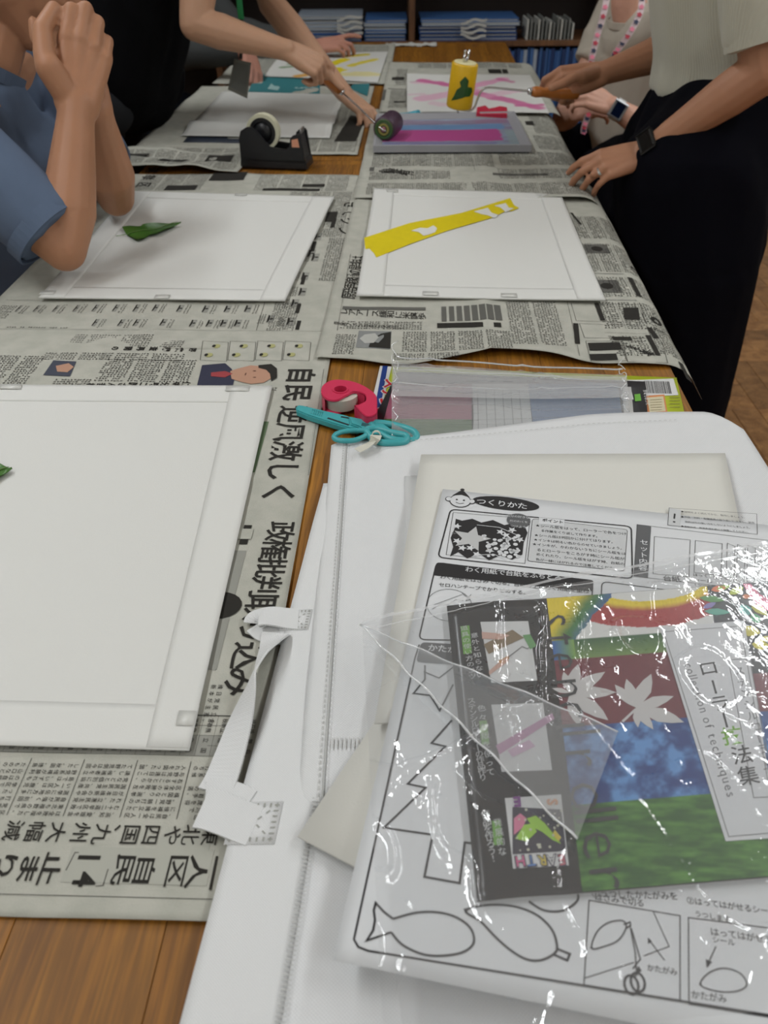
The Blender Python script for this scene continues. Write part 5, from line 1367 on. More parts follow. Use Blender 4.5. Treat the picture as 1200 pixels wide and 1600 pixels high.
vtx('発展的な', (777, 1291), (784, 1336), 0.0058); vtx('作品を作ろう!', (758, 1277), (770, 1346), 0.0062)
wt.build('caption', mat('caption_white', srgb(200, 202, 202), 0.4), e)

# ================================================================ clear plastic
def film(name, tint=(0.9, 0.93, 0.95), haze=0.08, bump=0.34, scale=46, gl=1.15, rough=0.05, sc3=(1, 1, 1)):
    mt = bpy.data.materials.new(name); mt.use_nodes = True; nt = mt.node_tree; N = nt.nodes; L = nt.links
    N.remove(N['Principled BSDF']); out = N['Material Output']
    tr = N.new('ShaderNodeBsdfTransparent'); tr.inputs[0].default_value = (0.97, 0.975, 0.98, 1)
    gs = N.new('ShaderNodeBsdfGlossy'); gs.inputs['Roughness'].default_value = rough; gs.inputs['Color'].default_value = (1, 1, 1, 1)
    df = N.new('ShaderNodeBsdfDiffuse'); df.inputs[0].default_value = (*tint, 1)
    tc = N.new('ShaderNodeTexCoord'); n = N.new('ShaderNodeTexNoise'); n.inputs['Scale'].default_value = scale; n.inputs['Detail'].default_value = 3; n.inputs['Distortion'].default_value = 1.2; mpf = N.new('ShaderNodeMapping'); mpf.inputs['Scale'].default_value = sc3; L.new(tc.outputs['Object'], mpf.inputs[0]); L.new(mpf.outputs[0], n.inputs[0])
    b = N.new('ShaderNodeBump'); b.inputs['Strength'].default_value = bump; b.inputs['Distance'].default_value = 0.004; L.new(n.outputs['Fac'], b.inputs['Height'])
    L.new(b.outputs[0], gs.inputs['Normal'])
    lw = N.new('ShaderNodeLayerWeight'); lw.inputs['Blend'].default_value = 0.5; L.new(b.outputs[0], lw.inputs['Normal'])
    pw_ = N.new('ShaderNodeMath'); pw_.operation = 'POWER'; pw_.inputs[1].default_value = 4.5; L.new(lw.outputs['Facing'], pw_.inputs[0])
    mu = N.new('ShaderNodeMath'); mu.operation = 'MULTIPLY_ADD'; mu.inputs[1].default_value = 0.85; mu.inputs[2].default_value = 0.095 * gl; mu.use_clamp = True; L.new(pw_.outputs[0], mu.inputs[0])
    m1 = N.new('ShaderNodeMixShader'); m1.inputs[0].default_value = haze; L.new(tr.outputs[0], m1.inputs[1]); L.new(df.outputs[0], m1.inputs[2])
    m2 = N.new('ShaderNodeMixShader'); L.new(mu.outputs[0], m2.inputs[0]); L.new(m1.outputs[0], m2.inputs[1]); L.new(gs.outputs[0], m2.inputs[2])
    L.new(m2.outputs[0], out.inputs[0]); MATS[name] = mt; return mt
film_m = film('clear_film')
def ridge(n, x, y): return 1 - np.abs(n(x, y)) * 2.2
r1, r2, r3 = Noise(61, 128), Noise(62, 128), Noise(63, 128)
def open_sheet(name, S_, mt, parent, nu, nv, edge=None, e_=0.0, mask=None):
    A_, B_ = np.meshgrid(np.linspace(0, S_.w, nu + 1), np.linspace(0, S_.h, nv + 1), indexing='ij')
    if edge: A_, B_ = edge(A_, B_)
    P = S_.pos(A_, B_, e_).reshape(-1, 3); n2 = nv + 1
    i, j = np.meshgrid(np.arange(nu), np.arange(nv), indexing='ij'); a = (i * n2 + j).ravel(); Fq = np.stack([a, a + n2, a + n2 + 1, a + 1], 1)
    return fast_mesh(name, P, Fq, mt, parent, smooth=True)
zs = 0.7560
def wr(u, v):
    reg = np.clip(0.42 + 1.2 * r3(u * 7 + 2, v * 7 + 5), 0.0, 1)      # crumpled patches between smoother ones
    c1 = np.maximum(0, ridge(r1, u * 14 + v * 7, v * 9 - u * 4) - 0.86) * 0.030
    c2 = np.maximum(0, ridge(r2, u * 36, v * 24 + u * 12) - 0.50) * 0.0085 * reg + 0.0024 * reg * r2(u * 48 + v * 20, v * 30)
    fine = 0.0008 * reg * r1(u * 110, v * 110) + 0.00012 * np.sin((v + 0.25 * u) * 420) * np.clip(r3(u * 5, v * 5 + 9), 0, 1)
    return 0.0028 + 0.0013 * r3(u * 8, v * 8) + c1 * (0.3 + 0.7 * reg) + c2 + fine
sl_e = empty('plastic_sleeve', (0.16, 0.36, zs), 0, 'crinkled clear plastic sleeve holding the booklet', 'plastic sleeve')
SV = Quad([(600, 1640), (1420, 1560), (1290, 838), (566, 976)], zs, wr)
open_sheet('film', SV, film_m, sl_e, 200, 200)
# welded seams of the sleeve and the folded corner lying over the booklet
def strip(Sv, pts, w, e_, nm, mt):
    P = [np.array(Sv.uv(*p)) for p in pts]; ik = Ink(Sv, e_)
    C_ = []
    for i in range(len(P) - 1):
        for t in np.linspace(0, 1, 25)[:-1]: C_.append(P[i] * (1 - t) + P[i + 1] * t)
    C_.append(P[-1]); ik.stroke(C_, w); return ik.build(nm, mt, sl_e)
weld = film('film_weld', (0.92, 0.94, 0.95), 0.45, 0.1, 60, 2.0, 0.12)
strip(SV, [(566, 976), (900, 905), (1290, 838)], 0.0035, 0.0012, 'welded_edge', weld)
strip(SV, [(590, 985), (900, 918), (1290, 852)], 0.0012, 0.0014, 'welded_edge', weld)
tri = [np.array(at(*p, zs + h)) for p, h in (((563, 976), 0.010), ((966, 1142), 0.009), ((902, 1312), 0.0085))]
n = 60; V = []; idx = {}; F = []
for i in range(n + 1):
    for j in range(n + 1 - i):
        a, b = i / n, j / n; p = tri[0] * (1 - a - b) + tri[1] * a + tri[2] * b
        edge_ = min(a, b, 1 - a - b); p = p.copy(); p[2] += 0.0035 * min(1, edge_ * 5) * (1 + 0.4 * float(r1(p[0] * 25, p[1] * 25))) 
        idx[(i, j)] = len(V); V.append(p)
for i in range(n):
    for j in range(n - i):
        F.append((idx[(i, j)], idx[(i + 1, j)], idx[(i, j + 1)]))
        if j < n - i - 1: F.append((idx[(i + 1, j)], idx[(i + 1, j + 1)], idx[(i, j + 1)]))
mesh_np('folded_corner', V, F, film('film_fold', (0.85, 0.9, 0.93), 0.15, 0.05, 40, 1.6), sl_e, True)
tube('pale_crease', [tri[0] * (1 - t) + tri[2] * t + np.array([0, 0, 0.0015 * math.sin(t * 40)]) for t in np.linspace(0, 1, 50)], 0.0009, weld, sl_e, 6)
tube('pale_crease', [tri[0] * (1 - t) + tri[1] * t + np.array([0, 0, 0.001 * math.sin(t * 30)]) for t in np.linspace(0, 1, 50)], 0.0007, weld, sl_e, 6)
# second clear sheet below the booklet, its lower edge over the bag
e2 = empty('plastic_sleeve', (0.1, 0.25, 0.752), 0, 'clear plastic sheet sticking out under the instruction sheet at the bottom edge', 'plastic sleeve')
SV2 = Quad([(640, 1700), (1400, 1640), (1150, 1380), (610, 1450)], 0.7455, lambda u, v: 0.0)
open_sheet('film', SV2, film_m, e2, 30, 30)

# ================================================================ kit pack: lime card, printed insert, folded clear bag
zk = 0.7222
LK = Quad([(560, 720), (1082, 700), (1057, 590), (597, 572)], zk)
e = empty('kit_board', tuple(LK.pos(0.2, 0.1)), 0, 'lime green printed card with red lettering and a barcode under the folded plastic', 'card')
S = LK; LK.build('board', mat('kit_lime', srgb(176, 188, 32), 0.4), e, 10, 8, 0.0016)
ik = Ink(S, 0.0004); ik.poly([S.uv(*p) for p in ((560, 712), (578, 640), (594, 572), (612, 573), (596, 640), (582, 712))]); 
wk = ik.build('white_margin', mat('kit_white', srgb(208, 208, 206), 0.5), e)
ik = Ink(S, 0.0006); ik.poly([S.uv(*p) for p in ((585, 640), (598, 572), (606, 572), (593, 645), (588, 670), (584, 668))]); ik.build('blue_stripe', mat('kit_blue', srgb(22, 56, 128), 0.4), e)
red = Ink(S, 0.0010); rw = Ink(S, 0.0007); load_glyphs('ステンシル', 0.03); load_glyphs('ステンシル', 0.09)
for i, c in enumerate('ステンシル'):
    t = i / 4; u, v = S.uv(610 - 16 * t, 600 + 60 * t); rw.glyph(c, u, v, 0.024, CW, 0.09, 0.9, 0.8); red.glyph(c, u, v, 0.024, CW, 0.03, 0.9, 0.8)
rw.build('lettering_outline', mat('kit_white', srgb(208, 208, 206), 0.5), e); red.build('red_lettering', mat('kit_red', srgb(196, 28, 44), 0.4), e)
ik = Ink(S, 0.0005); ik.poly([S.uv(*p) for p in ((1005, 620), (1060, 618), (1052, 592), (1000, 594))]); ik.poly([S.uv(*p) for p in ((972, 594), (1000, 594), (1004, 612), (976, 616))]); ik.build('barcode_ground', mat('kit_white', srgb(208, 208, 206), 0.5), e)
bc = Ink(S, 0.0008)
a = S.uv(1010, 615); b = S.uv(1046, 597); x = a[0]
while x < b[0]: w_ = random.choice((0.0005, 0.0008, 0.0012)); bc.rect(x, a[1], x + w_, b[1]); x += w_ + random.choice((0.0006, 0.001))
bc.build('barcode', blk, e)
ik = Ink(S, 0.0006); ik.poly([S.uv(*p) for p in ((1012, 648), (1043, 646), (1038, 617), (1008, 619))]); ik.build('orange_label', mat('kit_orange', srgb(206, 130, 76), 0.4), e)
ik = Ink(S, 0.0008); ik.poly([S.uv(*p) for p in ((1015, 645), (1040, 643), (1036, 620), (1011, 622))]); ik.build('label_ground', mat('kit_cream', srgb(206, 196, 164), 0.4), e)
ik = Ink(S, 0.0010)
for k in range(5): ik.stroke([S.uv(1016, 626 + k * 4), S.uv(1034, 625 + k * 4)], 0.0010)
for k in range(4): ik.stroke([S.uv(1046, 622 + k * 5), S.uv(1062, 622 + k * 5)], 0.0012)
ik.build('fine_print', mat('kit_print', srgb(110, 100, 60), 0.5), e)
# insert with coloured bands, black on its right
zk2 = 0.7250
IN = Quad([(560, 700), (1015, 690), (1008, 596), (622, 580)], zk2)
e = empty('printed_insert', tuple(IN.pos(0.2, 0.1)), 0, 'printed insert with maroon, blue and green bands beneath the folded clear bag', 'leaflet')
S = IN; IN.build('sheet', mat('insert_black', srgb(42, 42, 46), 0.4), e, 10, 8, 0.0018)
for nm, col, pts in (('maroon_band', (150, 84, 104), ((600, 655), (740, 656), (738, 600), (615, 600))), ('pale_band', (198, 200, 198), ((738, 700), (835, 696), (825, 600), (736, 600))), ('blue_band', (96, 124, 158), ((835, 680), (975, 672), (965, 600), (825, 600))),
                     ('green_band', (66, 104, 52), ((588, 683), (738, 685), (740, 656), (600, 655))), ('pale_margin', (200, 200, 196), ((975, 650), (990, 650), (986, 605), (972, 605)))):
    ik = Ink(S, 0.0005); ik.poly([S.uv(*p) for p in pts]); ik.build(nm, mat('in_' + nm, srgb(*col), 0.4), e)
ik = Ink(S, 0.0007)
for k in range(6): ik.stroke([S.uv(748 + k * 14, 690), S.uv(746 + k * 13, 610)], 0.0012)
ik.build('fine_print', gry, e)
for nm, col, pts in (('green_tag', (104, 170, 60), ((992, 628), (1002, 627), (1000, 616), (991, 617))), ('yellow_dot', (216, 190, 60), ((665, 687), (672, 684), (678, 687), (672, 690)))):
    ik = Ink(S, 0.0008); ik.poly([S.uv(*p) for p in pts]); ik.build(nm, mat('in_' + nm, srgb(*col), 0.4), e)
ik = Ink(S, 0.0008); load_glyphs('発展的な道具'); 
for i, c in enumerate('道具の使い方'): u, v = S.uv(1008 + i * 0.8, 612 + i * 4); ik.glyph(c, u, v, 0.006, 0, 0)
ik.poly([S.uv(*p) for p in ((980, 626), (990, 625), (985, 606), (976, 607))]); ik.build('white_lettering', mat('kit_white', srgb(208, 208, 206), 0.5), e)
# folded clear bag: several layers with long horizontal folds
e = empty('plastic_bag', (0.19, 0.87, 0.735), 0, 'folded clear plastic bag lying over the printed insert', 'plastic bag')
def fold_h(u, v):
    t = v / 0.19
    return 0.003 + 0.0045 * np.exp(-((t - 0.98) / 0.05) ** 2) + 0.004 * np.exp(-((t - 0.72) / 0.03) ** 2) + 0.003 * np.exp(-((t - 0.62) / 0.02) ** 2) + np.maximum(0, ridge(r2, u * 9 + v * 20, v * 55) - 0.70) * 0.008 + 0.0012 * r1(u * 12, v * 40) + 0.0011 * r2(u * 7 + v * 30, v * 120) + (np.exp(-u / 0.012) + np.exp(-(0.345 - u) / 0.010)) * 0.004 * (1 + r3(u * 80, v * 120))
fb = film('folded_film', (0.86, 0.88, 0.90), 0.24, 0.45, 110, 2.0, 0.06, (0.12, 1, 1))
FB = Quad([(612, 690), (985, 668), (978, 590), (612, 572)], 0.7290, fold_h)
open_sheet('film', FB, fb, e, 160, 90)
FB2 = Quad([(614, 622), (982, 628), (977, 592), (614, 574)], 0.7345, lambda u, v: 0.003 + 0.003 * np.exp(-((v - 0.045) / 0.008) ** 2) + 0.0015 * r1(u * 10, v * 50) + 0.0014 * r3(u * 5, v * 120) + np.maximum(0, ridge(r1, u * 8, v * 70) - 0.7) * 0.008)
open_sheet('folded_film', FB2, film('folded_film_thick', (0.86, 0.88, 0.90), 0.36, 0.45, 90, 2.6, 0.06, (0.10, 1, 1)), e, 140, 40)

for vy, r_ in ((0.168, 0.0009), (0.150, 0.0011), (0.128, 0.0007), (0.095, 0.0006)):  # hazy white tubes along the folds, added to stand in for highlight lines
    pts_ = [FB.pos(u_, min(vy + 0.002 * math.sin(u_ * 22 + vy * 90), FB.h - 0.002), 0.0046 if vy < 0.14 else 0.0085) for u_ in np.linspace(0.006, FB.w - 0.006, 40)]
    tube('pale_crease', pts_, r_, weld, e, 6)
for u0_ in (0.004, FB.w - 0.006):
    for k in range(5):
        pts_ = [FB.pos(u0_ + 0.004 * math.sin(k * 2 + q), 0.02 + 0.034 * k + 0.005 * q, 0.006 + 0.002 * math.sin(q * 2 + k)) for q in range(7)]
        tube('pale_crease', catmull(pts_, 3), 0.0006, weld, e, 6)
# ================================================================ small tape dispenser, pink
pink = mat('pink_plastic', srgb(206, 52, 88), 0.32, spec=0.5); pink_d = mat('pink_inside', srgb(160, 36, 66), 0.4)
tape_w = mat('clear_tape_roll', srgb(196, 192, 180), 0.25)
pc = at(532, 622, 0.7245)
e = empty('tape_dispenser', (pc[0], pc[1], 0.7225), 0, 'small pink handheld tape dispenser beside the scissors', 'tape dispenser')
def extrude_poly(name, pts, z0, z1, mt, parent, holes=None, bev=0.0008):
    bm = bmesh.new()
    loops = [[Vector((p[0], p[1], 0)) for p in pts]] + [[Vector((p[0], p[1], 0)) for p in h] for h in (holes or [])]
    tri_ = tessellate_polygon(loops); flat_ = [p for l in loops for p in l]
    vb = [bm.verts.new((p.x, p.y, z0)) for p in flat_]; vt = [bm.verts.new((p.x, p.y, z1)) for p in flat_]
    for t in tri_:
        try: bm.faces.new([vt[i] for i in t]); bm.faces.new([vb[i] for i in reversed(t)])
        except ValueError: pass
    o_ = 0
    for l in loops:
        n_ = len(l)
        for i in range(n_):
            a, b = o_ + i, o_ + (i + 1) % n_; bm.faces.new((vb[a], vb[b], vt[b], vt[a]))
        o_ += n_
    bmesh.ops.recalc_face_normals(bm, faces=bm.faces)
    if bev:
        es = [ed for ed in bm.edges if len(ed.link_faces) == 2 and abs(ed.link_faces[0].normal.z - ed.link_faces[1].normal.z) > 0.7]
        bmesh.ops.bevel(bm, geom=es, offset=bev, segments=2, affect='EDGES')
    return bm_obj(name, bm, mt, parent)
zt0 = 0.7235; H_ = 0.021
def tp(px, py): q = at(px, py, zt0 + H_); return (q[0], q[1])
outer = [tp(*p) for p in smooth_px([(502, 614), (504, 602), (517, 594), (535, 593), (556, 597), (575, 606), (588, 618), (589, 634), (588, 646), (572, 650), (556, 634), (560, 632), (571, 626), (570, 616), (554, 612), (540, 618), (526, 625), (510, 623)], True, 4)]
c_h = tp(532, 609); hole = [(c_h[0] + 0.0085 * math.cos(t), c_h[1] + 0.0085 * math.sin(t)) for t in np.linspace(0, 2 * math.pi, 25)[:-1]]
extrude_poly('body', outer, zt0 + H_ - 0.003, zt0 + H_, pink, e, [hole])
extrude_poly('lower_shell', outer, zt0, zt0 + 0.003, pink, e, [hole])
# side wall ring around the back, open where the tape shows
P = np.array(outer); wall = [i for i in range(len(P))]
V = []; F = []
cen = np.array(tp(540, 612))
wl = [k for k in range(len(P)) if not (4 * 14.2 <= k <= 4 * 17.2)]
seq = [k for k in range(int(4 * 17.2) + 1 - len(P), int(4 * 14.2))]
for k in seq:
    p = P[k % len(P)]; nx_ = P[(k + 1) % len(P)] - P[(k - 1) % len(P)]; nn = np.array([-nx_[1], nx_[0]]); nn /= np.linalg.norm(nn) + 1e-9
    inn = p - nn * 0.0016 if np.dot(cen - p, -nn) > 0 else p + nn * 0.0016
    for q in (p, inn):
        for z in (zt0 + 0.002, zt0 + H_ - 0.001): V.append((q[0], q[1], z))
for i in range(len(seq) - 1):
    a = i * 4; b = a + 4; F += [(a, b, b + 1, a + 1), (a + 2, a + 3, b + 3, b + 2)]
mesh_np('side_wall', V, F, pink, e, True)
def ring_prof(r0, r1_, z0, z1): return [(r0, z0), (r1_, z0), (r1_, z1), (r0, z1), (r0, z0)]
def ring(name, c, r0, r1_, z0, z1, mt, parent, M=None):
    V = []; F = []; n_ = 36; pf = [(r0, z0), (r1_, z0), (r1_, z1), (r0, z1)]
    for j in range(n_):
        a = 2 * math.pi * j / n_
        for r_, z_ in pf:
            v = Vector((r_ * math.cos(a), r_ * math.sin(a), z_)); v = (M @ v) if M is not None else v + Vector(c); V.append(v)
    for j in range(n_):
        for k in range(4): F.append((j * 4 + k, ((j + 1) % n_) * 4 + k, ((j + 1) % n_) * 4 + (k + 1) % 4, j * 4 + (k + 1) % 4))
    o = mesh_np(name, V, F, mt, parent); return o
ring('hub', (c_h[0], c_h[1], 0), 0.0078, 0.0095, zt0, zt0 + H_ + 0.0012, pink, e)
ring('tape_roll', (c_h[0] + 0.001, c_h[1] - 0.002, 0), 0.012, 0.0205, zt0 + 0.0032, zt0 + H_ - 0.0034, tape_w, e)
q0, q1 = tp(557, 634), tp(571, 649)
# ================================================================ scissors, teal, cap on
teal = mat('teal_plastic', srgb(66, 164, 168), 0.38, spec=0.5); teal_d = mat('teal_dark', srgb(30, 92, 96), 0.5)
e = empty('scissors', tuple(at(560, 660, 0.724)), 0, 'teal plastic scissors with a white tag resting on the bag corner', 'scissors')
zsb = 0.7235; zst = 0.7405
def sp_(x, y, z=0.7330): q = at(x, y, z); return (q[0], q[1])
sheath = [sp_(*p) for p in ((462, 634), (466, 631), (474, 632), (508, 640), (540, 647), (560, 654), (566, 658), (562, 668), (548, 668), (520, 660), (480, 647), (463, 640))]
extrude_poly('sheath', sheath, zsb, 0.7320, teal, e, None, 0.0014)
ikz = 0.7322
for k in range(6):
    a = sp_(488 + k * 3.2, 640 + k * 0.8, ikz); b = sp_(486 + k * 3.2, 646 + k * 0.8, ikz); tube('grip_rib', [(a[0], a[1], ikz), (b[0], b[1], ikz)], 0.0007, teal, e, 6)
for q in (((512, 653), (545, 664)), ((533, 651), (560, 656))):
    a, b = sp_(*q[0], ikz), sp_(*q[1], ikz); d = np.array(b) - np.array(a); nrm = np.array([-d[1], d[0]]) / np.linalg.norm(d) * 0.0012
    extrude_poly('slot', [tuple(np.array(a) - nrm), tuple(np.array(b) - nrm), tuple(np.array(b) + nrm), tuple(np.array(a) + nrm)], 0.7312, 0.7324, mat('slot_dark', srgb(24, 34, 36), 0.6), e, None, 0)
blade = [sp_(*p) for p in ((545, 652), (570, 657), (600, 664), (612, 672), (596, 682), (575, 680), (560, 668), (548, 664))]
extrude_poly('handle_arm', blade, zsb + 0.006, 0.7350, teal, e, None, 0.0014)
extrude_poly('name_print', [sp_(*p, 0.7352) for p in ((566, 660), (586, 664), (584, 669), (564, 665))], 0.7349, 0.7352, teal_d, e, None, 0)
load_glyphs('はさみ')
def loop(name, pts, r, z):
    c = catmull([pts[-1]] + pts + [pts[0], pts[1]], 5)[5:-5]
    V, Fc = tube_np([(sp_(p[0], p[1], z)[0], sp_(p[0], p[1], z)[1], z + (p[2] if len(p) > 2 else 0)) for p in c], r, 12, True)
    return mesh_np(name, V, Fc, teal, e, True)
loop('finger_loop', [(580, 662), (602, 662), (630, 668), (648, 676), (650, 686), (636, 689), (610, 686), (592, 676)], 0.0042, 0.7330)
loop('finger_loop', [(573, 672), (590, 670), (612, 676), (634, 681), (633, 690), (612, 692), (594, 691), (580, 684)], 0.0040, 0.7360)
lp = [(574, 676), (556, 675), (536, 677), (524, 682), (523, 688), (535, 691), (556, 690), (574, 682)]
V, Fc = tube_np([(sp_(p[0], p[1], 0.735)[0], sp_(p[0], p[1], 0.735)[1], 0.737) for p in catmull(lp, 4)], 0.0030, 10); mesh_np('safety_arm', V, Fc, teal, e, True)
tube('pivot', [at(578, 668, 0.7352), at(578, 667, 0.7362)], 0.003, mat('steel', (0.55, 0.55, 0.56), 0.3, metal=1.0), e, 12)
tag_m = mat('paper_tag', srgb(206, 204, 190), 0.7)
tg_ = [at(588, 680, 0.742), at(584, 688, 0.742), at(572, 697, 0.741), at(558, 704, 0.740)]
ribbon('tag', catmull(tg_, 4), [(0.55, 1, 0)] * 13, 0.0125, tag_m, e, 0.0004)
ring('tag_loop', None, 0.0042, 0.0050, -0.004, 0.004, tag_m, e, Matrix.Translation(Vector(at(588, 680, 0.739))) @ Matrix.Rotation(1.2, 4, 'X'))
# ================================================================ black desk tape dispenser
bk = mat('black_plastic', srgb(24, 25, 28), 0.38, spec=0.5, bump=0.1, bscale=500)
A0 = at(376, 262, 0.7240); B0 = at(480, 266, 0.7240)
dx_ = B0[:2] - A0[:2]; Ld = np.linalg.norm(dx_); dx_ /= Ld; dy_ = np.array([-dx_[1], dx_[0]])
e = empty('tape_dispenser', (A0[0], A0[1], 0.7250), 0, 'black desktop tape dispenser with a cream tape roll', 'tape dispenser')
Md = Matrix(((dx_[0], -dy_[0] * 0, 0, 0), (dx_[1], 0, 0, 0), (0, 0, 1, 0), (0, 0, 0, 1)))
def dp(x, y, z): return (A0[0] + dx_[0] * x + dy_[0] * y, A0[1] + dx_[1] * x + dy_[1] * y, 0.7250 + z)
def side_prism(name, prof, y0, y1, mt, parent, bev=0.0015):
    bm = bmesh.new()
    t = tessellate_polygon([[Vector((p[0], p[1], 0)) for p in prof]])
    a = [bm.verts.new(dp(p[0], y0, p[1])) for p in prof]; b = [bm.verts.new(dp(p[0], y1, p[1])) for p in prof]
    n_ = len(prof); ff = [bm.faces.new([b[k] for k in range(n_)]), bm.faces.new([a[k] for k in reversed(range(n_))])]
    for i in range(n_): bm.faces.new((a[i], a[(i + 1) % n_], b[(i + 1) % n_], b[i]))
    bmesh.ops.recalc_face_normals(bm, faces=bm.faces)
    if bev: bmesh.ops.bevel(bm, geom=list(ff[0].edges) + list(ff[1].edges), offset=bev, segments=2, affect='EDGES')
    bmesh.ops.triangulate(bm, faces=[f for f in bm.faces if len(f.verts) > 4])
    return bm_obj(name, bm, mt, parent)
prof = [(0.0, 0.0), (Ld, 0.0), (Ld - 0.001, 0.012), (Ld - 0.010, 0.068), (Ld - 0.016, 0.072), (Ld - 0.020, 0.070), (Ld - 0.030, 0.060), (Ld - 0.037, 0.048), (Ld - 0.050, 0.040), (0.075, 0.036), (0.060, 0.040)]
side_prism('base', [(0.0, 0.0), (Ld, 0.0), (Ld - 0.001, 0.012), (Ld - 0.004, 0.020), (0.004, 0.020), (0.001, 0.012)], 0, 0.062, bk, e)
cheek = [(0.002, 0.012), (0.003, 0.060), (0.008, 0.075), (0.022, 0.083), (0.034, 0.084), (0.044, 0.076), (0.060, 0.058), (0.072, 0.044), (Ld - 0.048, 0.040), (Ld - 0.038, 0.045), (Ld - 0.034, 0.064), (Ld - 0.028, 0.069), (Ld - 0.014, 0.073), (Ld - 0.010, 0.068), (Ld - 0.003, 0.012)]
side_prism('side_wall', cheek, 0.000, 0.008, bk, e); side_prism('side_wall', cheek, 0.054, 0.062, bk, e)
side_prism('blade_block', [(Ld - 0.036, 0.012), (Ld - 0.034, 0.060), (Ld - 0.014, 0.070), (Ld - 0.004, 0.014)], 0.009, 0.053, bk, e, 0.001)
bm = bmesh.new(); 
o = side_prism('cutter', [(Ld - 0.017, 0.070), (Ld - 0.013, 0.070), (Ld - 0.012, 0.079), (Ld - 0.015, 0.080)], 0.016, 0.046, mat('steel', (0.55, 0.55, 0.56), 0.3, metal=1.0), e, 0)
# orange label on the end block
ql = [at(461, 228, 0.76), ]
lab = bmesh.new(); vs = [lab.verts.new(dp(*p)) for p in ((Ld - 0.031, -0.0006, 0.046), (Ld - 0.014, -0.0006, 0.046), (Ld - 0.017, -0.0006, 0.064), (Ld - 0.031, -0.0006, 0.061))]; lab.faces.new(vs); bm_obj('orange_label', lab, mat('label_orange', srgb(214, 150, 120), 0.5), e)
Mr = Matrix(((dx_[0], 0, -dy_[0], 0), (dx_[1], 0, -dy_[1], 0), (0, 1, 0, 0), (0, 0, 0, 1)))
rc_ = dp(0.050, 0.044, 0.068); Mroll = Matrix.Translation(Vector(rc_)) @ Mr
ring('tape_roll', None, 0.030, 0.0375, -0.0, 0.018, mat('cream_tape', srgb(206, 204, 178), 0.35), e, Mroll)
ring('core', None, 0.022, 0.0298, 0.0, 0.018, bk, e, Mroll)
lathe('spindle', [(0.005, 0.0), (0.021, 0.001), (0.021, 0.016), (0.005, 0.018)], bk, e, 24, Mroll)

# ================================================================ ink tray
tray_m = mat('tray_grey', srgb(150, 146, 156), 0.45); tray_d = mat('tray_under', srgb(30, 42, 56), 0.5)
zt_ = 0.7300
TQ = Quad([(583, 239), (830, 238), (803, 184), (588, 188)], zt_)
e = empty('ink_tray', tuple(TQ.pos(TQ.w / 2, TQ.h / 2)), 0, 'shallow grey tray streaked with pink, blue and yellow ink', 'tray')
TQ.build('foot', tray_d, e, 1, 1, 0.004, 0.004, 0.004, TQ.w - 0.004, TQ.h - 0.004, 0.002)
TQ.build('floor', tray_m, e, 2, 2, 0.001, 0.01, 0.01, TQ.w - 0.01, TQ.h - 0.01, 0.0035)
def wallq(a, b, c, d, nm='rim'):   # inner sloping walls with a rim
    def hfun(S_, u, v, z): return S_.pos(u, v, z)
    V = []
    for (o_, i_) in ((a, c), (b, d)):
        V += [TQ.pos(*o_, 0.001), TQ.pos(*o_, 0.016), TQ.pos(*[o_[k] * 0.75 + i_[k] * 0.25 for k in (0, 1)], 0.0165), TQ.pos(*i_, 0.0045), TQ.pos(*i_, 0.0015)]
    F = [(k, k + 5, (k + 1) % 5 + 5, (k + 1) % 5) for k in range(5)] + [(4, 3, 2, 1, 0), (5, 6, 7, 8, 9)]
    return mesh_np(nm, V, F, mat('tray_rim', srgb(158, 158, 162), 0.4), e)
w, h = TQ.w, TQ.h; g = 0.020
wallq((0, 0), (w, 0), (g, g), (w - g, g)); wallq((w, 0), (w, h), (w - g, g), (w - g, h - g)); wallq((w, h), (0, h), (w - g, h - g), (g, h - g)); wallq((0, h), (0, 0), (g, h - g), (g, g))
def trayart(A, B):
    C = np.zeros(A.shape + (3,)); C[:] = srgb(156, 148, 164)
    n1, n2 = Noise(14, 128), Noise(15, 128)
    t = np.clip(0.5 + 0.8 * fbm(n1, A * 6, B * 14), 0, 1); C = lerp(np.array(srgb(140, 126, 150)), np.array(srgb(150, 170, 190)), t)
    def band(C, b0, b1, a0, a1, col, al=1.0):
        m_ = np.clip((B - b0 + 0.01 * n2(A * 14, B * 3)) / 0.02, 0, 1) * np.clip((b1 - B + 0.012 * n1(A * 12, B)) / 0.02, 0, 1) * np.clip((A - a0) / 0.02, 0, 1) * np.clip((a1 - A + 0.01 * n2(B * 20, A)) / 0.02, 0, 1) * al
        return C * (1 - m_[..., None]) + np.array(srgb(*col)) * m_[..., None]
    C = band(C, 0.60, 0.80, 0.0, 0.95, (104, 150, 196), 0.8); C = band(C, 0.80, 0.96, 0.0, 1.0, (140, 120, 146), 0.8)
    C = band(C, 0.22, 0.62, -0.1, 0.90, (188, 84, 146)); C = band(C, 0.12, 0.22, 0, 0.85, (130, 130, 170), 0.8); C = band(C, 0.02, 0.11, 0.0, 0.86, (222, 192, 30))
    C = band(C, 0.1, 0.6, 0.92, 1.1, (150, 166, 168), 0.8)
    return C
TQ.picture('ink_film', trayart, 0.02, 0.02, w - 0.02, h - 0.02, 140, 90, painted('wet_ink', 0.22), e, 0.0042)

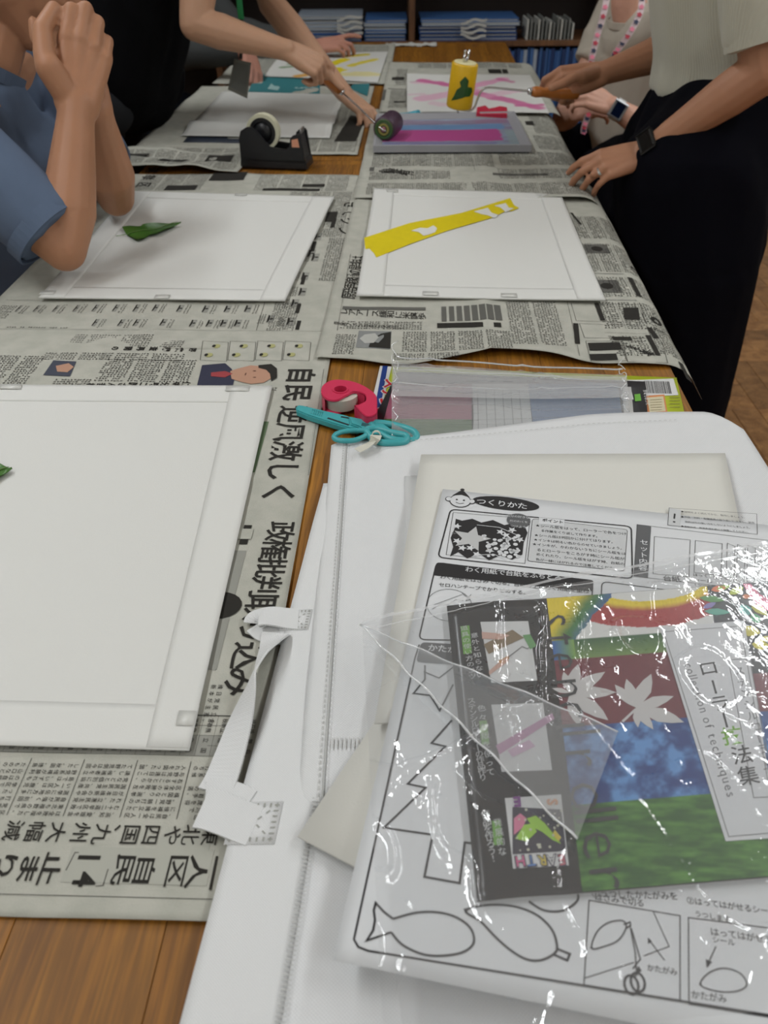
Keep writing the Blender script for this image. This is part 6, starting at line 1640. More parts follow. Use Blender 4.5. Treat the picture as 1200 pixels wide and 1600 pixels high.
# ================================================================ rollers
metal = mat('chrome_wire', (0.62, 0.62, 0.63), 0.22, metal=1.0)
wood_h = mat('handle_wood', srgb(176, 106, 46), 0.35, var=0.15, vscale=40)
def roller(label, c, axis, r, L_, colm, endm, rod, hnd0, hnd1, clip=False, hr=0.012):
    e = empty('paint_roller', tuple(c), 0, label, 'roller')
    ax = Vector(axis).normalized(); q = ax.to_track_quat('Z', 'Y').to_matrix().to_4x4(); M = Matrix.Translation(Vector(c)) @ q
    lathe('sleeve', [(r * 0.45, -L_ / 2), (r * 0.93, -L_ / 2), (r, -L_ / 2 + 0.003), (r, L_ / 2 - 0.003), (r * 0.93, L_ / 2), (r * 0.45, L_ / 2)], colm, e, 36, M)
    for s_ in (-1, 1):
        z0 = s_ * (L_ / 2)
        lathe('end_cap', [(0.003, z0), (r * 0.86, z0), (r * 0.84, z0 + s_ * 0.0012), (0.003, z0 + s_ * 0.0014)], endm, e, 28, M)
    tube('wire', catmull(rod, 6), 0.0022, metal, e, 10)
    a, b = Vector(hnd0), Vector(hnd1); d = b - a; Lh = d.length; Mh = Matrix.Translation(a) @ d.to_track_quat('Z', 'Y').to_matrix().to_4x4()
    lathe('ferrule', [(0.003, -0.008), (hr * 0.55, -0.006), (hr * 0.6, 0.002)], metal, e, 18, Mh)
    pr = [(0.004, 0.0), (hr * 0.75, 0.002), (hr * 0.95, Lh * 0.10), (hr * 0.80, Lh * 0.25), (hr * 0.98, Lh * 0.45), (hr * 1.05, Lh * 0.65), (hr * 0.92, Lh * 0.85), (hr * 0.75, Lh * 0.97), (0.004, Lh)]
    lathe('handle', pr, wood_h, e, 24, Mh)
    return e, M
yel_p = mat('yellow_sleeve', srgb(212, 168, 16), 0.4, var=0.12, vscale=60); crm = mat('cream_foam', srgb(214, 206, 160), 0.7)
# yellow roller held up by the person in the ribbed top
RY = 1.95
c = atY(722, 133, RY); top_ = atY(726, 98, RY); axis = np.array([0.10, -0.06, 1.0])
rod = [atY(716, 172, RY) + np.array([0, 0, 0.001]), atY(733, 173, RY), atY(741, 168, RY), atY(746, 155, RY), atY(752, 143, RY), atY(762, 137, RY), atY(790, 139, RY), atY(832, 143, RY)]
rod = [c - np.array(axis) * 0.055 , *rod]
e, M = roller('yellow sponge roller with a leaf stuck on it, held in the air', c, axis, 0.0285, 0.088, yel_p, crm, rod, atY(830, 143, RY), atY(905, 148, RY + 0.02))
lathe('axle_end', [(0.002, 0.044), (0.004, 0.045), (0.004, 0.052), (0.002, 0.053)], metal, e, 12, M)
wp_ = [M @ Vector(p) for p in ((-0.006, 0, 0.047), (-0.010, 0, 0.056), (-0.004, 0.002, 0.060), (-0.009, 0, 0.068))]
tube('wing_nut', catmull(wp_, 4), 0.0028, metal, e, 8); wp_ = [M @ Vector(p) for p in ((0.006, 0, 0.047), (0.011, 0, 0.055), (0.005, -0.002, 0.060), (0.012, 0, 0.066))]; tube('wing_nut', catmull(wp_, 4), 0.0028, metal, e, 8)
# leaf wrapped on the sleeve: points around the cylinder facing the viewer
vdir = Vector(CAM_POS) - Vector(c); loc = M.to_3x3().inverted() @ vdir; th0 = math.atan2(loc.y, loc.x)
lo = [(0.004, 0.024), (0.013, 0.016), (0.013, 0.004), (0.024, 0.002), (0.027, -0.006), (0.022, -0.015), (0.010, -0.016), (-0.004, -0.022), (-0.020, -0.028), (-0.014, -0.016), (-0.010, -0.004), (-0.002, 0.003), (-0.006, 0.012)]
lt_ = tessellate_polygon([[Vector((p[0], p[1], 0)) for p in lo]])
bm = bmesh.new(); bmv = [bm.verts.new((p[0], p[1], 0)) for p in lo]
for t in lt_: bm.faces.new([bmv[i] for i in t])
bmesh.ops.recalc_face_normals(bm, faces=bm.faces); bmesh.ops.subdivide_edges(bm, edges=bm.edges, cuts=3, use_grid_fill=True); bmesh.ops.triangulate(bm, faces=bm.faces)
for v in bm.verts:
    a = th0 + v.co.x / 0.0285; z_ = v.co.y; v.co = M @ Vector((math.cos(a) * 0.0293, math.sin(a) * 0.0293, z_))
lobj = bm_obj('leaf_blade', bm, mat('leaf_dark', srgb(34, 74, 28), 0.4, var=0.2, vscale=80), None)
lobj.name = 'leaf'; tag(lobj, 'dark green leaf sticking to the yellow roller', 'leaf')
# purple roller over the tray
c = at(607, 196, 0.7345 + 0.026)
a0 = c; dr = atY(528, 138, 2.24) - c; 
pur = mat('purple_sleeve', srgb(66, 44, 62), 0.45, var=0.3, vscale=50)
axis = Vector((0.30, 1.0, 0.0)).normalized()
endp = Vector(c) - axis * 0.041
hs = atY(533, 143, 2.235); he = atY(462, 88, 2.23)
rod = [Vector(c), endp - axis * 0.006, Vector(endp) * 0.35 + Vector(hs) * 0.65, Vector(hs)]
e, M = roller('purple and green inked roller held over the tray', c, tuple(axis), 0.0270, 0.080, pur, mat('green_end', srgb(70, 84, 48), 0.5), rod, hs, he, hr=0.0125)
for r0, r1_, col in ((0.009, 0.013, (150, 140, 70)), (0.017, 0.0205, (58, 96, 52))):
    ring('ink_ring', None, r0, r1_, -0.0424, -0.0418, mat('ring_%d' % col[0], srgb(*col), 0.5), e, M)
tube('hub', [endp, endp - axis * 0.004], 0.006, mat('ring_hub', srgb(150, 90, 100), 0.5), e, 12)

# small things between the tray and the pink painting
pen = empty('marker_pen', tuple(at(640, 180, 0.735)), 0, 'light blue marker pen behind the purple roller', 'pen')
pm = mat('light_blue', srgb(66, 172, 192), 0.35)
tube('barrel', [at(618, 182, 0.735), at(640, 180, 0.735)], 0.0075, pm, pen, 14); tube('cap', [at(640, 180, 0.735), at(654, 176, 0.735)], [0.0082, 0.0070], pm, pen, 14)
pc_ = at(770, 178, 0.735)
e = empty('tape_dispenser', tuple(pc_), 0, 'pinkish red handheld tape dispenser behind the ink tray', 'tape dispenser')
rd = mat('red_plastic', srgb(206, 46, 74), 0.35)
o = [at(*p, 0.735)[:2] for p in ((748, 184), (750, 172), (758, 170), (764, 175), (774, 173), (780, 171), (792, 173), (792, 184))]
extrude_poly('body', [tuple(p) for p in o], 0.7285, 0.744, rd, e)
extrude_poly('cutter', [tuple(at(*p, 0.735)[:2]) for p in ((744, 184), (749, 184), (750, 174), (745, 175))], 0.7285, 0.747, rd, e)
# ================================================================ people
def organic(name, chains, voxel, mt, parent, smooth=6, disp=None, ns=14):
    """one continuous surface grown from tapering limbs: chains of (point, radius), joined and remeshed"""
    bm = bmesh.new()
    for ch in chains:
        opt = {}
        if isinstance(ch, dict): opt = ch; ch = ch['c']
        n_ = len(ch)
        for i, (p, r) in enumerate(ch):
            if opt.get('open') and (i == n_ - 1 or (opt.get('open') == 2 and i == 0)): continue
            sc = opt.get('scale')
            rr = bmesh.ops.create_uvsphere(bm, u_segments=ns, v_segments=8, radius=r)
            for v in rr['verts']: v.co = v.co + Vector(p)
        for i in range(n_ - 1):
            a, b = Vector(ch[i][0]), Vector(ch[i + 1][0]); d = b - a
            if d.length < 1e-5: continue
            M = Matrix.Translation((a + b) / 2) @ d.to_track_quat('Z', 'Y').to_matrix().to_4x4()
            bmesh.ops.create_cone(bm, cap_ends=True, segments=ns, radius1=ch[i][1], radius2=ch[i + 1][1], depth=d.length, matrix=M)
    me = bpy.data.meshes.new(name); bm.to_mesh(me); bm.free()
    o = bpy.data.objects.new(name, me)
    md = o.modifiers.new('r', 'REMESH'); md.mode = 'VOXEL'; md.voxel_size = voxel; md.use_smooth_shade = True
    if smooth:
        ms = o.modifiers.new('s', 'SMOOTH'); ms.factor = 0.5; ms.iterations = smooth
    m2 = evaluate([o])[0]; bpy.data.objects.remove(o); bpy.data.meshes.remove(me)
    if disp is not None:
        n_ = len(m2.vertices); V = np.zeros(n_ * 3); m2.vertices.foreach_get('co', V); V = V.reshape(-1, 3)
        Nn = np.zeros(n_ * 3); m2.vertices.foreach_get('normal', Nn); V = V + Nn.reshape(-1, 3) * disp(V)[:, None]; m2.vertices.foreach_set('co', V.ravel())
    m2.name = name; m2.shade_smooth()
    return link(name, m2, mt, parent)
def U_(v): v = Vector(v); return v.normalized()
def v3(p): return Vector(tuple(float(x) for x in p))
FING = {'index': (0.029, 0.092, (0.044, 0.026, 0.020), 0.0092), 'middle': (0.0095, 0.096, (0.049, 0.030, 0.021), 0.0094), 'ring': (-0.0105, 0.091, (0.045, 0.028, 0.020), 0.0088), 'pinky': (-0.029, 0.083, (0.035, 0.021, 0.018), 0.0077)}
def hand(Wp, fwd, back, thumb_side, curls, s=1.0, thumb=None, spread=4.0, wr=0.026, ret=None, fr=1.0):
    """chains of a hand; curls: degrees of bend per finger (mcp, pip, dip); thumb: list of points or None"""
    f = U_(fwd); b = U_(back); b = (b - f * b.dot(f)).normalized(); t = U_(thumb_side); t = (t - f * t.dot(f) - b * t.dot(b)).normalized()
    Wp = v3(Wp); ch = []
    if ret is not None: ret['f'], ret['b'], ret['t'] = f, b, t
    for k, (nm, (lat, ln, segs, r)) in enumerate(FING.items()):
        r = r * fr
        m = Wp + t * lat * s + f * ln * s + b * (0.004 - abs(lat) * 0.12) * s
        ch.append([(Wp + t * lat * 0.5 * s, wr * 0.62 * s), (Wp + t * lat * 0.75 * s + f * ln * 0.5 * s - b * 0.002 * s, 0.0150 * s), (m - b * 0.003 * s, (r + 0.0022) * s)])
        a = 0.0; p = m; d0 = (f + t * math.tan(R(spread)) * (lat / 0.03)).normalized(); pts = [(p, (r + 0.0012) * s)]
        cur = curls[nm] if isinstance(curls, dict) else curls
        for j, L_ in enumerate(segs):
            a += R(cur[j]); d = (d0 * math.cos(a) - b * math.sin(a)).normalized(); p = p + d * L_ * s
            rr = (r, r * 0.95, r * 0.80)[j] * s
            if j < 2: pts.append((p - d * L_ * s * 0.5, rr * 0.94)); pts.append((p, rr))
            else: pts.append((p, rr * 0.92))
        ch.append(pts)
        if ret is not None: ret[nm] = [q for q, _ in pts]; ret[nm + '_d'] = d
    ch.append([(Wp - b * 0.004 * s, wr * 0.75 * s), (Wp + f * 0.045 * s - b * 0.006 * s, 0.018 * s), (Wp + f * 0.075 * s - b * 0.006 * s, 0.015 * s)])
    if thumb is None:
        thumb = [Wp + t * 0.018 * s + f * 0.02 * s, Wp + t * 0.038 * s + f * 0.048 * s - b * 0.012 * s, Wp + t * 0.046 * s + f * 0.078 * s - b * 0.020 * s, Wp + t * 0.044 * s + f * 0.104 * s - b * 0.024 * s]
    th = [v3(q) for q in thumb]
    ch.append([(Wp + t * 0.006 * s, 0.020 * s), (th[0] * 0.4 + th[1] * 0.6, 0.0155 * s * fr), (th[1], 0.0128 * s * fr), (th[2], 0.0108 * s * fr), (th[3], 0.0088 * s * fr)])
    if ret is not None: ret['thumb'] = th
    return ch
def skin(name, c):
    mt = mat(name, c, 0.52, bump=0.16, bscale=130, spec=0.35, sss=0.12, var=0.10, vscale=18); return mt
sk1 = skin('skin_tan', srgb(172, 124, 94)); sk2 = skin('skin_light', srgb(190, 148, 120)); sk4 = skin('skin_brown', srgb(172, 124, 96)); sk5 = skin('skin_pink', srgb(206, 158, 136)); sk3 = skin('skin_red', srgb(182, 130, 112))
nail_m = mat('nail', srgb(222, 178, 160), 0.25)
def nail(parent, p, d, nrm, r=0.0055):
    d = U_(d); n_ = U_(nrm); n_ = (n_ - d * n_.dot(d)).normalized(); s_ = d.cross(n_); V = []; F = []
    for i in range(6):
        for j in range(5):
            x = (i / 5 - 0.5) * 2.0 * r * 1.15; y = (j / 4 - 0.5) * 2 * r * (1 - 0.25 * abs(i / 5 - 0.5) * 2)
            V.append(v3(p) + d * x + s_ * y + n_ * (-y * y / r * 0.5))
    for i in range(5):
        for j in range(4): F.append((i * 5 + j, (i + 1) * 5 + j, (i + 1) * 5 + j + 1, i * 5 + j + 1))
    mesh_np('nail', V, F, nail_m, parent, True)
fn = [Noise(200 + k, 64) for k in range(4)]
def folds(amp, sx=8.0, sy=20.0):
    def f(V): return amp * (1 - np.abs(fn[0](V[:, 0] * sx + V[:, 2] * 5, V[:, 1] * sx + V[:, 2] * 3)) * 2) + amp * 0.8 * fn[1](V[:, 0] * sy + V[:, 2] * 4, V[:, 1] * sy)
    return f
def cloth(name, c, rough=0.9, bs=1400, var=0.04): return mat(name, c, rough, bump=0.25, bscale=bs, spec=0.08, var=var, vscale=25)
def head(parent, c, face, up, s, skm, hairm, nm_, open_face=True):
    """head with jaw, nose, ears, eyes and mouth; returned chains join the body"""
    c = v3(c); f = U_(face); u = U_(up); u = (u - f * u.dot(f)).normalized(); r = f.cross(u)
    P = lambda a, b, d: c + f * a * s + r * b * s + u * d * s
    ch = [[(P(-0.015, 0, 0.025), 0.086 * s), (P(0.012, 0, 0.02), 0.078 * s)], [(P(0.03, 0, -0.03), 0.058 * s), (P(0.055, 0, -0.085), 0.030 * s)], [(P(0.0, 0.035, -0.03), 0.05 * s), (P(0.045, 0.018, -0.085), 0.026 * s)], [(P(0.0, -0.035, -0.03), 0.05 * s), (P(0.045, -0.018, -0.085), 0.026 * s)],
          [(P(0.080, 0, 0.01), 0.010 * s), (P(0.102, 0, -0.025), 0.0125 * s)], [(P(0.088, 0.010, -0.030), 0.007 * s), (P(0.088, -0.010, -0.030), 0.007 * s)],
          [(P(0.078, -0.018, -0.052), 0.0075 * s), (P(0.084, 0, -0.050), 0.0085 * s), (P(0.078, 0.018, -0.052), 0.0075 * s)], [(P(0.075, -0.014, -0.062), 0.0075 * s), (P(0.080, 0, -0.063), 0.009 * s), (P(0.075, 0.014, -0.062), 0.0075 * s)],
          [(P(-0.01, 0.080, 0.02), 0.010 * s), (P(-0.012, 0.084, -0.02), 0.008 * s)], [(P(-0.01, -0.080, 0.02), 0.010 * s), (P(-0.012, -0.084, -0.02), 0.008 * s)],
          [(P(0.070, 0.034, 0.030), 0.012 * s), (P(0.078, 0.0, 0.028), 0.010 * s), (P(0.070, -0.034, 0.030), 0.012 * s)]]
    for b_ in (-0.032, 0.032):
        V, F = [], []
        lathe('eye', [(0.001, -0.006 * s), (0.009 * s, -0.003 * s), (0.011 * s, 0), (0.009 * s, 0.004 * s), (0.001, 0.006 * s)], mat('eye_white', srgb(220, 214, 206), 0.3), parent, 14, Matrix.Translation(P(0.070, b_, 0.012)) @ f.to_track_quat('Z', 'Y').to_matrix().to_4x4())
    organic('hair', [[(P(-0.02, 0, 0.045), 0.092 * s), (P(0.01, 0, 0.06), 0.083 * s)], [(P(-0.045, 0, -0.02), 0.075 * s), (P(-0.03, 0, 0.02), 0.085 * s)], [(P(-0.01, 0.06, 0.03), 0.035 * s), (P(-0.03, 0.055, -0.01), 0.035 * s)], [(P(-0.01, -0.06, 0.03), 0.035 * s), (P(-0.03, -0.055, -0.01), 0.035 * s)]],
            0.006, hairm, parent, 5, lambda V: 0.003 * fn[2](V[:, 0] * 90, V[:, 1] * 90 + V[:, 2] * 60))
    return ch
hair_b = mat('hair_black', srgb(28, 24, 22), 0.5, bump=0.4, bscale=300)
DOWN = Vector(down); RIGHT = Vector(right); FWD = Vector(cf)

# ---------------------------------------------------------------- seated man in the blue T-shirt
p1 = empty('person', (-0.85, 1.4, 0.0), 0, 'person in a blue T-shirt seated at the left, hands clasped at the chin', 'person')
W1 = v3(atd(120, 166, 1.240)); W1b = v3(atd(150, 176, 1.310))
E1 = v3(atd(103, 392, 1.255)); E1b = v3(atd(181, 308, 1.475))
tocam = U_(Vector(CAM_POS) - W1)
rt = {}
curl = {'index': (6, 100, 70), 'middle': (8, 98, 70), 'ring': (16, 92, 68), 'pinky': (26, 84, 60)}
th = [atd(86, 128, 1.205), atd(70, 90, 1.20), atd(66, 46, 1.20), atd(84, 14, 1.215)]
fw = (v3(atd(133, 84, 1.235)) - W1)
H1 = hand(W1, fw, tocam, -RIGHT, curl, 1.0, th, -1.0, 0.031, rt, 1.30)
curl2 = (20, 60, 40)
rt2 = {}
fw2 = v3(atd(124, 100, 1.33)) - W1b
H2 = hand(W1b, fw2, -tocam + Vector((0.2, 0.3, 0)), -RIGHT, (70, 90, 50), 0.92, [atd(105, 120, 1.28), atd(75, 85, 1.27), atd(56, 58, 1.265), atd(52, 34, 1.26)], 3.0, 0.028, rt2)
S1 = v3(atd(-95, 205, 1.20)); S1b = v3(atd(60, 70, 1.62))
Hc = v3(atd(14, -62, 1.33))
hd = head(p1, Hc, (0.93, -0.10, -0.28), (0.25, 0, 1), 1.08, sk1, hair_b, 'h')
neckb = v3(atd(-32, 128, 1.38))
arm1 = [(S1, 0.052), (S1 * 0.45 + E1 * 0.55, 0.046), (E1 + Vector((0, -0.004, 0.004)), 0.0335), (E1 * 0.72 + W1 * 0.28, 0.0415), (E1 * 0.45 + W1 * 0.55, 0.036), (E1 * 0.12 + W1 * 0.88, 0.0285), (W1, 0.0275)]
arm1b = [(S1b, 0.050), (S1b * 0.4 + E1b * 0.6, 0.045), (E1b, 0.0335), (E1b * 0.72 + W1b * 0.28, 0.042), (E1b * 0.45 + W1b * 0.55, 0.036), (E1b * 0.12 + W1b * 0.88, 0.0285), (W1b, 0.0275)]
body1 = organic('body', hd + [[(Hc - Vector((0.03, 0, 0.05)), 0.058), (neckb, 0.056)], arm1, arm1b] + H1 + H2 + [[(neckb + Vector((0, 0, -0.04)), 0.045), (S1, 0.045)], [(neckb + Vector((0, 0, -0.04)), 0.045), (S1b, 0.045)]], 0.0029, sk1, p1, 5)
nail(p1, th[3] + np.array(tocam) * 0.0086 + np.array(DOWN) * 0.002, v3(th[3]) - v3(th[2]), tocam, 0.0062)
tee = cloth('tee_blue', srgb(94, 108, 130))
chest = neckb + Vector((0.0, 0.03, -0.17)); bel = chest + Vector((-0.10, 0.0, -0.30))
shirt = [[(chest, 0.135), (bel, 0.15)], [(neckb + Vector((0.0, 0, -0.035)), 0.076), (chest, 0.12)], [(neckb + Vector((-0.02, 0, -0.07)), 0.072), (chest, 0.13)], [(S1 + Vector((-0.01, 0, 0)), 0.068), (neckb + Vector((-0.03, 0, -0.08)), 0.08)], [(S1b + Vector((-0.02, 0, 0)), 0.068), (neckb + Vector((-0.03, 0, -0.08)), 0.08)],
         [(chest + Vector((0, -0.10, 0)), 0.105), (bel + Vector((0, -0.06, 0)), 0.12)], [(chest + Vector((0, 0.10, 0)), 0.105), (bel + Vector((0, 0.06, 0)), 0.12)],
         {'c': [(S1, 0.070), (S1 * 0.5 + E1 * 0.5, 0.064), (S1 * 0.13 + E1 * 0.87, 0.060)], 'open': 1}, {'c': [(S1b, 0.066), (S1b * 0.45 + E1b * 0.55, 0.060), (S1b * 0.22 + E1b * 0.78, 0.060)], 'open': 1}]
organic('shirt', shirt, 0.0060, tee, p1, 10, folds(0.004, 9, 16))
# cuff hem and collar
d = U_(E1 - S1); cc = S1 * 0.13 + E1 * 0.87
def band(name, c, axis, r, w, mt, parent, t=0.003, n=40, ell=1.0):
    M = Matrix.Translation(v3(c)) @ U_(axis).to_track_quat('Z', 'Y').to_matrix().to_4x4() @ Matrix.Diagonal((1, ell, 1, 1))
    return ring(name, None, r - t, r, -w / 2, w / 2, mt, parent, M)
band('cuff', cc - d * 0.013, d, 0.0625, 0.024, tee, p1)
d2 = U_(E1b - S1b); band('cuff', S1b * 0.22 + E1b * 0.78 - d2 * 0.01, d2, 0.0622, 0.022, tee, p1)
nd = U_(Hc - neckb); band('collar', neckb + nd * 0.022, nd, 0.068, 0.022, tee, p1, 0.007)
trs = cloth('trousers_dark', srgb(16, 17, 24))
organic('trousers', [[(bel + Vector((0, 0, -0.08)), 0.15), (Vector((-0.70, 1.28, 0.50)), 0.085), (Vector((-0.58, 1.25, 0.50)), 0.075), (Vector((-0.60, 1.25, 0.08)), 0.055)], [(bel + Vector((0, 0.1, -0.08)), 0.14), (Vector((-0.70, 1.52, 0.50)), 0.085), (Vector((-0.58, 1.55, 0.50)), 0.075), (Vector((-0.60, 1.55, 0.08)), 0.055)]], 0.009, trs, p1, 4, folds(0.004))

# ---------------------------------------------------------------- person in black, inking the roller
p2 = empty('person', (-0.85, 2.3, 0.0), 0, 'person in a black T-shirt leaning over the table and inking the roller', 'person')
E2 = v3(atY(305, 38, 2.16)); W2 = v3(atY(446, 78, 2.18)); S2 = v3(atY(318, -110, 2.22))
E2b = v3(atY(424, 6, 2.52)); W2b = v3(atY(538, 146, 2.36)); S2b = v3(atY(400, -110, 2.62))
hs_ = v3(hs); he_ = v3(he); hax = U_(hs_ - he_)
K2 = v3(atY(494, 108, 2.185))
rt = {}
back2 = (Vector(CAM_POS) - K2).normalized() * 0.75 + Vector((0.25, 0, 0.75))
fw2 = (v3(atY(497, 104, 2.195)) - W2)
tip2 = v3(atY(536, 140, 2.19))
H = hand(W2 + Vector((0.004, 0, 0)), fw2, back2, Vector((0.5, 0.75, 0.2)), {'index': (24, 42, 24), 'middle': (52, 66, 40), 'ring': (58, 74, 44), 'pinky': (60, 74, 46)}, 0.90,
         [v3(atY(486, 92, 2.23)), v3(atY(506, 104, 2.235)), v3(atY(520, 122, 2.225)), v3(atY(534, 137, 2.215))], 3.0, 0.025, rt)
rt = {}
Hb = hand(W2b, v3(atY(580, 180, 2.30)) - W2b, (0.45, -0.25, 0.85), (0.5, 0.8, 0.1), {'index': (20, 30, 20), 'middle': (38, 50, 30), 'ring': (44, 56, 30), 'pinky': (46, 56, 30)}, 0.88, None, 4.0, 0.024, rt)
arm2 = [(S2, 0.042), (S2 * 0.4 + E2 * 0.6, 0.043), (E2, 0.036), (E2 * 0.72 + W2 * 0.28, 0.0385), (E2 * 0.4 + W2 * 0.6, 0.031), (E2 * 0.1 + W2 * 0.9, 0.025), (W2, 0.024)]
arm2b = [(S2b, 0.042), (S2b * 0.4 + E2b * 0.6, 0.042), (E2b, 0.035), (E2b * 0.72 + W2b * 0.28, 0.037), (E2b * 0.4 + W2b * 0.6, 0.030), (E2b * 0.1 + W2b * 0.9, 0.024), (W2b, 0.023)]
Hc2 = Vector((-0.42, 2.40, 1.46)); nb2 = Vector((-0.52, 2.40, 1.30))
hd = head(p2, Hc2, (0.75, -0.1, -0.65), (0.6, 0, 0.8), 1.0, sk2, hair_b, 'h')
organic('body', hd + [[(Hc2, 0.05), (nb2, 0.055)], [(nb2, 0.05), (nb2 + Vector((0, 0, -0.075)), 0.040), (S2 + Vector((0, 0, -0.02)), 0.036)], [(nb2 + Vector((0, 0, -0.075)), 0.040), (S2b + Vector((0, 0, -0.02)), 0.036)], arm2, arm2b] + H + Hb, 0.0030, sk2, p2, 5)
blk_tee = cloth('tee_black', srgb(12, 12, 14), 0.95)
ch2 = Vector((-0.56, 2.36, 1.12)); be2 = Vector((-0.66, 2.30, 0.86))
organic('shirt', [[(nb2 + Vector((-0.01, 0, -0.05)), 0.078), (ch2, 0.13), (be2, 0.155)], [(S2 * 0.5 + nb2 * 0.5 + Vector((-0.02, 0, -0.05)), 0.09), (ch2, 0.12)], [(S2b * 0.5 + nb2 * 0.5 + Vector((-0.02, 0, -0.05)), 0.09), (ch2, 0.12)], [(ch2 + Vector((0, -0.11, 0)), 0.105), (be2 + Vector((0, -0.07, 0)), 0.13)], [(ch2 + Vector((0, 0.11, 0)), 0.105), (be2 + Vector((0, 0.09, 0)), 0.13)], [(be2, 0.15), (be2 + Vector((0.05, 0.10, -0.02)), 0.10)],
                  {'c': [(S2, 0.068), (S2 * 0.62 + E2 * 0.38, 0.068), (S2 * 0.42 + E2 * 0.58, 0.066)], 'open': 1}, {'c': [(S2b, 0.066), (S2b * 0.45 + E2b * 0.55, 0.064), (S2b * 0.3 + E2b * 0.7, 0.062)], 'open': 1},
                  [(nb2 + Vector((-0.01, 0, -0.06)), 0.075), (S2, 0.066)], [(nb2 + Vector((-0.01, 0, -0.06)), 0.075), (S2b, 0.066)], [(S2, 0.064), (ch2 + Vector((0, -0.1, 0)), 0.10)], [(S2b, 0.064), (ch2 + Vector((0, 0.1, 0)), 0.10)]], 0.0070, blk_tee, p2, 12, folds(0.005, 8, 14))
gry_tr = cloth('trousers_charcoal', srgb(44, 45, 48), 0.95)
organic('trousers', [[(Vector((-0.76, 2.24, 0.84)), 0.13), (Vector((-0.78, 2.14, 0.62)), 0.105), (Vector((-0.80, 2.12, 0.06)), 0.07)], [(Vector((-0.76, 2.42, 0.84)), 0.13), (Vector((-0.78, 2.48, 0.62)), 0.105), (Vector((-0.80, 2.50, 0.06)), 0.07)], [(Vector((-0.72, 2.10, 0.82)), 0.07), (Vector((-0.66, 2.16, 0.80)), 0.065)]], 0.009, gry_tr, p2, 4, folds(0.004))
# green lanyard with a card
ly = empty('lanyard', (-0.4, 2.3, 1.0), 0, 'green lanyard hanging from the neck of the person in black', 'lanyard')
grn = mat('lanyard_green', srgb(22, 120, 66), 0.6)
c_ = catmull([Vector((-0.47, 2.34, 1.36)), v3(atY(372, -60, 2.24)), v3(atY(373, -10, 2.20)), v3(atY(377, 30, 2.20))], 6); ribbon('strap', c_, (1, -0.3, 0.1), 0.014, grn, ly, 0.0015)
c_ = catmull([v3(atY(377, 30, 2.20)), v3(atY(378, 60, 2.22)), v3(atY(376, 92, 2.24))], 5); ribbon('cord', c_, (1, -0.3, 0.1), 0.008, mat('cord_black', srgb(20, 20, 22), 0.6), ly, 0.0015)
cd_ = empty('name_card', tuple(atY(374, 122, 2.24)), 0, 'clear card holder hanging from the green lanyard', 'card holder')
q = [atY(356, 140, 2.22), atY(386, 154, 2.24), atY(392, 98, 2.27), atY(366, 92, 2.24)]
def slab(name, q, t, mt, parent):
    q = [v3(p) for p in q]; n_ = (q[1] - q[0]).cross(q[3] - q[0]).normalized() * t
    V = q + [p + n_ for p in q]; return mesh_np(name, V, [(0, 3, 2, 1), (4, 5, 6, 7), (0, 1, 5, 4), (1, 2, 6, 5), (2, 3, 7, 6), (3, 0, 4, 7)], mt, parent)
slab('holder', q, 0.002, mat('holder_grey', srgb(92, 92, 84), 0.3), cd_)
m_ = sum((v3(p) for p in q), Vector()) / 4
slab('insert', [m_ + (v3(p) - m_) * 0.82 - FWD * 0.0015 for p in q], 0.0006, mat('insert_grey', srgb(78, 80, 74), 0.6), cd_)

# ---------------------------------------------------------------- person further back on the left, only hands and grey sleeve visible
p3 = empty('person', (-0.95, 3.2, 0.0), 0, 'person in grey at the far left, hand resting on the pale newspaper', 'person')
W3 = v3(at(492, 72, 0.765)); W3b = v3(atY(388, 82, 2.95)); E3 = v3((-0.52, 3.36, 0.80)); E3b = Vector((-0.66, 2.98, 0.80)); S3 = Vector((-0.80, 3.45, 1.10)); S3b = Vector((-0.82, 3.08, 1.10))
H = hand(W3, (1, 0.0, 0.10), (0.05, -0.45, 0.85), (0, 1, 0.3), {'index': (-4, 16, 10), 'middle': (28, 46, 30), 'ring': (36, 56, 30), 'pinky': (40, 60, 30)}, 0.92)
Hb = hand(W3b, v3(atY(394, 104, 2.90)) - W3b, (0.7, -0.4, 0.6), (0.3, 0.9, 0), (25, 40, 25), 0.9)
Hc3 = Vector((-0.78, 3.25, 1.38)); nb3 = Vector((-0.86, 3.26, 1.20))
hd = head(p3, Hc3, (0.9, -0.1, -0.4), (0.3, 0, 1), 1.0, sk3, hair_b, 'h')
organic('body', hd + [[(Hc3, 0.05), (nb3, 0.055), (nb3 + Vector((0, 0, -0.075)), 0.040), (S3, 0.036)], [(nb3 + Vector((0, 0, -0.075)), 0.040), (S3b, 0.036)], [(S3, 0.045), (E3, 0.036), (E3 * 0.6 + W3 * 0.4, 0.036), (W3, 0.025)], [(S3b, 0.045), (E3b, 0.036), (E3b * 0.6 + W3b * 0.4, 0.036), (W3b, 0.025)]] + H + Hb, 0.0032, sk3, p3, 4)
gtee = cloth('tee_grey', srgb(66, 68, 68))
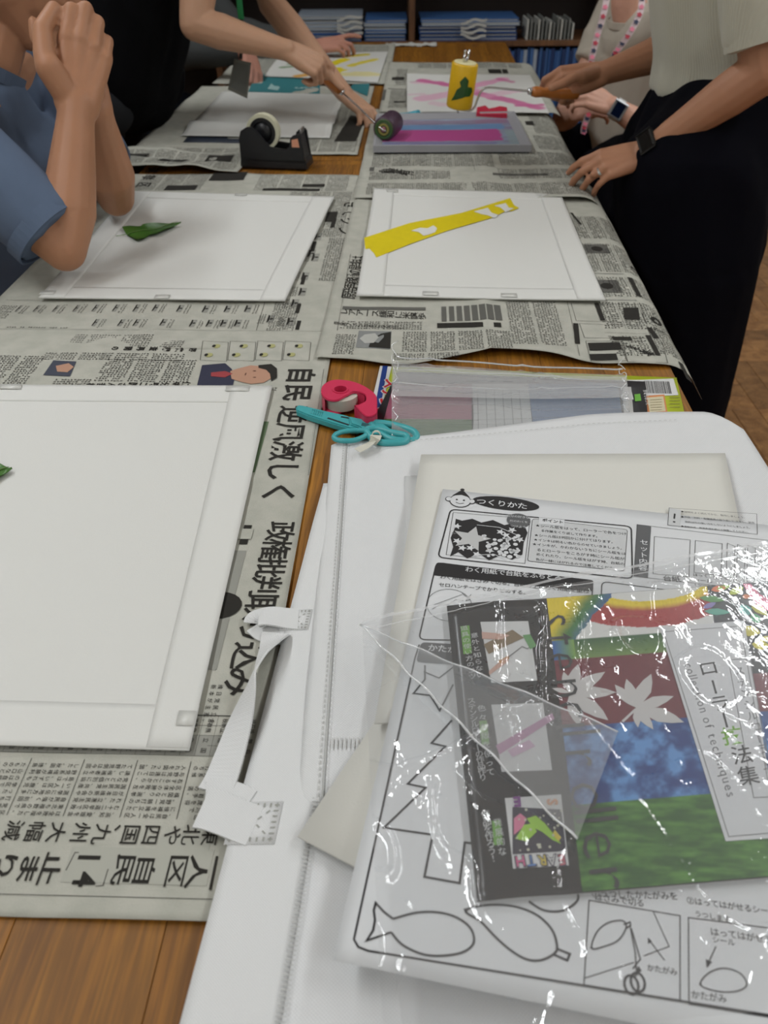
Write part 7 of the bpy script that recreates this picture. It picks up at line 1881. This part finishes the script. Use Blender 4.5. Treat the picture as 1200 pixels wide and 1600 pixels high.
organic('shirt', [[(nb3 + Vector((-0.02, 0, -0.06)), 0.07), (Vector((-0.88, 3.26, 0.98)), 0.14), (Vector((-0.92, 3.24, 0.62)), 0.15)], [(Vector((-0.88, 3.16, 0.98)), 0.11), (Vector((-0.92, 3.16, 0.62)), 0.13)], [(Vector((-0.88, 3.36, 0.98)), 0.11), (Vector((-0.92, 3.34, 0.62)), 0.13)],
                  {'c': [(S3, 0.07), (E3, 0.055), (E3 * 0.12 + W3 * 0.88, 0.036)], 'open': 1}, {'c': [(S3b, 0.07), (E3b, 0.055), (E3b * 0.1 + W3b * 0.9, 0.036)], 'open': 1}, [(nb3 + Vector((-0.02, 0, -0.08)), 0.07), (S3, 0.06)], [(nb3 + Vector((-0.02, 0, -0.08)), 0.07), (S3b, 0.06)]], 0.009, gtee, p3, 4, folds(0.004))
organic('trousers', [[(Vector((-0.92, 3.24, 0.54)), 0.15), (Vector((-0.68, 3.12, 0.50)), 0.08), (Vector((-0.66, 3.10, 0.06)), 0.06)], [(Vector((-0.92, 3.28, 0.54)), 0.15), (Vector((-0.68, 3.40, 0.50)), 0.08), (Vector((-0.66, 3.42, 0.06)), 0.06)]], 0.011, trs, p3, 3)

# ---------------------------------------------------------------- standing person in the ribbed cream top
p4 = empty('person', (0.70, 1.8, 0.0), 0, 'standing person in a cream ribbed top and navy trousers holding the yellow roller', 'person')
W4 = v3(atY(938, 116, 2.00)); E4 = v3(atY(1065, 72, 2.10)); S4 = Vector((0.80, 2.10, 1.30))
W4b = v3(atY(1010, 238, 1.69)); E4b = v3(atY(1196, 108, 1.60)); S4b = v3(atY(1178, -150, 1.66))
rt4 = {}
fwh = v3(atY(862, 132, 1.97)) - W4
H = hand(W4, fwh, (0.05, -0.75, 0.65), (-0.2, 0.35, 0.9), {'index': (46, 52, 24), 'middle': (62, 72, 40), 'ring': (66, 78, 42), 'pinky': (66, 76, 44)}, 0.93,
         [v3(atY(920, 118, 1.97)), v3(atY(898, 120, 1.945)), v3(atY(880, 130, 1.925)), v3(atY(862, 137, 1.92))], 3.0, 0.025, rt4)
rt4b = {}
fwb = v3(atY(940, 258, 1.69)) - W4b
Hb = hand(W4b, fwb, (-0.05, -0.62, 0.78), (-0.15, 0.9, 0.5), {'index': (22, 22, 12), 'middle': (30, 26, 14), 'ring': (34, 30, 16), 'pinky': (36, 30, 18)}, 0.90,
          [W4b + Vector((-0.03, 0.015, -0.004)), W4b + Vector((-0.060, 0.018, -0.026)), W4b + Vector((-0.082, 0.004, -0.036)), W4b + Vector((-0.100, -0.008, -0.038))], 7.0, 0.0245, rt4b)
arm4 = [(S4, 0.042), (E4, 0.040), (E4 * 0.7 + W4 * 0.3, 0.040), (E4 * 0.35 + W4 * 0.65, 0.031), (E4 * 0.08 + W4 * 0.92, 0.0255), (W4, 0.0245)]
arm4b = [(S4b, 0.044), (S4b * 0.4 + E4b * 0.6, 0.048), (E4b, 0.041), (E4b * 0.72 + W4b * 0.28, 0.0395), (E4b * 0.4 + W4b * 0.6, 0.032), (E4b * 0.1 + W4b * 0.9, 0.0265), (W4b, 0.0250)]
Hc4 = Vector((0.56, 1.88, 1.56)); nb4 = Vector((0.68, 1.88, 1.40))
hd = head(p4, Hc4, (-0.8, 0.1, -0.6), (-0.5, 0, 0.85), 1.0, sk4, hair_b, 'h')
organic('body', hd + [[(Hc4, 0.05), (nb4, 0.052), (nb4 + Vector((0, 0, -0.075)), 0.040), (S4 + Vector((0, 0, -0.03)), 0.036)], [(nb4 + Vector((0, 0, -0.075)), 0.040), (S4b + Vector((0, 0, -0.03)), 0.036)], arm4, arm4b] + H + Hb, 0.0029, sk4, p4, 5)
for nm in ('index', 'middle', 'ring', 'pinky'):
    q = rt4b[nm][-1]; dd = rt4b[nm + '_d']; nn = rt4b['b'] * 0.8 - rt4b['f'] * -0.3; nail(p4, q + nn.normalized() * 0.0066, dd, nn, 0.0045)
rib = mat('ribbed_knit', srgb(178, 175, 160), 0.9, spec=0.15, sheen=0.2)
nt = rib.node_tree; tcn = nt.nodes.new('ShaderNodeTexCoord'); wv = nt.nodes.new('ShaderNodeTexWave'); wv.wave_type = 'BANDS'; wv.bands_direction = 'Y'; wv.inputs['Scale'].default_value = 75; wv.inputs['Distortion'].default_value = 0.6
nt.links.new(tcn.outputs['Object'], wv.inputs[0]); bp = nt.nodes.new('ShaderNodeBump'); bp.inputs['Strength'].default_value = 0.35; bp.inputs['Distance'].default_value = 0.0015; nt.links.new(wv.outputs['Fac'], bp.inputs['Height']); nt.links.new(bp.outputs[0], nt.nodes['Principled BSDF'].inputs['Normal'])
hm = v3(atY(1030, 165, 1.76))
T1c = Vector((0.735, 1.88, 0.95)); T2c = Vector((0.665, 1.88, 1.14))
organic('shirt', [{'c': [(T2c, 0.155), (T1c, 0.165), (T1c + Vector((0, 0, -0.075)), 0.168)], 'open': 1}, {'c': [(T2c + Vector((0.02, -0.08, 0)), 0.13), (T1c + Vector((0.02, -0.07, 0)), 0.14), (T1c + Vector((0.02, -0.07, -0.075)), 0.142)], 'open': 1}, {'c': [(T2c + Vector((0.02, 0.09, 0)), 0.13), (T1c + Vector((0.02, 0.08, 0)), 0.14), (T1c + Vector((0.02, 0.08, -0.075)), 0.142)], 'open': 1},
                  [(nb4 + Vector((0.01, 0, -0.06)), 0.080), (T2c, 0.15)], [(S4, 0.078), (nb4 + Vector((0.01, 0, -0.07)), 0.078)], [(S4b, 0.068), (nb4 + Vector((0.01, 0, -0.07)), 0.078)], [(S4b * 0.5 + nb4 * 0.5 + Vector((0, 0, -0.09)), 0.10), (T2c, 0.14)], [(S4 * 0.5 + nb4 * 0.5 + Vector((0, 0, -0.09)), 0.10), (T2c, 0.14)], [(S4, 0.07), (T2c + Vector((0.02, 0.10, 0.05)), 0.11)], [(S4b, 0.06), (T2c + Vector((0.06, -0.06, 0.10)), 0.10)],
                  {'c': [(S4, 0.075), (S4 * 0.4 + E4 * 0.6, 0.072)], 'open': 1}, {'c': [(S4b, 0.064), (S4b * 0.55 + E4b * 0.45, 0.064), (S4b * 0.17 + E4b * 0.83, 0.063)], 'open': 1}], 0.0070, rib, p4, 14, folds(0.005, 6, 10))
d = U_(E4b - S4b); band('cuff', S4b * 0.17 + E4b * 0.83 - d * 0.012, d, 0.0650, 0.026, rib, p4)
nav = cloth('trousers_navy', srgb(8, 8, 15), 0.95)
organic('trousers', [[(T1c + Vector((0.0, 0, -0.06)), 0.140), (Vector((0.68, 1.82, 0.74)), 0.150)], [(T1c + Vector((0.02, -0.07, -0.07)), 0.12), (Vector((0.635, 1.72, 0.74)), 0.155), (Vector((0.65, 1.68, 0.58)), 0.145), (Vector((0.68, 1.66, 0.30)), 0.128), (Vector((0.69, 1.66, 0.08)), 0.120)],
                     [(T1c + Vector((0.02, 0.07, -0.06)), 0.12), (Vector((0.70, 1.96, 0.74)), 0.145), (Vector((0.68, 1.98, 0.55)), 0.135), (Vector((0.70, 1.98, 0.08)), 0.115)]], 0.009, nav, p4, 5, folds(0.006, 7, 14))
def shoe(parent, x, y, a, mt):
    d_ = Vector((math.cos(a), math.sin(a), 0)); p = Vector((x, y, 0)); organic('shoe', [[(p + Vector((0, 0, 0.045)), 0.042), (p + d_ * 0.10 + Vector((0, 0, 0.036)), 0.035), (p + d_ * 0.18 + Vector((0, 0, 0.03)), 0.029)]], 0.006, mt, parent, 3)
sh_m = mat('shoe_white', srgb(190, 190, 186), 0.5)
shoe(p4, 0.64, 1.66, math.pi, sh_m); shoe(p4, 0.66, 1.98, math.pi, sh_m); shoe(p1, -0.60, 1.25, 0, bk); shoe(p1, -0.60, 1.55, 0, bk); shoe(p2, -0.80, 2.12, 0, bk); shoe(p2, -0.80, 2.50, 0, bk)
# black smartwatch and ring
wdir = U_(W4b - E4b); wc = W4b - wdir * 0.018
wa = empty('wristwatch', tuple(wc), 0, 'black smartwatch on the wrist above the newspaper edge', 'watch')
bandm = mat('watch_band', srgb(26, 27, 28), 0.5)
band('band', wc, wdir, 0.0305, 0.021, bandm, wa, 0.003, 40, 0.92)
up4 = (Vector((-0.05, -0.62, 0.78)) - wdir * Vector((-0.05, -0.62, 0.78)).dot(wdir)).normalized()
Mw = Matrix.Translation(wc + up4 * 0.031); sd = wdir.cross(up4); Mw = Matrix(((wdir.x, sd.x, up4.x, 0), (wdir.y, sd.y, up4.y, 0), (wdir.z, sd.z, up4.z, 0), (0, 0, 0, 1))); Mw = Matrix.Translation(wc + up4 * 0.0305) @ Mw
box('case', -0.013, 0.013, -0.019, 0.019, -0.004, 0.004, mat('watch_case', srgb(52, 52, 52), 0.3, metal=0.6), wa, 0.003, Mw)
box('screen', -0.011, 0.011, -0.017, 0.017, 0.004, 0.0048, mat('watch_screen', srgb(8, 8, 10), 0.12), wa, 0.0004, Mw)
rp = rt4b['ring']; rd_ = U_(rp[1] - rp[0]); rc4 = rp[0] * 0.35 + rp[1] * 0.65
rg = empty('finger_ring', tuple(rc4), 0, 'silver ring on the finger of the hand resting on the newspaper', 'ring')
band('band', rc4, rd_, 0.0098, 0.005, mat('silver', (0.75, 0.75, 0.74), 0.2, metal=1.0), rg, 0.0018)

# ---------------------------------------------------------------- seated person in the background, cream T-shirt and flowered lanyard
p5 = empty('person', (0.85, 2.8, 0.0), 0, 'seated person in a cream T-shirt with a flowered lanyard and white watch', 'person')
W5 = v3(atY(956, 166, 2.50)); E5 = v3(atY(1035, 214, 2.46)); S5 = Vector((0.94, 2.60, 0.98))
W5b = v3(atY(900, 176, 2.62)); E5b = v3(atY(880, 186, 2.86)); S5b = Vector((0.80, 3.02, 0.98))
H = hand(W5, v3(atY(915, 148, 2.50)) - W5, (-0.1, -0.7, 0.7), (-0.1, 0.6, 0.7), (40, 50, 30), 0.90)
Hb = hand(W5b, v3(atY(940, 164, 2.56)) - W5b, (0.1, -0.6, 0.5), (0.1, 0.5, 0.8), (40, 60, 30), 0.88)
nb5 = v3(atY(982, 6, 2.82)); Hc5 = nb5 + Vector((-0.03, -0.0, 0.20))
hd = head(p5, Hc5, (-0.9, -0.3, -0.2), (0, 0, 1), 1.0, sk5, mat('hair_brown', srgb(60, 42, 34), 0.5, bump=0.3, bscale=300), 'h')
organic('body', hd + [[(Hc5, 0.05), (nb5, 0.052), (nb5 + Vector((0.02, 0, -0.05)), 0.055)], [(nb5 + Vector((0, 0, -0.075)), 0.040), (S5, 0.036)], [(nb5 + Vector((0, 0, -0.075)), 0.040), (S5b, 0.036)], [(S5, 0.045), (E5, 0.037), (E5 * 0.6 + W5 * 0.4, 0.037), (W5, 0.025)], [(S5b, 0.045), (E5b, 0.037), (E5b * 0.6 + W5b * 0.4, 0.036), (W5b, 0.025)]] + H + Hb, 0.0034, sk5, p5, 4)
ctee = cloth('tee_cream', srgb(190, 182, 168))
c5 = v3(atY(968, 90, 2.86)) + Vector((0.05, 0.05, 0))
organic('shirt', [[(nb5 + Vector((0.03, 0.03, -0.09)), 0.085), (c5, 0.13), (c5 + Vector((0.05, 0, -0.30)), 0.15)], [(c5 + Vector((0.05, -0.12, 0)), 0.10), (c5 + Vector((0.06, -0.08, -0.28)), 0.12)], [(c5 + Vector((-0.02, 0.10, 0)), 0.10), (c5 + Vector((0.02, 0.08, -0.28)), 0.12)],
                  [(S5, 0.065), (nb5 + Vector((0.03, 0.0, -0.09)), 0.07)], [(S5b, 0.065), (nb5 + Vector((0.02, 0.03, -0.09)), 0.07)], {'c': [(S5, 0.07), (S5 * 0.35 + E5 * 0.65, 0.066)], 'open': 1}, {'c': [(S5b, 0.07), (S5b * 0.4 + E5b * 0.6, 0.064)], 'open': 1}], 0.008, ctee, p5, 5, folds(0.005, 8, 14))
band('collar', nb5 + Vector((0.01, 0.01, -0.045)), U_(Vector((-0.1, -0.1, 1))), 0.064, 0.018, ctee, p5, 0.006)
organic('trousers', [[(Vector((0.98, 2.85, 0.50)), 0.14), (Vector((0.68, 2.62, 0.50)), 0.085), (Vector((0.66, 2.60, 0.06)), 0.06)], [(Vector((0.98, 2.92, 0.50)), 0.14), (Vector((0.70, 2.95, 0.50)), 0.085), (Vector((0.68, 2.95, 0.06)), 0.06)]], 0.010, trs, p5, 3, folds(0.004))
wa = empty('wristwatch', tuple(W5), 0, 'white watch with a dark face on the seated person in the background', 'watch')
wdir = U_(W5 - E5); wc = W5 - wdir * 0.018
band('band', wc, wdir, 0.0315, 0.022, mat('band_white', srgb(200, 200, 198), 0.4), wa, 0.003, 40, 0.92)
uu = (Vector(CAM_POS) - wc).normalized(); uu = (uu - wdir * uu.dot(wdir)).normalized(); sd = wdir.cross(uu)
Mw = Matrix.Translation(wc + uu * 0.0305) @ Matrix(((wdir.x, sd.x, uu.x, 0), (wdir.y, sd.y, uu.y, 0), (wdir.z, sd.z, uu.z, 0), (0, 0, 0, 1)))
box('case', -0.016, 0.016, -0.020, 0.020, -0.004, 0.004, mat('case_silver', srgb(170, 172, 174), 0.3, metal=0.7), wa, 0.004, Mw)
box('screen', -0.0135, 0.0135, -0.0175, 0.0175, 0.004, 0.005, mat('watch_screen2', srgb(12, 22, 46), 0.12), wa, 0.0005, Mw)
fl = empty('lanyard', tuple(nb5), 0, 'pink and navy flowered lanyard round the neck of the seated person', 'lanyard')
def fpath(pts, tail=False):
    P = catmull([v3(p) for p in pts], 8); o = ribbon('strap', P, (1, -0.2, 0), 0.017, mat('lanyard_pale', srgb(206, 186, 188), 0.6), fl, 0.0012)
    cols = [mat('flower_red', srgb(170, 40, 62), 0.6), mat('flower_navy', srgb(26, 34, 66), 0.6), mat('flower_pink', srgb(214, 116, 140), 0.6)]
    for k, q in enumerate(P[::3]):
        r_ = 0.0065; q = v3(q) - FWD * 0.003
        V = [q + RIGHT * (r_ * (1 + 0.25 * math.cos(5 * a)) * math.cos(a)) + DOWN * (r_ * (1 + 0.25 * math.cos(5 * a)) * math.sin(a)) for a in [2 * math.pi * j / 20 for j in range(20)]]
        mesh_np('flower_print', V, [tuple(range(20))], cols[k % 3], fl)
fpath([atY(950, -14, 2.66), atY(943, 22, 2.62), atY(932, 60, 2.60), atY(925, 90, 2.58), atY(922, 108, 2.58)])
fpath([atY(1004, -10, 2.64), atY(1000, 20, 2.60), atY(985, 50, 2.58), atY(965, 78, 2.58), atY(958, 88, 2.58)])
fpath([atY(919, 180, 2.46), atY(913, 198, 2.46), atY(912, 208, 2.46)])

bpy.data.scenes.remove(TMP)
